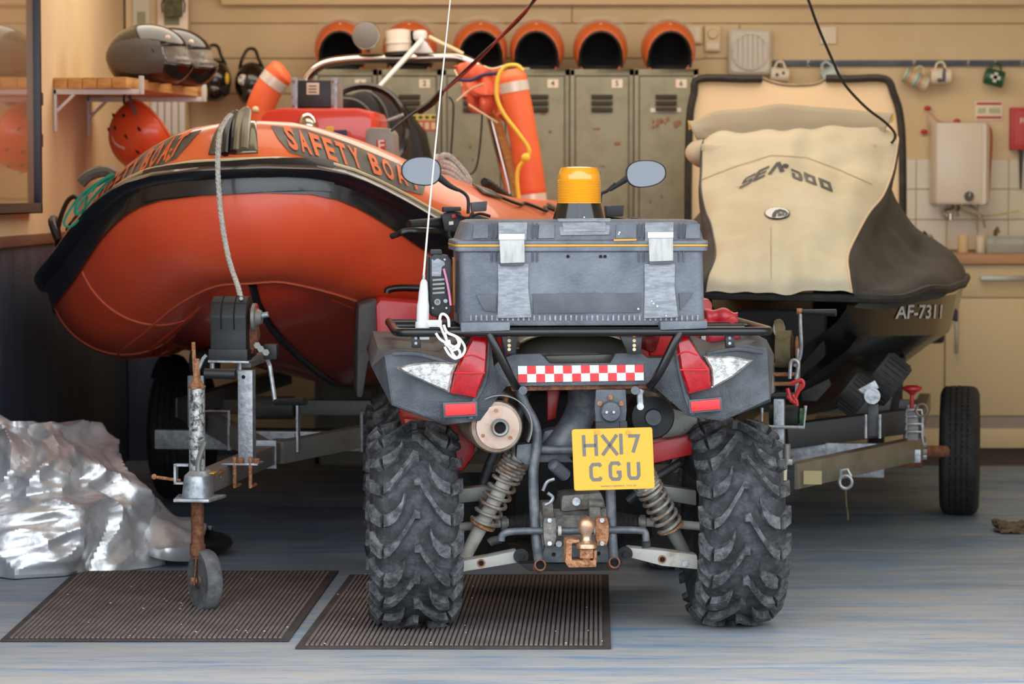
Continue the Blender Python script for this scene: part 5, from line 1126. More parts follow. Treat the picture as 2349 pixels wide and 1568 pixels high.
f = Fr('folded_rag', 'folded brown ribbed cloth on the floor at the right edge', 'cloth', (W(2325, 1230, D1(1225)).x, D1(1222), .001))
for k in range(3):
    q = MB(); q.grid(lambda u, v: V((-.06 + u * .3 + .012 * math.sin(v * 9), -.08 + k * .035 + v * (.13 - k * .02), .012 + k * .011 + .006 * math.sin(u * 12 + k) + .003 * math.sin(u * 60))), 40, 8); f.part('fold', q, m_cloth, thick=.012)

# ---------------- cables ----------------
rope('charging_lead', [W(1240, -20, 10.0), W(1228, 0, 10.05), W(1175, 55, 10.3), W(1110, 125, 10.6), W(1048, 185, 10.8), W(1010, 215, 10.95)], .0045, m_wirer, 'red strand of the charging lead hanging down to the boat', 'cable')
rope('charging_lead', [W(1236, -20, 10.0), W(1222, 4, 10.05), W(1188, 48, 10.3), W(1100, 130, 10.62), W(1010, 216, 10.95), W(985, 240, 11.0), W(945, 262, 11.05), W(898, 300, 11.0)], .0055, m_wire, 'black strand of the charging lead reaching the grey cover in the boat', 'cable')
rope('cable_splice', [W(1012, 212, 10.9), W(990, 236, 10.95), W(962, 255, 11.0)], .014, m_wire, 'thick taped splice in the charging lead', 'cable')
rope('ceiling_cable', [W(1846, -20, 10.3), W(1855, 2, 10.3), W(1876, 60, 10.32), W(1906, 130, 10.4), W(1935, 190, 10.5), W(1985, 245, 10.6), W(2030, 280, 10.7), W(2052, 305, 10.75), W(2050, 322, 10.8), W(2034, 336, 10.85)], .0055, m_wire, 'thin dark cable dropping from the ceiling onto the covered watercraft', 'cable')
# ---------------- quad bike ----------------
Q = Fr('quad_bike', 'red quad bike with grey rear bodywork and yellow plate in the foreground', 'quad bike', (.18, 8.36, 0), 4.2)
a = Q.at
def qpl(name, pts, y, d, mat, bev=.003, par=None, label=None): return Q.part(name, MB().slab([Q.at(m_, n_, y) for m_, n_ in pts], (0, d, 0)), mat, par, bev=bev, label=label)
def qsw(name, pts, y, r, mat, par=None, seg=12, n=6, sq=None, label=None):
    ys_ = y if isinstance(y, (list, tuple)) else [y] * len(pts); P_ = [Q.at(m_, n_, yy) for (m_, n_), yy in zip(pts, ys_)]
    return Q.part(name, MB().sweep(cr(P_, n) if n else P_, r, seg, sq=sq), mat, par, label=label)
# --- wheels ---
def quad_wheel(cx, cy, R, hw, seed, nl=10):
    c = V((cx, cy, R + .012)); prof = [(0, 0), (.5, -.004), (.78, -.014), (.93, -.032), (1.0, -.062), (1.0, -.095), (.88, -.125), (.74, -.140)]
    full = [(-x * hw, R + r) for x, r in prof[::-1]] + [(x * hw, R + r) for x, r in prof[1:]]
    ty = Q.part('rear_tyre' if cy < .5 else 'front_tyre', MB().lathe([(r, x) for x, r in full], c, (1, 0, 0), 64), m_tyre)
    arc = [0]; hp_ = [(x * hw, R + r) for x, r in prof]
    for i in range(1, len(hp_)): arc.append(arc[-1] + math.hypot(hp_[i][0] - hp_[i - 1][0], hp_[i][1] - hp_[i - 1][1]))
    def surf(aa, th, h):
        sg = 1 if aa >= 0 else -1; d = abs(aa); i = 0
        while i < len(arc) - 2 and arc[i + 1] < d: i += 1
        t = (d - arc[i]) / (arc[i + 1] - arc[i]); x = hp_[i][0] + (hp_[i + 1][0] - hp_[i][0]) * t; r = hp_[i][1] + (hp_[i + 1][1] - hp_[i][1]) * t
        i0 = max(0, i - (1 if t < .5 else 0)); i1 = min(len(hp_) - 1, i + (1 if t < .5 else 2)); tx, tr_ = hp_[i1][0] - hp_[i0][0], hp_[i1][1] - hp_[i0][1]; l = math.hypot(tx, tr_); nx, nr = -tr_ / l, tx / l
        x += nx * h; r += nr * h; return c + V((sg * x, -math.cos(th) * r, math.sin(th) * r))
    lg = MB(); P_ = 2 * PI / nl
    def lug(path, wdt, sg, th0, h=.021):
        n = len(path); ring = []
        for i, (aa, dz) in enumerate(path):
            t = th0 + dz / R; w_ = wdt[i] / R; ei = .004 if i in (0, n - 1) else 0; da = (.004 if i == 0 else -.004 if i == n - 1 else 0)
            ring.append([surf(sg * aa, t, -.004), surf(sg * (aa + da), t + .004 / R, h), surf(sg * (aa + da), t + w_ - .006 / R, h), surf(sg * aa, t + w_, -.004)])
        lg.loft(ring)
    for k in range(nl):
        t0 = P_ * k + seed
        for sg, ph in ((-1, 0), (1, P_ / 2)):
            t = t0 + ph
            lug([(-.010, .012), (.006, .012), (.016, -.006), (.034, -.034), (.052, -.062), (.074, -.088), (.090, -.098)], [.026, .034, .03, .03, .031, .034, .038], sg, t)
            lug([(.094, -.100), (.108, -.098), (.124, -.084), (.142, -.06)], [.042, .044, .046, .044], sg, t, .019)
            t = t + P_ / 2
            lug([(.030, -.030), (.042, -.062), (.058, -.086), (.076, -.097), (.090, -.100)], [.030, .038, .044, .044, .042], sg, t)
            lug([(.094, -.101), (.108, -.098), (.124, -.084), (.142, -.06)], [.042, .044, .046, .044], sg, t, .019)
    t_ = Q.part('tread_lugs', lg, m_lug, ty, ang=30); t_['kind'] = 'stuff'
    rim = Q.part('wheel_rim', MB().lathe([(R - .135, -hw * .78), (R - .145, -hw * .7), (R - .15, -hw * .3), (R - .16, hw * .1), (.09, hw * .25), (.06, hw * .2), (.001, hw * .2)], c, (1, 0, 0), 36).lathe([(R - .135, hw * .78), (R - .145, hw * .7), (R - .15, hw * .1)], c, (1, 0, 0), 36), m_rim)
    Q.part('brake_disc', MB().cyl(c + V((-.02 if cx > 0 else .02, 0, 0)), c + V((-.028 if cx > 0 else .028, 0, 0)), .085), m_galvd)
    return c
cL = quad_wheel(-.470, 0, .288, .123, .12); cR = quad_wheel(.470, 0, .288, .123, .38)
quad_wheel(-.468, 1.29, .285, .098, .3); quad_wheel(.468, 1.29, .285, .098, .1)
# --- rear mudguards with lamp clusters ---
def guard(pf, side, top, name='rear_mudguard'):
    mb = MB(); mb.slab([Q.at(m_, n_, yy) for m_, n_, yy in pf], (0, .03, 0)); return mb
L_face = [(882, 815, -.27), (949, 805, -.29), (1038, 826, -.31), (1083, 768, -.31), (1124, 770, -.31), (1134, 850, -.31), (1166, 880, -.30), (1101, 964, -.32), (1020, 975, -.32), (899, 928, -.28)]
R_face = [(1500, 887, -.30), (1520, 850, -.31), (1546, 768, -.31), (1575, 766, -.31), (1609, 820, -.31), (1700, 792, -.29), (1756, 800, -.27), (1762, 912, -.28), (1655, 963, -.32), (1577, 954, -.32)]
def mudguard(face, rimi, outer, lbl):
    P_ = [Q.at(*p) for p in face]; n = len(P_); mb = MB(); cc = sum(P_, V()) / n
    mb.add(P_, [list(range(n))])
    back = [Q.at(m_, n_, yy) for m_, n_, yy in outer]; idx = rimi
    for k in range(len(idx) - 1): mb.add([P_[idx[k]], P_[idx[k + 1]], back[k + 1], back[k]], [(0, 1, 2, 3)])
    fwd = [b_ + V((0, .62 + (.0 if b_.z > .75 else -.3), (0.02 if b_.z > .75 else .12))) for b_ in back]
    for k in range(len(back) - 1): mb.add([back[k], back[k + 1], fwd[k + 1], fwd[k]], [(0, 1, 2, 3)])
    return Q.part('rear_mudguard', mb, m_fender, thick=.006, ang=25)
gl = mudguard(L_face, [8, 9, 0, 1, 2, 3], [(1020, 970, -.20), (898, 930, -.16), (852, 841, -.10), (867, 798, -.16), (1000, 805, -.12), (1083, 772, -.1)], 'l')
gl2 = mudguard(R_face, [8, 7, 6, 5, 4, 3], [(1655, 958, -.20), (1764, 918, -.16), (1772, 815, -.10), (1757, 783, -.16), (1640, 796, -.12), (1573, 770, -.1)], 'r')
for g_ in (gl, gl2):
    pass
def hexa(name, pts, y, d, mat, par=None, bev=.006, label=None): return qpl(name, pts, y, d, mat, bev, par, label)
# moulded ridges on the guards
qsw('guard_ridge', [(900, 812), (960, 812), (1030, 832)], -.315, .006, m_fender, gl, 8); qsw('guard_ridge', [(1118, 780), (1112, 870), (1085, 925), (1080, 960)], -.325, .008, m_fender, gl, 8)
qsw('guard_ridge', [(1552, 800), (1560, 850), (1576, 915), (1590, 950)], -.325, .008, m_fender, gl2, 8); qsw('guard_ridge', [(1620, 812), (1690, 800), (1750, 808)], -.305, .006, m_fender, gl2, 8)
def lens(name, pts, y, th, mat, par, ridge=None):      # faceted lens: outline bulging to an inset face
    P_ = [Q.at(m_, n_, y) for m_, n_ in pts]; c = sum(P_, V()) / len(P_); mb = MB()
    mb.loft([P_, [p.lerp(c, .02) + V((0, -th * .75, 0)) for p in P_], [p.lerp(c, .16) + V((0, -th, 0)) for p in P_]]); return Q.part(name, mb, mat, par, ang=40)
rl = lens('brake_lamp', [(1084, 768), (1120, 768), (1115, 850), (1110, 862), (1091, 911), (1031, 901), (1041, 856), (1052, 830)], -.318, .03, m_redlens, gl)
qsw('lamp_joint', [(1042, 855), (1112, 855)], -.352, .003, m_refl, rl, 6, 0); qsw('lamp_joint', [(1062, 818), (1085, 814), (1112, 826)], -.349, .0025, m_refl, rl, 6, 4)
il = lens('indicator_lamp', [(906, 841), (950, 832), (1000, 828), (1050, 831), (1040, 856), (1031, 900), (985, 880), (940, 860)], -.308, .03, m_clear, gl)
qsw('lamp_joint', [(912, 843), (960, 864), (1030, 898)], -.33, .003, m_chrome, il, 6, 4); q = MB().ell(Q.at(985, 850, -.325), (.02, .01, .02)); Q.part('lamp_bulb', q, m_chrome, il)
rr_ = lens('brake_lamp', [(1546, 766), (1574, 766), (1607, 818), (1627, 845), (1630, 889), (1577, 903), (1558, 848)], -.318, .03, m_redlens, gl2)
qsw('lamp_joint', [(1560, 848), (1624, 848)], -.352, .003, m_refl, rr_, 6, 0); qsw('lamp_joint', [(1552, 815), (1575, 806), (1600, 814)], -.349, .0025, m_refl, rr_, 6, 4)
ir = lens('indicator_lamp', [(1612, 816), (1675, 815), (1726, 825), (1680, 862), (1630, 890), (1627, 845)], -.308, .03, m_clear, gl2)
qsw('lamp_joint', [(1632, 888), (1680, 862), (1722, 828)], -.33, .003, m_chrome, ir, 6, 4); Q.part('lamp_bulb', MB().ell(Q.at(1660, 842, -.325), (.02, .01, .02)), m_chrome, ir)
for pts, g_ in (([(1020, 927), (1091, 924), (1092, 950), (1022, 954)], gl), ([(1584, 921), (1651, 914), (1653, 938), (1586, 944)], gl2)):
    x0 = [(m_ + (-4 if i in (0, 3) else 4), n_ + (-4 if i < 2 else 4)) for i, (m_, n_) in enumerate(pts)]
    rf = qpl('reflector_frame', x0, -.338, .02, m_boxd, .002, g_); qpl('reflector', pts, -.344, .01, m_refl, .002, g_)
# --- centre panel with chequered tape ---
cp = qpl('centre_panel', [(1120, 850), (1150, 822), (1176, 812), (1240, 810), (1262, 833), (1400, 832), (1412, 810), (1470, 808), (1486, 820), (1520, 820), (1540, 850), (1505, 882), (1160, 886)], -.305, .03, m_fender, .004)
qpl('panel_lip', [(1250, 816), (1405, 812), (1398, 834), (1262, 835)], -.25, .02, m_seat, .003)
tp_ = MB(); TA, TB, TC, TD = [Q.at(m_, n_, -.308) for m_, n_ in ((1188, 839), (1476, 836), (1477, 872), (1189, 877))]
for r in range(2):
    for k in range(14):
        tp_.cur = (r + k + 0) % 2
        e = lambda u, v: (TA.lerp(TB, u)).lerp(TD.lerp(TC, u), v)
        tp_.add([e(k / 14, r / 2), e((k + 1) / 14, r / 2), e((k + 1) / 14, (r + 1) / 2), e(k / 14, (r + 1) / 2)], [(0, 1, 2, 3)])
def_b = MB.build
o_ = tp_.build('chequered_tape', [m_white, m_sticker_r], Q.E); o_['label'] = 'red and white chequered reflective tape'
qpl('rusty_lip', [(1170, 886), (1500, 880), (1500, 890), (1175, 897)], -.29, .03, m_rust2, .003)
# --- rack ---
zr = a(1330, 752, -.38)
rk = [(893, 764), (905, 755), (960, 762), (1050, 763), (1330, 760), (1620, 752), (1700, 749), (1748, 747)]
P_ = [a(905, 763, -.2), a(898, 765, -.33), a(915, 765, -.38), a(1060, 764, -.38), a(1330, 761, -.38), a(1600, 756, -.38), a(1725, 751, -.38), a(1750, 750, -.33), a(1748, 748, -.2)]
zrk = P_[4].z; P_ = [V((p.x, p.y, zrk + .0)) for p in P_]
xl_, xr_ = P_[0].x, P_[-1].x
ring = [V((xl_, .30, zrk)), V((xl_, -.30, zrk)), V((xl_ + .01, -.36, zrk)), V((xl_ + .05, -.38, zrk)), V((0, -.38, zrk)), V((xr_ - .05, -.38, zrk)), V((xr_ - .01, -.36, zrk)), V((xr_, -.30, zrk)), V((xr_, .30, zrk))]
path = [ring[0], V((xl_, -.1, zrk))] + cr(ring[1:4], 5) + [V((xl_ + .2, -.38, zrk)), V((xr_ - .2, -.38, zrk))] + cr(ring[5:8], 5) + [V((xr_, -.1, zrk)), ring[8]]
Q.part('rack_tube', MB().sweep(path, .0125, 12), m_dkpaint)
Q.part('rack_cross_tube', MB().cyl((xl_ + .06, -.25, zrk + .005), (xr_ - .06, -.25, zrk + .005), .009, seg=10).cyl((xl_, .0, zrk), (xr_, .0, zrk), .009, seg=10).cyl((xl_, .28, zrk), (xr_, .28, zrk), .009, seg=10), m_dkpaint)
for x_ in (1180, 1280, 1380, 1480): p = a(x_, 755, -.3); Q.part('rack_slat', MB().cyl((p.x, -.37, zrk), (p.x, .28, zrk), .008, seg=8), m_dkpaint)
for pts in ([(1057, 739), (1170, 738), (1170, 758), (1057, 762)], [(1515, 737), (1623, 735), (1623, 753), (1515, 757)]): qpl('rack_pad', pts, -.397, .05, m_box, .004)
for pts, y in ((((1122, 766), (1140, 800), (1165, 850), (1186, 888)), [-.38, -.385, -.37, -.33]), (((1560, 762), (1545, 790), (1515, 850), (1490, 885)), [-.38, -.385, -.37, -.33])): qsw('rack_strut', pts, y, .0125, m_dkpaint, None, 12, 5)
for x_ in (1168, 1455):
    br = qpl('rack_bracket', [(x_ - 16, 762), (x_ + 34 if x_ < 1300 else x_ + 15, 762), (x_ + 18, 775), (x_ + 15, 812), (x_ - 14, 812), (x_ - 18 if x_ < 1300 else x_ - 35, 766)], -.34, .02, m_dkpaint, .002)
    for n_ in (770, 781, 792, 801): Q.part('bracket_hole', MB().cyl(Q.at(x_, n_, -.341), Q.at(x_, n_, -.3425), .005, seg=10), m_creamd if n_ > 775 else m_red, br)
for x_ in (952, 1672):
    br = qpl('rack_foot', [(x_ - 8, 765), (x_ + 12, 765), (x_ + 14, 798), (x_ - 7, 798)], -.30, .02, m_dkpaint, .002)
    for n_ in (775, 787): Q.part('bracket_hole', MB().cyl(Q.at(x_ + 2, n_, -.301), Q.at(x_ + 2, n_, -.3025), .0045, seg=8), m_galv, br)
# --- seat, tail body ---
sx0, sx1 = a(1175, 800, -.05).x, a(1460, 800, -.05).x; smx = (sx0 + sx1) / 2; sz0, sz1 = a(1330, 812, -.05).z, a(1330, 763, -.05).z
q = MB()
for_r = []
for y, k, dz in ((-.12, .85, -.03), (-.10, .95, -.005), (.1, 1.0, .0), (.5, .8, .0), (.75, .6, .03), (.95, .45, .06)):
    hw = (sx1 - sx0) / 2 * k; for_r.append([V((smx + hw * math.cos(t) * (1 if math.sin(t) < 0 else 1), y, sz0 - .03 + (sz1 + dz - sz0 + .03) * (max(0, math.sin(t)) ** .45) if math.sin(t) > 0 else sz0 - .03)) for t in [2 * PI * i / 28 for i in range(28)]])
q.loft(for_r); Q.part('seat', q, m_seat, ang=50)
qpl('tank_body', [(1180, 745), (1470, 745), (1500, 830), (1150, 830)], .55, .5, m_red, .04)
qpl('seat_underpanel', [(1180, 798), (1452, 795), (1460, 835), (1170, 835)], -.1, .04, m_black, .01)
qpl('tail_cowl', [(1478, 765), (1520, 758), (1505, 812), (1480, 806)], .02, .3, m_red, .02)
qpl('tail_cowl', [(1100, 775), (1140, 765), (1150, 820), (1100, 815)], .02, .3, m_fender, .02)
# front bodywork seen past the rear
qpl('front_mudguard', [(862, 700), (872, 686), (955, 694), (1000, 700), (1010, 820), (866, 815)], .98, .5, m_red, .03)
q = MB(); q.slab([a(*b_, 1.02) for b_ in ((822, 700), (866, 688), (868, 800), (845, 830), (832, 912), (818, 912), (820, 760))], (0, .55, 0)); Q.part('front_flare', q, M('scuffed_black_flare', (72, 68, 68), .7, col2=(50, 48, 50), sc_=6), bev=.01)
Q.part('front_mudguard', MB().slab([(lambda p: V((-p.x, p.y, p.z)))(a(m_, n_, .98)) for m_, n_ in ((862, 700), (872, 686), (955, 694), (1000, 700), (1010, 820), (866, 815))], (0, .5, 0)), m_red, bev=.03)
qsw('front_rack', [(888, 672), (892, 664), (920, 660), (960, 661)], 1.25, .012, m_dkpaint); qsw('front_rack', [(960, 661), (1100, 662), (1500, 660), (1600, 662)], 1.3, .012, m_dkpaint)
qpl('inner_guard', [(922, 955), (1000, 965), (1085, 965), (1092, 1040), (1062, 1085), (1000, 1075), (930, 990)], .05, .45, m_red, .02)
qpl('inner_guard', [(1488, 1015), (1600, 995), (1600, 1040), (1490, 1065)], -.02, .2, m_red, .006)
qpl('heat_foil', [(1516, 930), (1560, 945), (1600, 958), (1600, 996), (1520, 1012)], .04, .1, M('crumpled_foil', (150, 150, 140), .5, .3, bump=.8, bsc=30), .004)
qpl('footwell', [(1050, 1080), (1600, 1080), (1590, 1280), (1060, 1280)], .62, .25, m_rubber, .02)
qpl('engine_block', [(1180, 900), (1500, 900), (1500, 1240), (1180, 1240)], .34, .3, m_rubber, .02)
# --- muffler ---
p = a(1150, 978, -.30); mx_ = V((-.06, 1, 0)).normalized()
R0 = 62 / 812
mu = Q.part('silencer', MB().lathe([(R0 * .99, .34), (R0, .3), (R0 * 1.0, .0), (R0 * .93, -.012), (R0 * .78, -.014), (R0 * .76, -.008)], p + V((-.015, 0, 0)), mx_, 40), M('heat_stained_steel', (150, 134, 122), .45, .5, col2=(110, 84, 66), sc_=9))
Q.part('end_cap', MB().lathe([(R0 * .80, -.012), (R0 * .80, -.018), (.025, -.020)], p + V((-.012, 0, 0)), mx_, 40), m_muff, mu)
Q.part('tailpipe', MB().lathe([(.024, .0), (.026, -.03), (.022, -.036), (.017, -.034), (.016, .0)], p + V((-.008, -.01, 0)), mx_, 30), m_galvd, mu)
Q.part('pipe_bore', MB().cyl(p + V((-.008, -.026, 0)), p + V((-.008, -.028, 0)), .0175), m_hole, mu)
for t in (2.0, 4.0, 6.0 - .05):
    d = V((math.cos(t + .1 - .45), 0, math.sin(t + .1 - .45))) * R0 * .62; Q.part('rivet', MB().cyl(p + V((-.012, -.015, 0)) + d, p + V((-.012, -.024, 0)) + d, .005, seg=10), m_rust, mu)
q = MB(); q.grid(lambda u, v: p + V((-.005 + (R0 + .012) * math.cos(-.5 + u * 2.6), -.03 + v * .2, (R0 + .012) * math.sin(-.5 + u * 2.6))), 20, 4); Q.part('heat_shield', q, m_galvd, mu, thick=.003)
qsw('silencer_hanger', [(1165, 905), (1160, 915), (1158, 925)], -.28, .008, m_rust)
# --- chassis tubes ---
TB_ = .0145
qsw('frame_tube', [(1190, 895), (1205, 930), (1228, 975), (1232, 1020), (1224, 1080), (1226, 1170), (1232, 1250), (1237, 1290)], [-.26, -.27, -.28, -.28, -.28, -.29, -.30, -.34], TB_, m_frame)
qsw('frame_tube', [(1400, 1100), (1402, 1170), (1404, 1230), (1408, 1286)], [-.28, -.29, -.30, -.34], TB_, m_frame)
for x_, n_ in ((1238, 1297), (1408, 1291)):
    c = a(x_, n_, -.34); e = Q.part('tube_end', MB().lathe([(.0155, .05), (.0165, -.018), (.0125, -.02), (.012, .02)], c, (0, 1, -.25), 24), m_rust2); Q.part('tube_bore', MB().cyl(c + V((0, -.006, .001)), c + V((0, -.004, .001)), .0125), m_hole, e)
qsw('frame_cross_tube', [(1232, 1030), (1270, 1031), (1320, 1032)], -.27, .012, m_frame)
qpl('shock_mount', [(1186, 1020), (1228, 1015), (1230, 1066), (1206, 1066), (1184, 1050)], -.27, .06, m_frame, .004)
qpl('frame_gusset', [(1232, 1042), (1300, 1042), (1316, 1060), (1232, 1060)], -.24, .03, m_frame, .003)
qsw('frame_tube', [(1150, 1000), (1110, 1100), (1100, 1180)], .2, .014, m_frame); qsw('frame_tube', [(1205, 900), (1180, 1000), (1180, 1100)], .1, .013, m_frame)
qsw('frame_tube', [(1560, 1060), (1500, 1100), (1440, 1150)], .15, .013, m_frame)
# airbox duct and lamp bracket, clutch cover
qsw('air_duct', [(1338, 885), (1336, 930), (1318, 975), (1290, 1015), (1270, 1040)], [-.10, -.12, -.15, -.17, -.17], .045, m_frame, None, 20)
qpl('duct_foot', [(1245, 985), (1330, 975), (1345, 1025), (1238, 1032)], -.18, .08, m_frame, .02)
qpl('red_cowl_strip', [(1255, 895), (1285, 895), (1275, 960), (1255, 965)], -.05, .05, m_red, .006); qpl('red_cowl_strip', [(1352, 895), (1372, 895), (1370, 965), (1345, 970)], -.05, .05, m_red, .006)
lb_ = qpl('bracket_plate', [(1367, 893), (1436, 893), (1438, 940), (1434, 982), (1368, 982), (1364, 935)], -.335, .012, m_boxd, .004)
Q.part('plug', MB().lathe([(.03, 0), (.03, -.012), (.026, -.02), (.001, -.022)], a(1400, 943, -.335), (0, -1, 0) and (0, 1, 0), 26), m_fender, lb_)
for m_, n_ in ((1400, 911), (1376, 925), (1425, 925)): Q.part('bolt', MB().cyl(a(m_, n_, -.335), a(m_, n_, -.345), .007, seg=10), m_rust, lb_)
for m_ in (1392, 1408): Q.part('small_screw', MB().cyl(a(m_, 945, -.355), a(m_, 945, -.362), .004, seg=8), m_galv, lb_)
c = a(1495, 955, -.12); R1 = 55 / 830
Q.part('drive_cover', MB().lathe([(R1 * .95, .12), (R1, .1), (R1, .0), (R1 * .9, -.02), (R1 * .38, -.028), (R1 * .36, -.036), (.001, -.038)], c, (0, 1, 0), 40), m_black)
Q.part('cover_boss', MB().lathe([(R1 * .36, 0), (R1 * .34, -.008), (.001, -.01)], c + V((.0, -.034, 0)), (0, 1, 0), 28), m_boxd)
ch = Q.part('hanging_link', MB().sweep(cr([a(*b_, -.34) for b_ in ((1472, 893), (1468, 905), (1470, 936))], 4), .009, 8), m_galv); Q.part('link_end', MB().cyl(a(1469, 932, -.345), a(1469, 932, -.352), .010, seg=12), m_galv, ch)
for x_ in (1200, 1457): Q.part('strut_bolt', MB().cyl(a(x_, 895, -.33), a(x_, 895, -.36), .012, seg=14), m_frame)
# --- shocks ---
def shock(t0, t1, tag_):
    A, B_ = Q.at(*t0), Q.at(*t1); d = (B_ - A); L_ = d.length; d.normalize()
    b_ = Q.part('shock_absorber', MB().lathe([(.014, 0), (.022, .01), (.022, L_ * .62), (.026, L_ * .62), (.026, L_ * .66), (.021, L_ * .67), (.019, L_ * .96), (.014, L_)], A, d, 20), m_arm if tag_ else m_galvd)
    x = d.orthogonal().normalized(); y = d.cross(x); pts = []; N = 170
    turns = [0]
    for i in range(N + 1):
        t = i / N; tt = t ** 1.35 if True else t; s_ = L_ * (.04 + .60 * t); ang = 2 * PI * (12.5 * (1 - (1 - t) ** 0.0) if False else (5.5 * min(1, t / .28) + 5.6 * max(0, (t - .28) / .72))); pts.append(A + d * s_ + (x * math.cos(ang) + y * math.sin(ang)) * .037)
    Q.part('coil_spring', MB().sweep(pts, .0058, 8), m_spring, b_)
    Q.part('spring_collar', MB().lathe([(.03, L_ * .64), (.04, L_ * .645), (.04, L_ * .665), (.028, L_ * .68)], A, d, 20), m_rust, b_)
shock((1192, 1040, -.12), (1062, 1285, -.06), True); shock((1468, 1080, -.12), (1575, 1275, -.06), False)
# --- suspension arms, shafts, boots ---
def arm(pts, y0, y1, mat, name): 
    return Q.part(name, MB().slab([Q.at(m_, n_, y0) for m_, n_ in pts], (0, y1 - y0, 0)), mat, None, bev=.006)
for pts, hole, bolt in (([(1044, 1288), (1120, 1276), (1186, 1262), (1192, 1290), (1120, 1302), (1046, 1314)], (1104, 1291), (1054, 1299)), ([(1440, 1255), (1520, 1262), (1600, 1272), (1602, 1306), (1520, 1298), (1442, 1278)], (1519, 1282), (1571, 1292))):
    am = arm(pts, -.13, -.06, m_arm, 'lower_arm'); c = a(*hole, -.131); Q.part('rusty_hole', MB().cyl(c, c + V((0, -.002, 0)), .012), m_rust, am); Q.part('hole_bore', MB().cyl(c + V((0, -.002, 0)), c + V((0, -.0035, 0)), .0075), m_hole, am)
    c = a(*bolt, -.13); Q.part('arm_bolt', MB().cyl(c, c + V((0, -.006, 0)), .009, seg=12), m_galv, am)
arm([(1040, 1122), (1110, 1115), (1135, 1120), (1130, 1146), (1040, 1156)], .0, .06, m_galvd, 'upper_arm'); arm([(1490, 1110), (1540, 1116), (1598, 1124), (1598, 1160), (1540, 1150), (1495, 1140)], .0, .06, m_galvd, 'upper_arm')
for c0_, c1_ in (((1195, 1275, -.12), (1195, 1275, -.15)), ((1434, 1270, -.12), (1434, 1270, -.15))): Q.part('arm_pivot', MB().cyl(Q.at(*c0_), Q.at(*c1_), .022).cyl(Q.at(*c1_), Q.at(*c1_) + V((0, -.008, 0)), .008, seg=6), m_rubber)
hz = .288
for sg in (-1, 1): Q.part('drive_shaft', MB().cyl((sg * .40, 0, hz), (sg * .16, 0, hz + .02), .013, seg=14), m_arm)
for sg in (-1, 1):
    pr_ = []
    for k in range(7): s_ = .10 + k * .014; r_ = .040 - k * .0028; pr_ += [(r_, s_), (r_ * .82, s_ + .007)]
    Q.part('axle_boot', MB().lathe(pr_, (0, 0, hz + .015), (sg, 0, 0), 28), m_rubber); Q.part('boot_clamp', MB().lathe([(.02, .195), (.022, .2), (.022, .212), (.018, .214)], (0, 0, hz + .015), (sg, 0, 0), 20), m_galvd)
# gearbox casting
g = Q.part('gear_casing', MB().loft([rrectxz(-.095, .085, hz - .07, hz + .05, .03, -.16), rrectxz(-.085, .075, hz - .06, hz + .06, .03, -.2), rrectxz(-.05, .04, hz - .03, hz + .03, .02, -.22)]).loft([rrectxz(-.12, .10, hz - .09, hz + .075, .03, .08), rrectxz(-.12, .10, hz - .09, hz + .075, .03, -.165)]), m_cast, bev=.008)
qpl('casing_top', [(1288, 1135), (1380, 1128), (1392, 1165), (1285, 1175)], -.2, .15, m_cast, .012); qpl('casing_lug', [(1243, 1150), (1268, 1150), (1272, 1185), (1245, 1185)], -.22, .06, m_cast, .006)
Q.part('casing_bung', MB().cyl(a(1350, 1155, -.21), a(1382, 1156, -.21), .014), m_cast, g); qpl('casing_lug', [(1352, 1162), (1378, 1162), (1380, 1200), (1352, 1200)], -.235, .05, m_cast, .006)
Q.part('casing_bolt', MB().cyl(a(1322, 1150, -.215), a(1322, 1150, -.235), .012, seg=10).cyl(a(1282, 1247, -.26), a(1282, 1247, -.28), .009, seg=10), m_galv, g)
# anti-roll bar, clamps
qsw('anti_roll_bar', [(1150, 1240), (1153, 1226), (1172, 1219), (1230, 1217), (1330, 1217), (1410, 1215), (1468, 1216), (1480, 1222), (1482, 1240)], -.31, .0105, m_frame)
qsw('drop_link', [(1150, 1236), (1130, 1240), (1122, 1245)], -.3, .012, m_rubber); qsw('drop_link', [(1482, 1238), (1483, 1255)], -.3, .013, m_rubber)
for x_ in (1262, 1382):
    cl = qpl('bar_clamp', [(x_ - 14, 1187), (x_ + 12, 1187), (x_ + 15, 1205), (x_ + 15, 1232), (x_ + 10, 1252), (x_ - 12, 1253), (x_ - 15, 1232), (x_ - 16, 1205)], -.335, .04, m_cast if x_ < 1300 else m_rust, .005)
    for n_ in (1193, 1246): Q.part('clamp_bolt', MB().cyl(a(x_ - 1, n_, -.335), a(x_ - 1, n_, -.345), .007, seg=6), m_galv, cl)
Q.part('white_bush', MB().cyl(a(1279, 1217, -.31), a(1287, 1217, -.31), .0145), m_arm); Q.part('white_bush', MB().cyl(a(1362, 1216, -.31), a(1368, 1216, -.31), .0145), m_arm)
pl_ = qpl('rear_cross_plate', [(1250, 1250), (1400, 1250), (1412, 1290), (1240, 1290)], -.27, .03, m_frame, .004)
for m_, n_ in ((1281, 1247), (1270, 1271), (1373, 1269)): Q.part('plate_hole', MB().cyl(a(m_, n_, -.271), a(m_, n_, -.273), .006, seg=12), m_hole, pl_)
qpl('skid_plate', [(1190, 1292), (1430, 1290), (1418, 1308), (1215, 1310)], -.22, .5, m_rubber, .004)
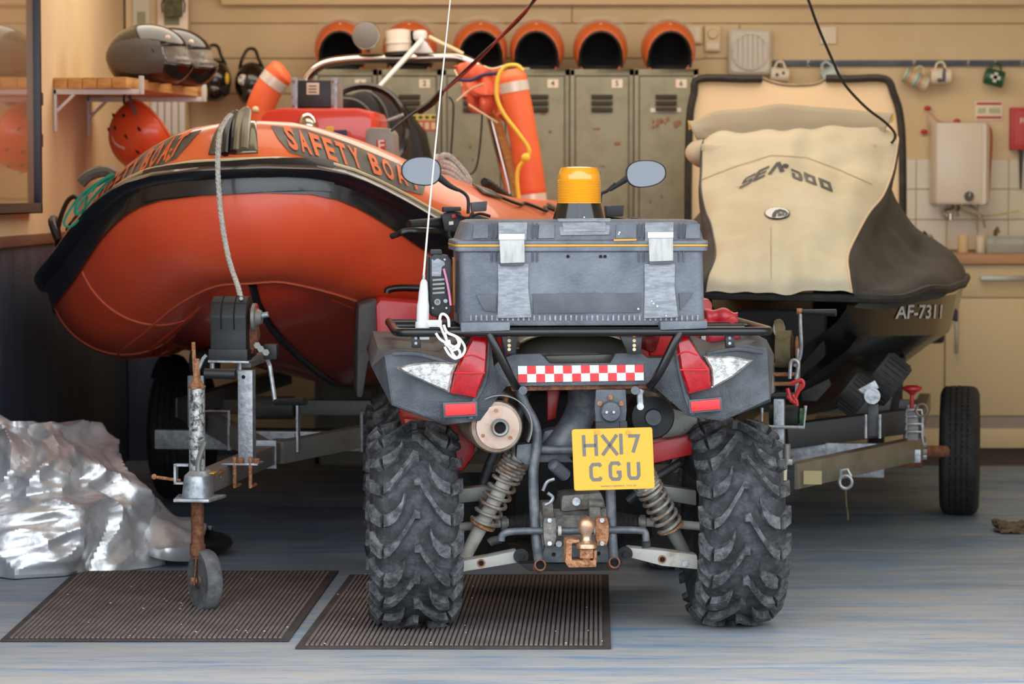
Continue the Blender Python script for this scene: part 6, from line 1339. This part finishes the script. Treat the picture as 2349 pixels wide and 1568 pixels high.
# corrugated stub and cable
A, B_ = a(1268, 1064, -.26), a(1318, 1108, -.18); d = (B_ - A).normalized(); pr_ = [(.001, -.004), (.016, 0)]
for k in range(9): pr_ += [(.0185, .006 + k * .0078), (.0155, .010 + k * .0078)]
Q.part('corrugated_hose', MB().lathe(pr_, A, d, 22), m_boxd, ang=12)
qsw('brake_hose', [(1245, 1125), (1255, 1105), (1272, 1098)], -.25, .005, m_galv, None, 8); qsw('brake_hose', [(1256, 1130), (1268, 1140), (1262, 1152), (1250, 1158)], -.26, .005, m_galv, None, 8)
# --- tow ball ---
bz = a(1345, 1205, -.40); tb = Q.part('tow_ball', MB().lathe([(.001, .045), (.014, .041), (.0225, .029), (.025, .018), (.022, .004), (.014, -.006), (.013, -.018), (.018, -.026), (.026, -.030), (.030, -.034), (.030, -.044), (.018, -.046)], bz + V((0, 0, -.018)), (0, 0, 1), 28), M('rusty_polished_ball', (176, 130, 102), .35, .8, col2=(210, 180, 150), sc_=40), ang=50)
Q.part('ball_nut', MB().cyl(bz + V((0, 0, -.065)), bz + V((0, 0, -.09)), .021, seg=6).cyl(bz + V((0, 0, -.09)), bz + V((0, 0, -.112)), .012, seg=12).cyl(bz + V((0, 0, -.1)), bz + V((0, 0, -.108)), .018, seg=6), m_rust, tb)
hb = qpl('hitch_bracket', [(1299, 1240), (1306, 1236), (1330, 1238), (1330, 1244), (1312, 1246), (1312, 1285), (1362, 1285), (1362, 1262), (1370, 1262), (1368, 1300), (1305, 1302), (1297, 1290)], -.41, .08, m_rust, .004)
# --- number plate ---
A_, B2, C2, D2 = [a(*b_, -.42) for b_ in ((1311, 984), (1496, 979), (1503, 1121), (1317, 1125))]
Xp = (B2 - A_).normalized(); wpl = (B2 - A_).length; Zp = (A_ - D2).normalized(); hpl = (A_ - D2).length; O_ = (A_ + B2 + C2 + D2) / 4; Np = V((0, -1, 0))
def plp(x, z, n_=0): return O_ + Xp * (x * wpl / 2) + Zp * (z * hpl / 2) + Np * n_
rc = [(math.copysign(1 - .05 * (1 - abs(math.cos(t))), math.cos(t)) if 0 else 0, 0) for t in ()]
pts = []
for sx, sz, a0 in ((1, 1, 0), (-1, 1, 90), (-1, -1, 180), (1, -1, 270)):
    for k in range(5): t = math.radians(a0 + 22.5 * k); pts.append(plp(sx * (1 - .06) + .06 * math.cos(t), sz * (1 - .08) + .08 * math.sin(t)))
pt_ = Q.part('number_plate', MB().slab(pts, (0, .003, 0)), m_plate, bev=.001, seg=1, label='yellow number plate reading HX17 CGU')
Q.part('plate_back', MB().slab([plp(x, z, -.004) for x, z in ((-.9, -.9), (.9, -.9), (.9, .9), (-.9, .9))], (0, .006, 0)).beam(plp(-.3, .9, -.02), plp(-.3, 1.2, -.02), .02, .02).beam(plp(.3, .9, -.02), plp(.3, 1.2, -.02), .02, .02), m_black)
GL = {'H': [[(0, 0), (0, 1)], [(1, 0), (1, 1)], [(0, .5), (1, .5)]], 'X': [[(0, 0), (1, 1)], [(0, 1), (1, 0)]], '1': [[(.5, 0), (.5, 1)]], '7': [[(0, 1), (1, 1), (.42, 0)]],
      'C': [[(1, .85), (.85, 1), (.2, 1), (0, .82), (0, .18), (.2, 0), (.85, 0), (1, .15)]], 'G': [[(1, .85), (.85, 1), (.2, 1), (0, .82), (0, .18), (.2, 0), (.85, 0), (1, .15), (1, .42), (.66, .42)]], 'U': [[(0, 1), (0, .18), (.18, 0), (.82, 0), (1, .18), (1, 1)]]}
def glyph3(ch, cx, cz, w_, h_, st):
    mb = MB()
    for st_ in GL[ch]:
        P2 = [V(((x - .5) * w_, (z - .5) * h_)) for x, z in st_]; Lf = []; Rt_ = []
        for i, p_ in enumerate(P2):
            dn = (P2[min(i + 1, len(P2) - 1)] - P2[i]); dp = (P2[i] - P2[max(0, i - 1)]); dn = dn.normalized() if dn.length else dp.normalized(); dp = dp.normalized() if dp.length else dn
            n_ = V((-(dn.y + dp.y), dn.x + dp.x)).normalized(); k = st / 2 / max(.5, n_.dot(V((-dn.y, dn.x)))); e = V((0, 0))
            if i == 0: e = -dn * st * .0
            Lf.append(p_ + n_ * k); Rt_.append(p_ - n_ * k)
        for i in range(len(P2) - 1):
            mb.add([O_ + Xp * (cx + q_.x) + Zp * (cz + q_.y) + Np * .0012 for q_ in (Lf[i], Lf[i + 1], Rt_[i + 1], Rt_[i])], [(0, 1, 2, 3)])
    o_ = Q.part('plate_character', mb, m_platetx, pt_)
kx, kz = wpl / 188.0, hpl / 143.0
for ch, x0, x1, z0, z1 in (('H', 1336, 1371, 995, 1044), ('X', 1382, 1417, 996, 1043), ('1', 1420, 1432, 994, 1042), ('7', 1440, 1470, 996, 1042), ('C', 1350, 1380, 1060, 1103), ('G', 1395, 1424, 1058, 1103), ('U', 1438, 1468, 1057, 1102)):
    st = .0092; glyph3(ch, ((x0 + x1) / 2 - 1406.5) * kx, (1052.5 - (z0 + z1) / 2) * kz, max(.001, (x1 - x0) * kx - st * (0 if ch == 'X' else 1) * .9), (z1 - z0) * kz - (st if ch in 'CGU7' else 0), st)
t = MB(); vs, fs = text2d('RAFFERTY NEWMAN  01202 SLF', .0062, .0, 1.15, res=1); t.add([O_ + Xp * (x + .012) + Zp * (y - hpl * .44) + Np * .0012 for x, y in vs], fs); Q.part('plate_small_print', t, m_platetx, pt_)
for x_ in (1369, 1441): c = a(x_, 991, -.42); Q.part('plate_screw', MB().cyl(c + V((0, -.0, 0)), c + V((0, -.005, 0)), .0055, seg=12), m_yellow, pt_)
# --- handlebars, mirrors ---
yb = .98
Q.part('handlebar', MB().sweep(cr([a(*b_, y_) for b_, y_ in (((940, 516), .93), ((1010, 512), 1.0), ((1090, 505), 1.06), ((1180, 520), 1.12), ((1300, 520), 1.12), ((1380, 505), 1.06), ((1450, 510), 1.0), ((1520, 516), .93))], 5), .011, 10), m_dkpaint)
Q.part('grip', MB().cyl(a(938, 517, .93), a(1012, 511, 1.0), .0175, .019, 16), m_black); Q.part('grip', MB().cyl(a(1450, 510, 1.0), a(1520, 517, .93), .0175, seg=16), m_black)
qsw('brake_lever', [(897, 542), (912, 537), (930, 530), (965, 528), (1012, 530)], [.88, .87, .86, .88, .96], .0065, m_dkpaint, None, 8, 5, 1.5)
Q.part('lever_ball', MB().ell(a(900, 541, .88), (.009, .009, .008), 10, 8), m_dkpaint)
sw = qpl('switch_housing', [(1012, 492), (1030, 484), (1058, 486), (1062, 520), (1048, 534), (1020, 530)], .96, .06, m_black, .006)
qpl('red_switch', [(1036, 492), (1048, 491), (1047, 499), (1037, 500)], .945, .02, m_refl, .001, sw); qpl('white_switch', [(1030, 508), (1040, 507), (1040, 515), (1030, 516)], .945, .02, m_card, .001, sw)
qpl('reservoir', [(1016, 474), (1058, 474), (1058, 484), (1016, 486)], .93, .07, m_black, .004); qpl('pod_instrument', [(1080, 464), (1118, 461), (1116, 484), (1082, 486)], 1.0, .05, m_boxd, .004)
qpl('throttle_block', [(1062, 500), (1100, 494), (1125, 500), (1122, 540), (1070, 545)], 1.02, .08, m_black, .01); qpl('head_nacelle', [(1110, 520), (1420, 520), (1440, 600), (1100, 600)], 1.15, .2, m_black, .03)
for pts in (((1030, 530), (1032, 545), (1052, 560)), ((1046, 490), (1070, 500), (1100, 490), (1125, 496)), ((1085, 486), (1080, 500), (1095, 515))): qsw('control_cable', pts, .93, .005, m_wire, None, 7)
qpl('reservoir', [(1390, 472), (1432, 470), (1430, 496), (1392, 498)], .98, .07, m_black, .004)
def mirror(cx, cy, rx, ry, rot_, y, stem, boot):
    n = 36; base = a(cx, cy, y); P_ = []
    for k in range(n):
        t = 2 * PI * k / n; sx = math.copysign(abs(math.cos(t)) ** .85, math.cos(t)) * rx; sz = math.copysign(abs(math.sin(t)) ** .85, math.sin(t)) * ry * (1 + .12 * math.cos(t) * (-1 if rot_ > 0 else 1)); x_ = sx * math.cos(rot_) - sz * math.sin(rot_); z_ = sx * math.sin(rot_) + sz * math.cos(rot_); P_.append((x_, z_))
    s_ = (Q.o.y + y) / FPX
    ring_ = lambda k, dy: [base + V((x_ * s_ * k, dy, z_ * s_ * k)) for x_, z_ in P_]
    hs = Q.part('mirror_housing', MB().loft([ring_(.95, -.002), ring_(1.0, 0), ring_(1.0, .008), ring_(.85, .03), ring_(.4, .04)]), m_black)
    Q.part('mirror_glass', MB().slab(ring_(.93, -.0035), (0, .002, 0)), m_mirror, hs)
    qsw('mirror_boot', boot, [y + .01] * len(boot), [.013 - .007 * i / (3 * (len(boot) - 1)) * 1.0 for i in range(3 * (len(boot) - 1) + 1)], m_black, hs, 10, 3)
    qsw('mirror_stem', stem, [y + .01] * len(stem), .0055, m_black, None, 8)
mirror(966, 392, 46, 33, -.05, 1.0, ((1050, 434), (1066, 444), (1074, 458), (1074, 490)), ((1005, 405), (1030, 425), (1052, 436)))
mirror(1482, 398, 47, 31, .08, 1.0, ((1412, 420), (1392, 438), (1378, 448), (1375, 495)), ((1444, 405), (1425, 418), (1398, 436)))
# glyphs on the mirror glass: a small mark reads at its foot
# --- boots, bag etc. behind the rack are separate things below ---

# ---------------- tool box strapped on the rack ----------------
zb0 = zrk + .0165
BX = Fr('tool_box', 'large weathered grey plastic tool box with yellow seal on the rack', 'tool box', Q.m @ V((.02, -.17, zb0)), 4.2)
b = BX.at; yf = -.19
xa, xb_ = b(1058, 735, yf).x, b(1619, 735, yf).x; xc, xd = b(1046, 575, yf).x, b(1621, 572, yf).x
zR = b(1330, 572, yf).z; zF = b(1330, 552, yf).z; zT_ = b(1330, 504, yf + .03).z; yk = .20
body = BX.part('body', MB().loft([rrect(xa, xb_, yf + .012, yk - .01, .02, 0), rrect(xa - .001, xb_, yf + .010, yk - .01, .02, .01), rrect(xc + .012, xd - .008, yf + .003, yk, .02, zR - .008), rrect(xc - .002, xd + .004, yf - .006, yk + .006, .018, zR - .004), rrect(xc - .002, xd + .004, yf - .006, yk + .006, .018, zR + .008)]), m_box, bev=.002, ang=30)
BX.part('yellow_seal', MB().loft([rrect(xc - .003, xd + .005, yf - .008, yk + .008, .018, zR + .0085), rrect(xc - .003, xd + .005, yf - .008, yk + .008, .018, zR + .0145)]), m_yellow)
lid = BX.part('lid', MB().loft([rrect(xc - .002, xd + .006, yf - .007, yk + .006, .018, zR + .015), rrect(xc - .002, xd + .006, yf - .007, yk + .006, .018, zR + .024), rrect(xc + .012, xd - .006, yf + .004, yk - .004, .02, zR + .027), rrect(xc + .030, xd - .018, yf + .025, yk - .02, .03, zT_ - .006), rrect(xc + .045, xd - .03, yf + .04, yk - .03, .03, zT_)]), m_box, bev=.002, ang=30)
def bpl(name, pts, y, d, mat, bev=.003, par=None, label=None): return BX.part(name, MB().slab([BX.at(*(list(p_) + ([y] if len(p_) == 2 else []))) for p_ in pts], (0, d, 0)), mat, par, bev=bev, label=label)
for x0, x1 in ((1142, 1216), (1478, 1552)):
    bpl('latch_pad', [(x0, 605), (x1 - 3, 604), (x1 - 4, 660), (x1 + 4, 728), (x0 - 1, 730), (x0 + 1, 660)], yf - .001, .02, m_boxl, .003, body)
    bpl('latch_housing', [(x0 + 1, 510, yf + .012), (x1 - 6, 509, yf + .012), (x1 - 8, 552, yf - .006), (x0 + 2, 554, yf - .006)], yf, .02, m_boxl, .003, lid)
for x0, x1, n0 in ((1145, 1203, 536), (1487, 1544, 532)):
    l_ = bpl('latch', [(x0, n0), (x1, n0), (x1 + 1, n0 + 66), (x0 + 3, n0 + 68)], yf - .018, .012, m_latch, .003, None, 'worn white latch')
    bpl('latch_lip', [(x0 - 1, n0), (x1 + 1, n0), (x1 + 1, n0 + 13), (x0 - 1, n0 + 14)], yf - .022, .006, m_white, .002, l_)
    bpl('latch_hinge', [(x0 + 1, n0 + 66), (x1, n0 + 65), (x1 - 2, n0 + 73), (x0 + 3, n0 + 74)], yf - .012, .012, m_boxd, .002, l_)
rb = MB()
for x_ in (1128, 1138, 1222, 1232, 1466, 1476, 1558, 1568):
    for n0, n1, y0, y1 in ((512, 546, yf + .014, yf + .0), (576, 600, yf - .0, yf + .002)):
        p_, q_ = b(x_, n0, y0), b(x_, n1, y1); BX.part('moulded_rib', MB().sweep([p_ + V((0, -.0, 0)), q_], .0028, 6), m_boxd, body)
bpl('lid_boss', [(1279, 501, yf + .035), (1402, 500, yf + .035), (1398, 538, yf + .003), (1285, 540, yf + .003)], yf, .03, m_boxl, .004, lid)
bpl('lid_boss_inset', [(1290, 510, yf + .022), (1390, 509, yf + .022), (1390, 530, yf + .006), (1292, 532, yf + .006)], yf, .01, m_boxl, .002, lid)
bpl('lid_tab', [(1408, 548), (1460, 547), (1460, 552), (1408, 553)], yf - .012, .006, m_yellow, .001, lid)
for x0, x1 in ((1086, 1120), (1236, 1272), (1414, 1460), (1574, 1606)): bpl('lid_panel', [(x0, 514, yf + .018), (x1, 513, yf + .018), (x1, 546, yf - .0), (x0 - 2, 547, yf - .0)], yf, .012, m_box, .002, lid)
bpl('dark_grey_panel', [(1222, 674), (1470, 672), (1470, 716), (1224, 719)], yf + .0015, .008, m_boxd, .001, body); bpl('dark_grey_panel', [(1092, 676), (1138, 675), (1138, 716), (1110, 712)], yf + .0015, .008, m_boxd, .001, body); bpl('dark_grey_panel', [(1558, 672), (1590, 671), (1560, 712)], yf + .0015, .008, m_boxd, .001, body)  # panels in a darker grey than the body
q = MB()
for k in range(44): x_ = 1078 + k * 12.1; p_ = b(x_, 730, yf + .006); q.bb((p_.x, yf + .004, p_.z - .006), (p_.x + .005, yf + .02, p_.z + .009))
BX.part('base_ribs', q, m_boxl, body)
for x_ in (1303, 1378, 1388): p_ = b(x_, 588, yf + .0); BX.part('screw_hole', MB().cyl((p_.x, yf + .004, p_.z), (p_.x, yf - .0006, p_.z), .0045, seg=12), m_hole, body)
q = MB()
for m_, n_, r_ in ((1421, 533, 2.5), (1419, 537, 2), (1464, 708, 2.5), (1495, 690, 2), (1499, 696, 2.4), (1508, 702, 2.6), (1528, 724, 1.8), (1340, 498, 1.8)): p_ = b(m_, n_, yf - .003 if n_ > 560 else yf + .006); q.ell(p_ + V((0, -.002, 0)), (r_ / 820, .001, r_ / 820), 8, 5)
BX.part('paint_specks', q, m_white, body)
for y_ in (-.08, .05): BX.part('side_rib', MB().bb((xa - .006, y_, .03), (xa + .004, y_ + .04, zR - .03)), m_boxd, body, bev=.003)
# ---------------- amber beacon ----------------
bw_ = BX.m @ V(((b(1328, 500, 0).x), .0, zT_ + .001)); BE = Fr('amber_beacon', 'amber warning beacon with a black flared base on the tool box', 'beacon', bw_)
R2 = BE.sc() * 60; H = BE.at(1328, 382, 0).z; hb0 = BE.at(1328, 466, 0).z
BE.part('base', MB().lathe([(R2, 0), (R2, .003), (R2 * .86, hb0 - .004), (R2 * .85, hb0), (.02, hb0)], (0, 0, 0), (0, 0, 1), 48), m_gloss)
dm = [(R2 * .84, hb0)]; hh = H - hb0
for k in range(15): z = hb0 + hh * (.02 + .62 * k / 15); dm += [(R2 * .845, z), (R2 * .83, z + hh * .02)]
dm += [(R2 * .80, hb0 + hh * .66), (R2 * .80, hb0 + hh * .78), (R2 * .76, hb0 + hh * .88), (R2 * .70, hb0 + hh * .97), (R2 * .5, H), (.001, H + .001)]
dd = BE.part('dome', MB().lathe(dm, (0, 0, 0), (0, 0, 1), 56), m_amber, ang=12)
BE.part('dark_band', MB().lathe([(R2 * .78, hb0 + .001), (R2 * .78, hb0 + .014), (R2 * .3, hb0 + .016)]), m_rust2); BE.part('reflector', MB().lathe([(R2 * .3, hb0 + .016), (R2 * .5, hb0 + hh * .3), (R2 * .5, hb0 + hh * .7), (R2 * .2, hb0 + hh * .8)]), m_yellow)
t = -.75; BE.part('data_label', MB().grid(lambda u, v: V(((R2 * (.985 - .12 * v * .8) - R2 * .03 + .0016) * math.sin(.30 + u * .42), -(R2 * (.985 - .12 * v * .8) - R2 * .03 + .0016) * math.cos(.30 + u * .42), .007 + v * .018)), 8, 3), m_card)
BE.part('base_rib', MB().beam((.0, -R2 * .97, .004), (0, -R2 * .86, hb0), .006, .004), m_boxd)
# ---------------- whip aerial ----------------
az = Q.m @ V((a(970, 745, -.36).x, -.33, zrk + .013))
AE = Fr('whip_aerial', 'white whip aerial with tapered base rising from the left of the rack', 'aerial', az, 0)
e = AE.at
AE.part('base', MB().lathe([(.016, 0), (.0175, .02), (.017, .06), (.0145, .075), (.0135, .095), (.010, .125), (.006, .133)], (0, 0, 0), (.035, 0, 1), 24), m_white)
AE.part('foot', MB().lathe([(.02, -.002), (.02, .012), (.016, .016)]), m_white)
AE.part('whip', MB().sweep([e(971, 642, 0), e(985, 480, 0), e(1012, 200, 0), e(1036, -30, 0), e(1046, -180, 0)], [.0032, .0028, .0024, .002, .0016], 8), m_band)
AE.part('ferrule', MB().cyl(e(971, 650, 0), e(973, 630, 0), .0042, seg=10), m_galv)
AE.part('bracket', MB().bb((.01, -.012, .0), (.055, .012, .02)).bb((-.008, -.01, -.035), (.02, .01, .0)), m_white, bev=.003)
# coiled white lead
W_ = Fr('white_lead', 'coiled white cable hanging over the left end of the rack', 'cable', Q.m @ V((a(1030, 765, -.40).x, -.405, zrk - .04)), 4.2)
for pts in (((1008, 750), (1010, 725), (1018, 720), (1028, 730), (1030, 750)), ((1000, 764), (1010, 778), (1030, 790), (1050, 800), (1055, 812), (1045, 822), (1030, 812), (1020, 795)), ((1008, 740), (1018, 765), (1028, 785), (1040, 795), (1052, 788), (1046, 772), (1026, 762), (1018, 745)), ((1030, 765), (1052, 775), (1066, 795), (1062, 812), (1048, 820), (1036, 806), (1030, 780)), ((1020, 762), (1032, 800), (1050, 798), (1056, 778))):
    W_.part('cable_turn', MB().sweep(cr([W_.at(*p_, random.uniform(-.012, .006)) for p_ in pts], 6), .0038, 8), m_wirew)
W_.part('cable_tie', MB().sweep([W_.at(*p_, -.014) for p_ in ((1020, 788), (1034, 800), (1050, 792))], .003, 6), m_white)
# ---------------- radio mounted beside the box ----------------
RD = Fr('handheld_radio', 'black handset in a cradle standing left of the tool box', 'radio', Q.m @ V((a(1010, 740, -.3).x, -.30, zrk + .013)), 4.2)
r = RD.at
def rpl(name, pts, y, d, mat, bev=.003, par=None): return RD.part(name, MB().slab([RD.at(m_, n_, y) for m_, n_ in pts], (0, d, 0)), mat, par, bev=bev)
rb_ = rpl('body', [(984, 590), (996, 582), (1028, 584), (1036, 596), (1036, 715), (1028, 728), (990, 726), (984, 712)], 0, .045, m_black, .008); rpl('cap', [(988, 572), (1014, 572), (1015, 584), (986, 584)], .005, .03, m_black, .004)
rpl('screen_plate', [(990, 600), (1004, 592), (1020, 600), (1021, 608), (1014, 612), (1012, 634), (990, 634)], -.008, .008, m_boxl, .002, rb_)
for n_ in (640, 650, 660, 670): rpl('speaker_slot', [(992, n_), (1020, n_ - 2), (1020, n_ + 3), (992, n_ + 5)], -.007, .007, m_galvd, .001, rb_)
RD.part('knob', MB().lathe([(.009, .0), (.009, -.012), (.005, -.012), (.005, -.004)], r(1003, 692, -.002), (0, 1, 0), 18), m_galvd, rb_)
RD.part('key_pad', MB().cyl(r(1022, 690, -.004), r(1022, 690, 0), .006, seg=12), m_boxl, rb_)
RD.part('pink_cord', MB().sweep(cr([r(*p_, -.012) for p_ in ((1018, 616), (1024, 640), (1030, 670), (1034, 700))], 5), .0035, 7), m_pink)
for m_, n_ in ((992, 597), (1020, 595), (993, 706), (1024, 706)): RD.part('screw', MB().cyl(r(m_, n_, -.002), r(m_, n_, -.006), .003, seg=8), m_galv, rb_)
rpl('cradle', [(980, 585), (984, 585), (984, 735), (1036, 735), (1036, 742), (978, 742)], .01, .04, m_black, .003)
rpl('side_clip', [(1038, 590), (1044, 590), (1044, 700), (1038, 700)], .02, .03, M('ochre_strap', (160, 104, 40), .6), .002)
# ---------------- red dry bag on the right of the rack ----------------
BG = Fr('dry_bag', 'red rolled bag with white band behind the right tail lamp', 'bag', Q.m @ V((a(1640, 800, .0).x, .03, a(1640, 800, .03).z)), 4.2)
g_ = BG.at
q = MB(); pth = cr([g_(*p_, 0) for p_ in ((1578, 772), (1610, 768), (1650, 764), (1695, 760))], 8); q.sweep(pth, [.042 + .004 * math.sin(i * .7) - (.012 if i in (0, len(pth) - 1) else 0) for i in range(len(pth))], 22); q.v = [v + V((0, .5, 1)) * .008 * noise.noise(v * 16) for v in q.v]; BG.part('bag', q, m_bagr, ang=60)
q = MB(); pth = cr([g_(*p_, .01) for p_ in ((1618, 728), (1650, 724), (1688, 732))], 8); q.sweep(pth, [.022 + .004 * math.sin(i * .8) for i in range(len(pth))], 16); BG.part('rolled_top', q, m_bagr, ang=60)
BG.part('white_band', MB().cyl(g_(1604, 768, 0), g_(1614, 768, 0), .0475, seg=28), m_white)
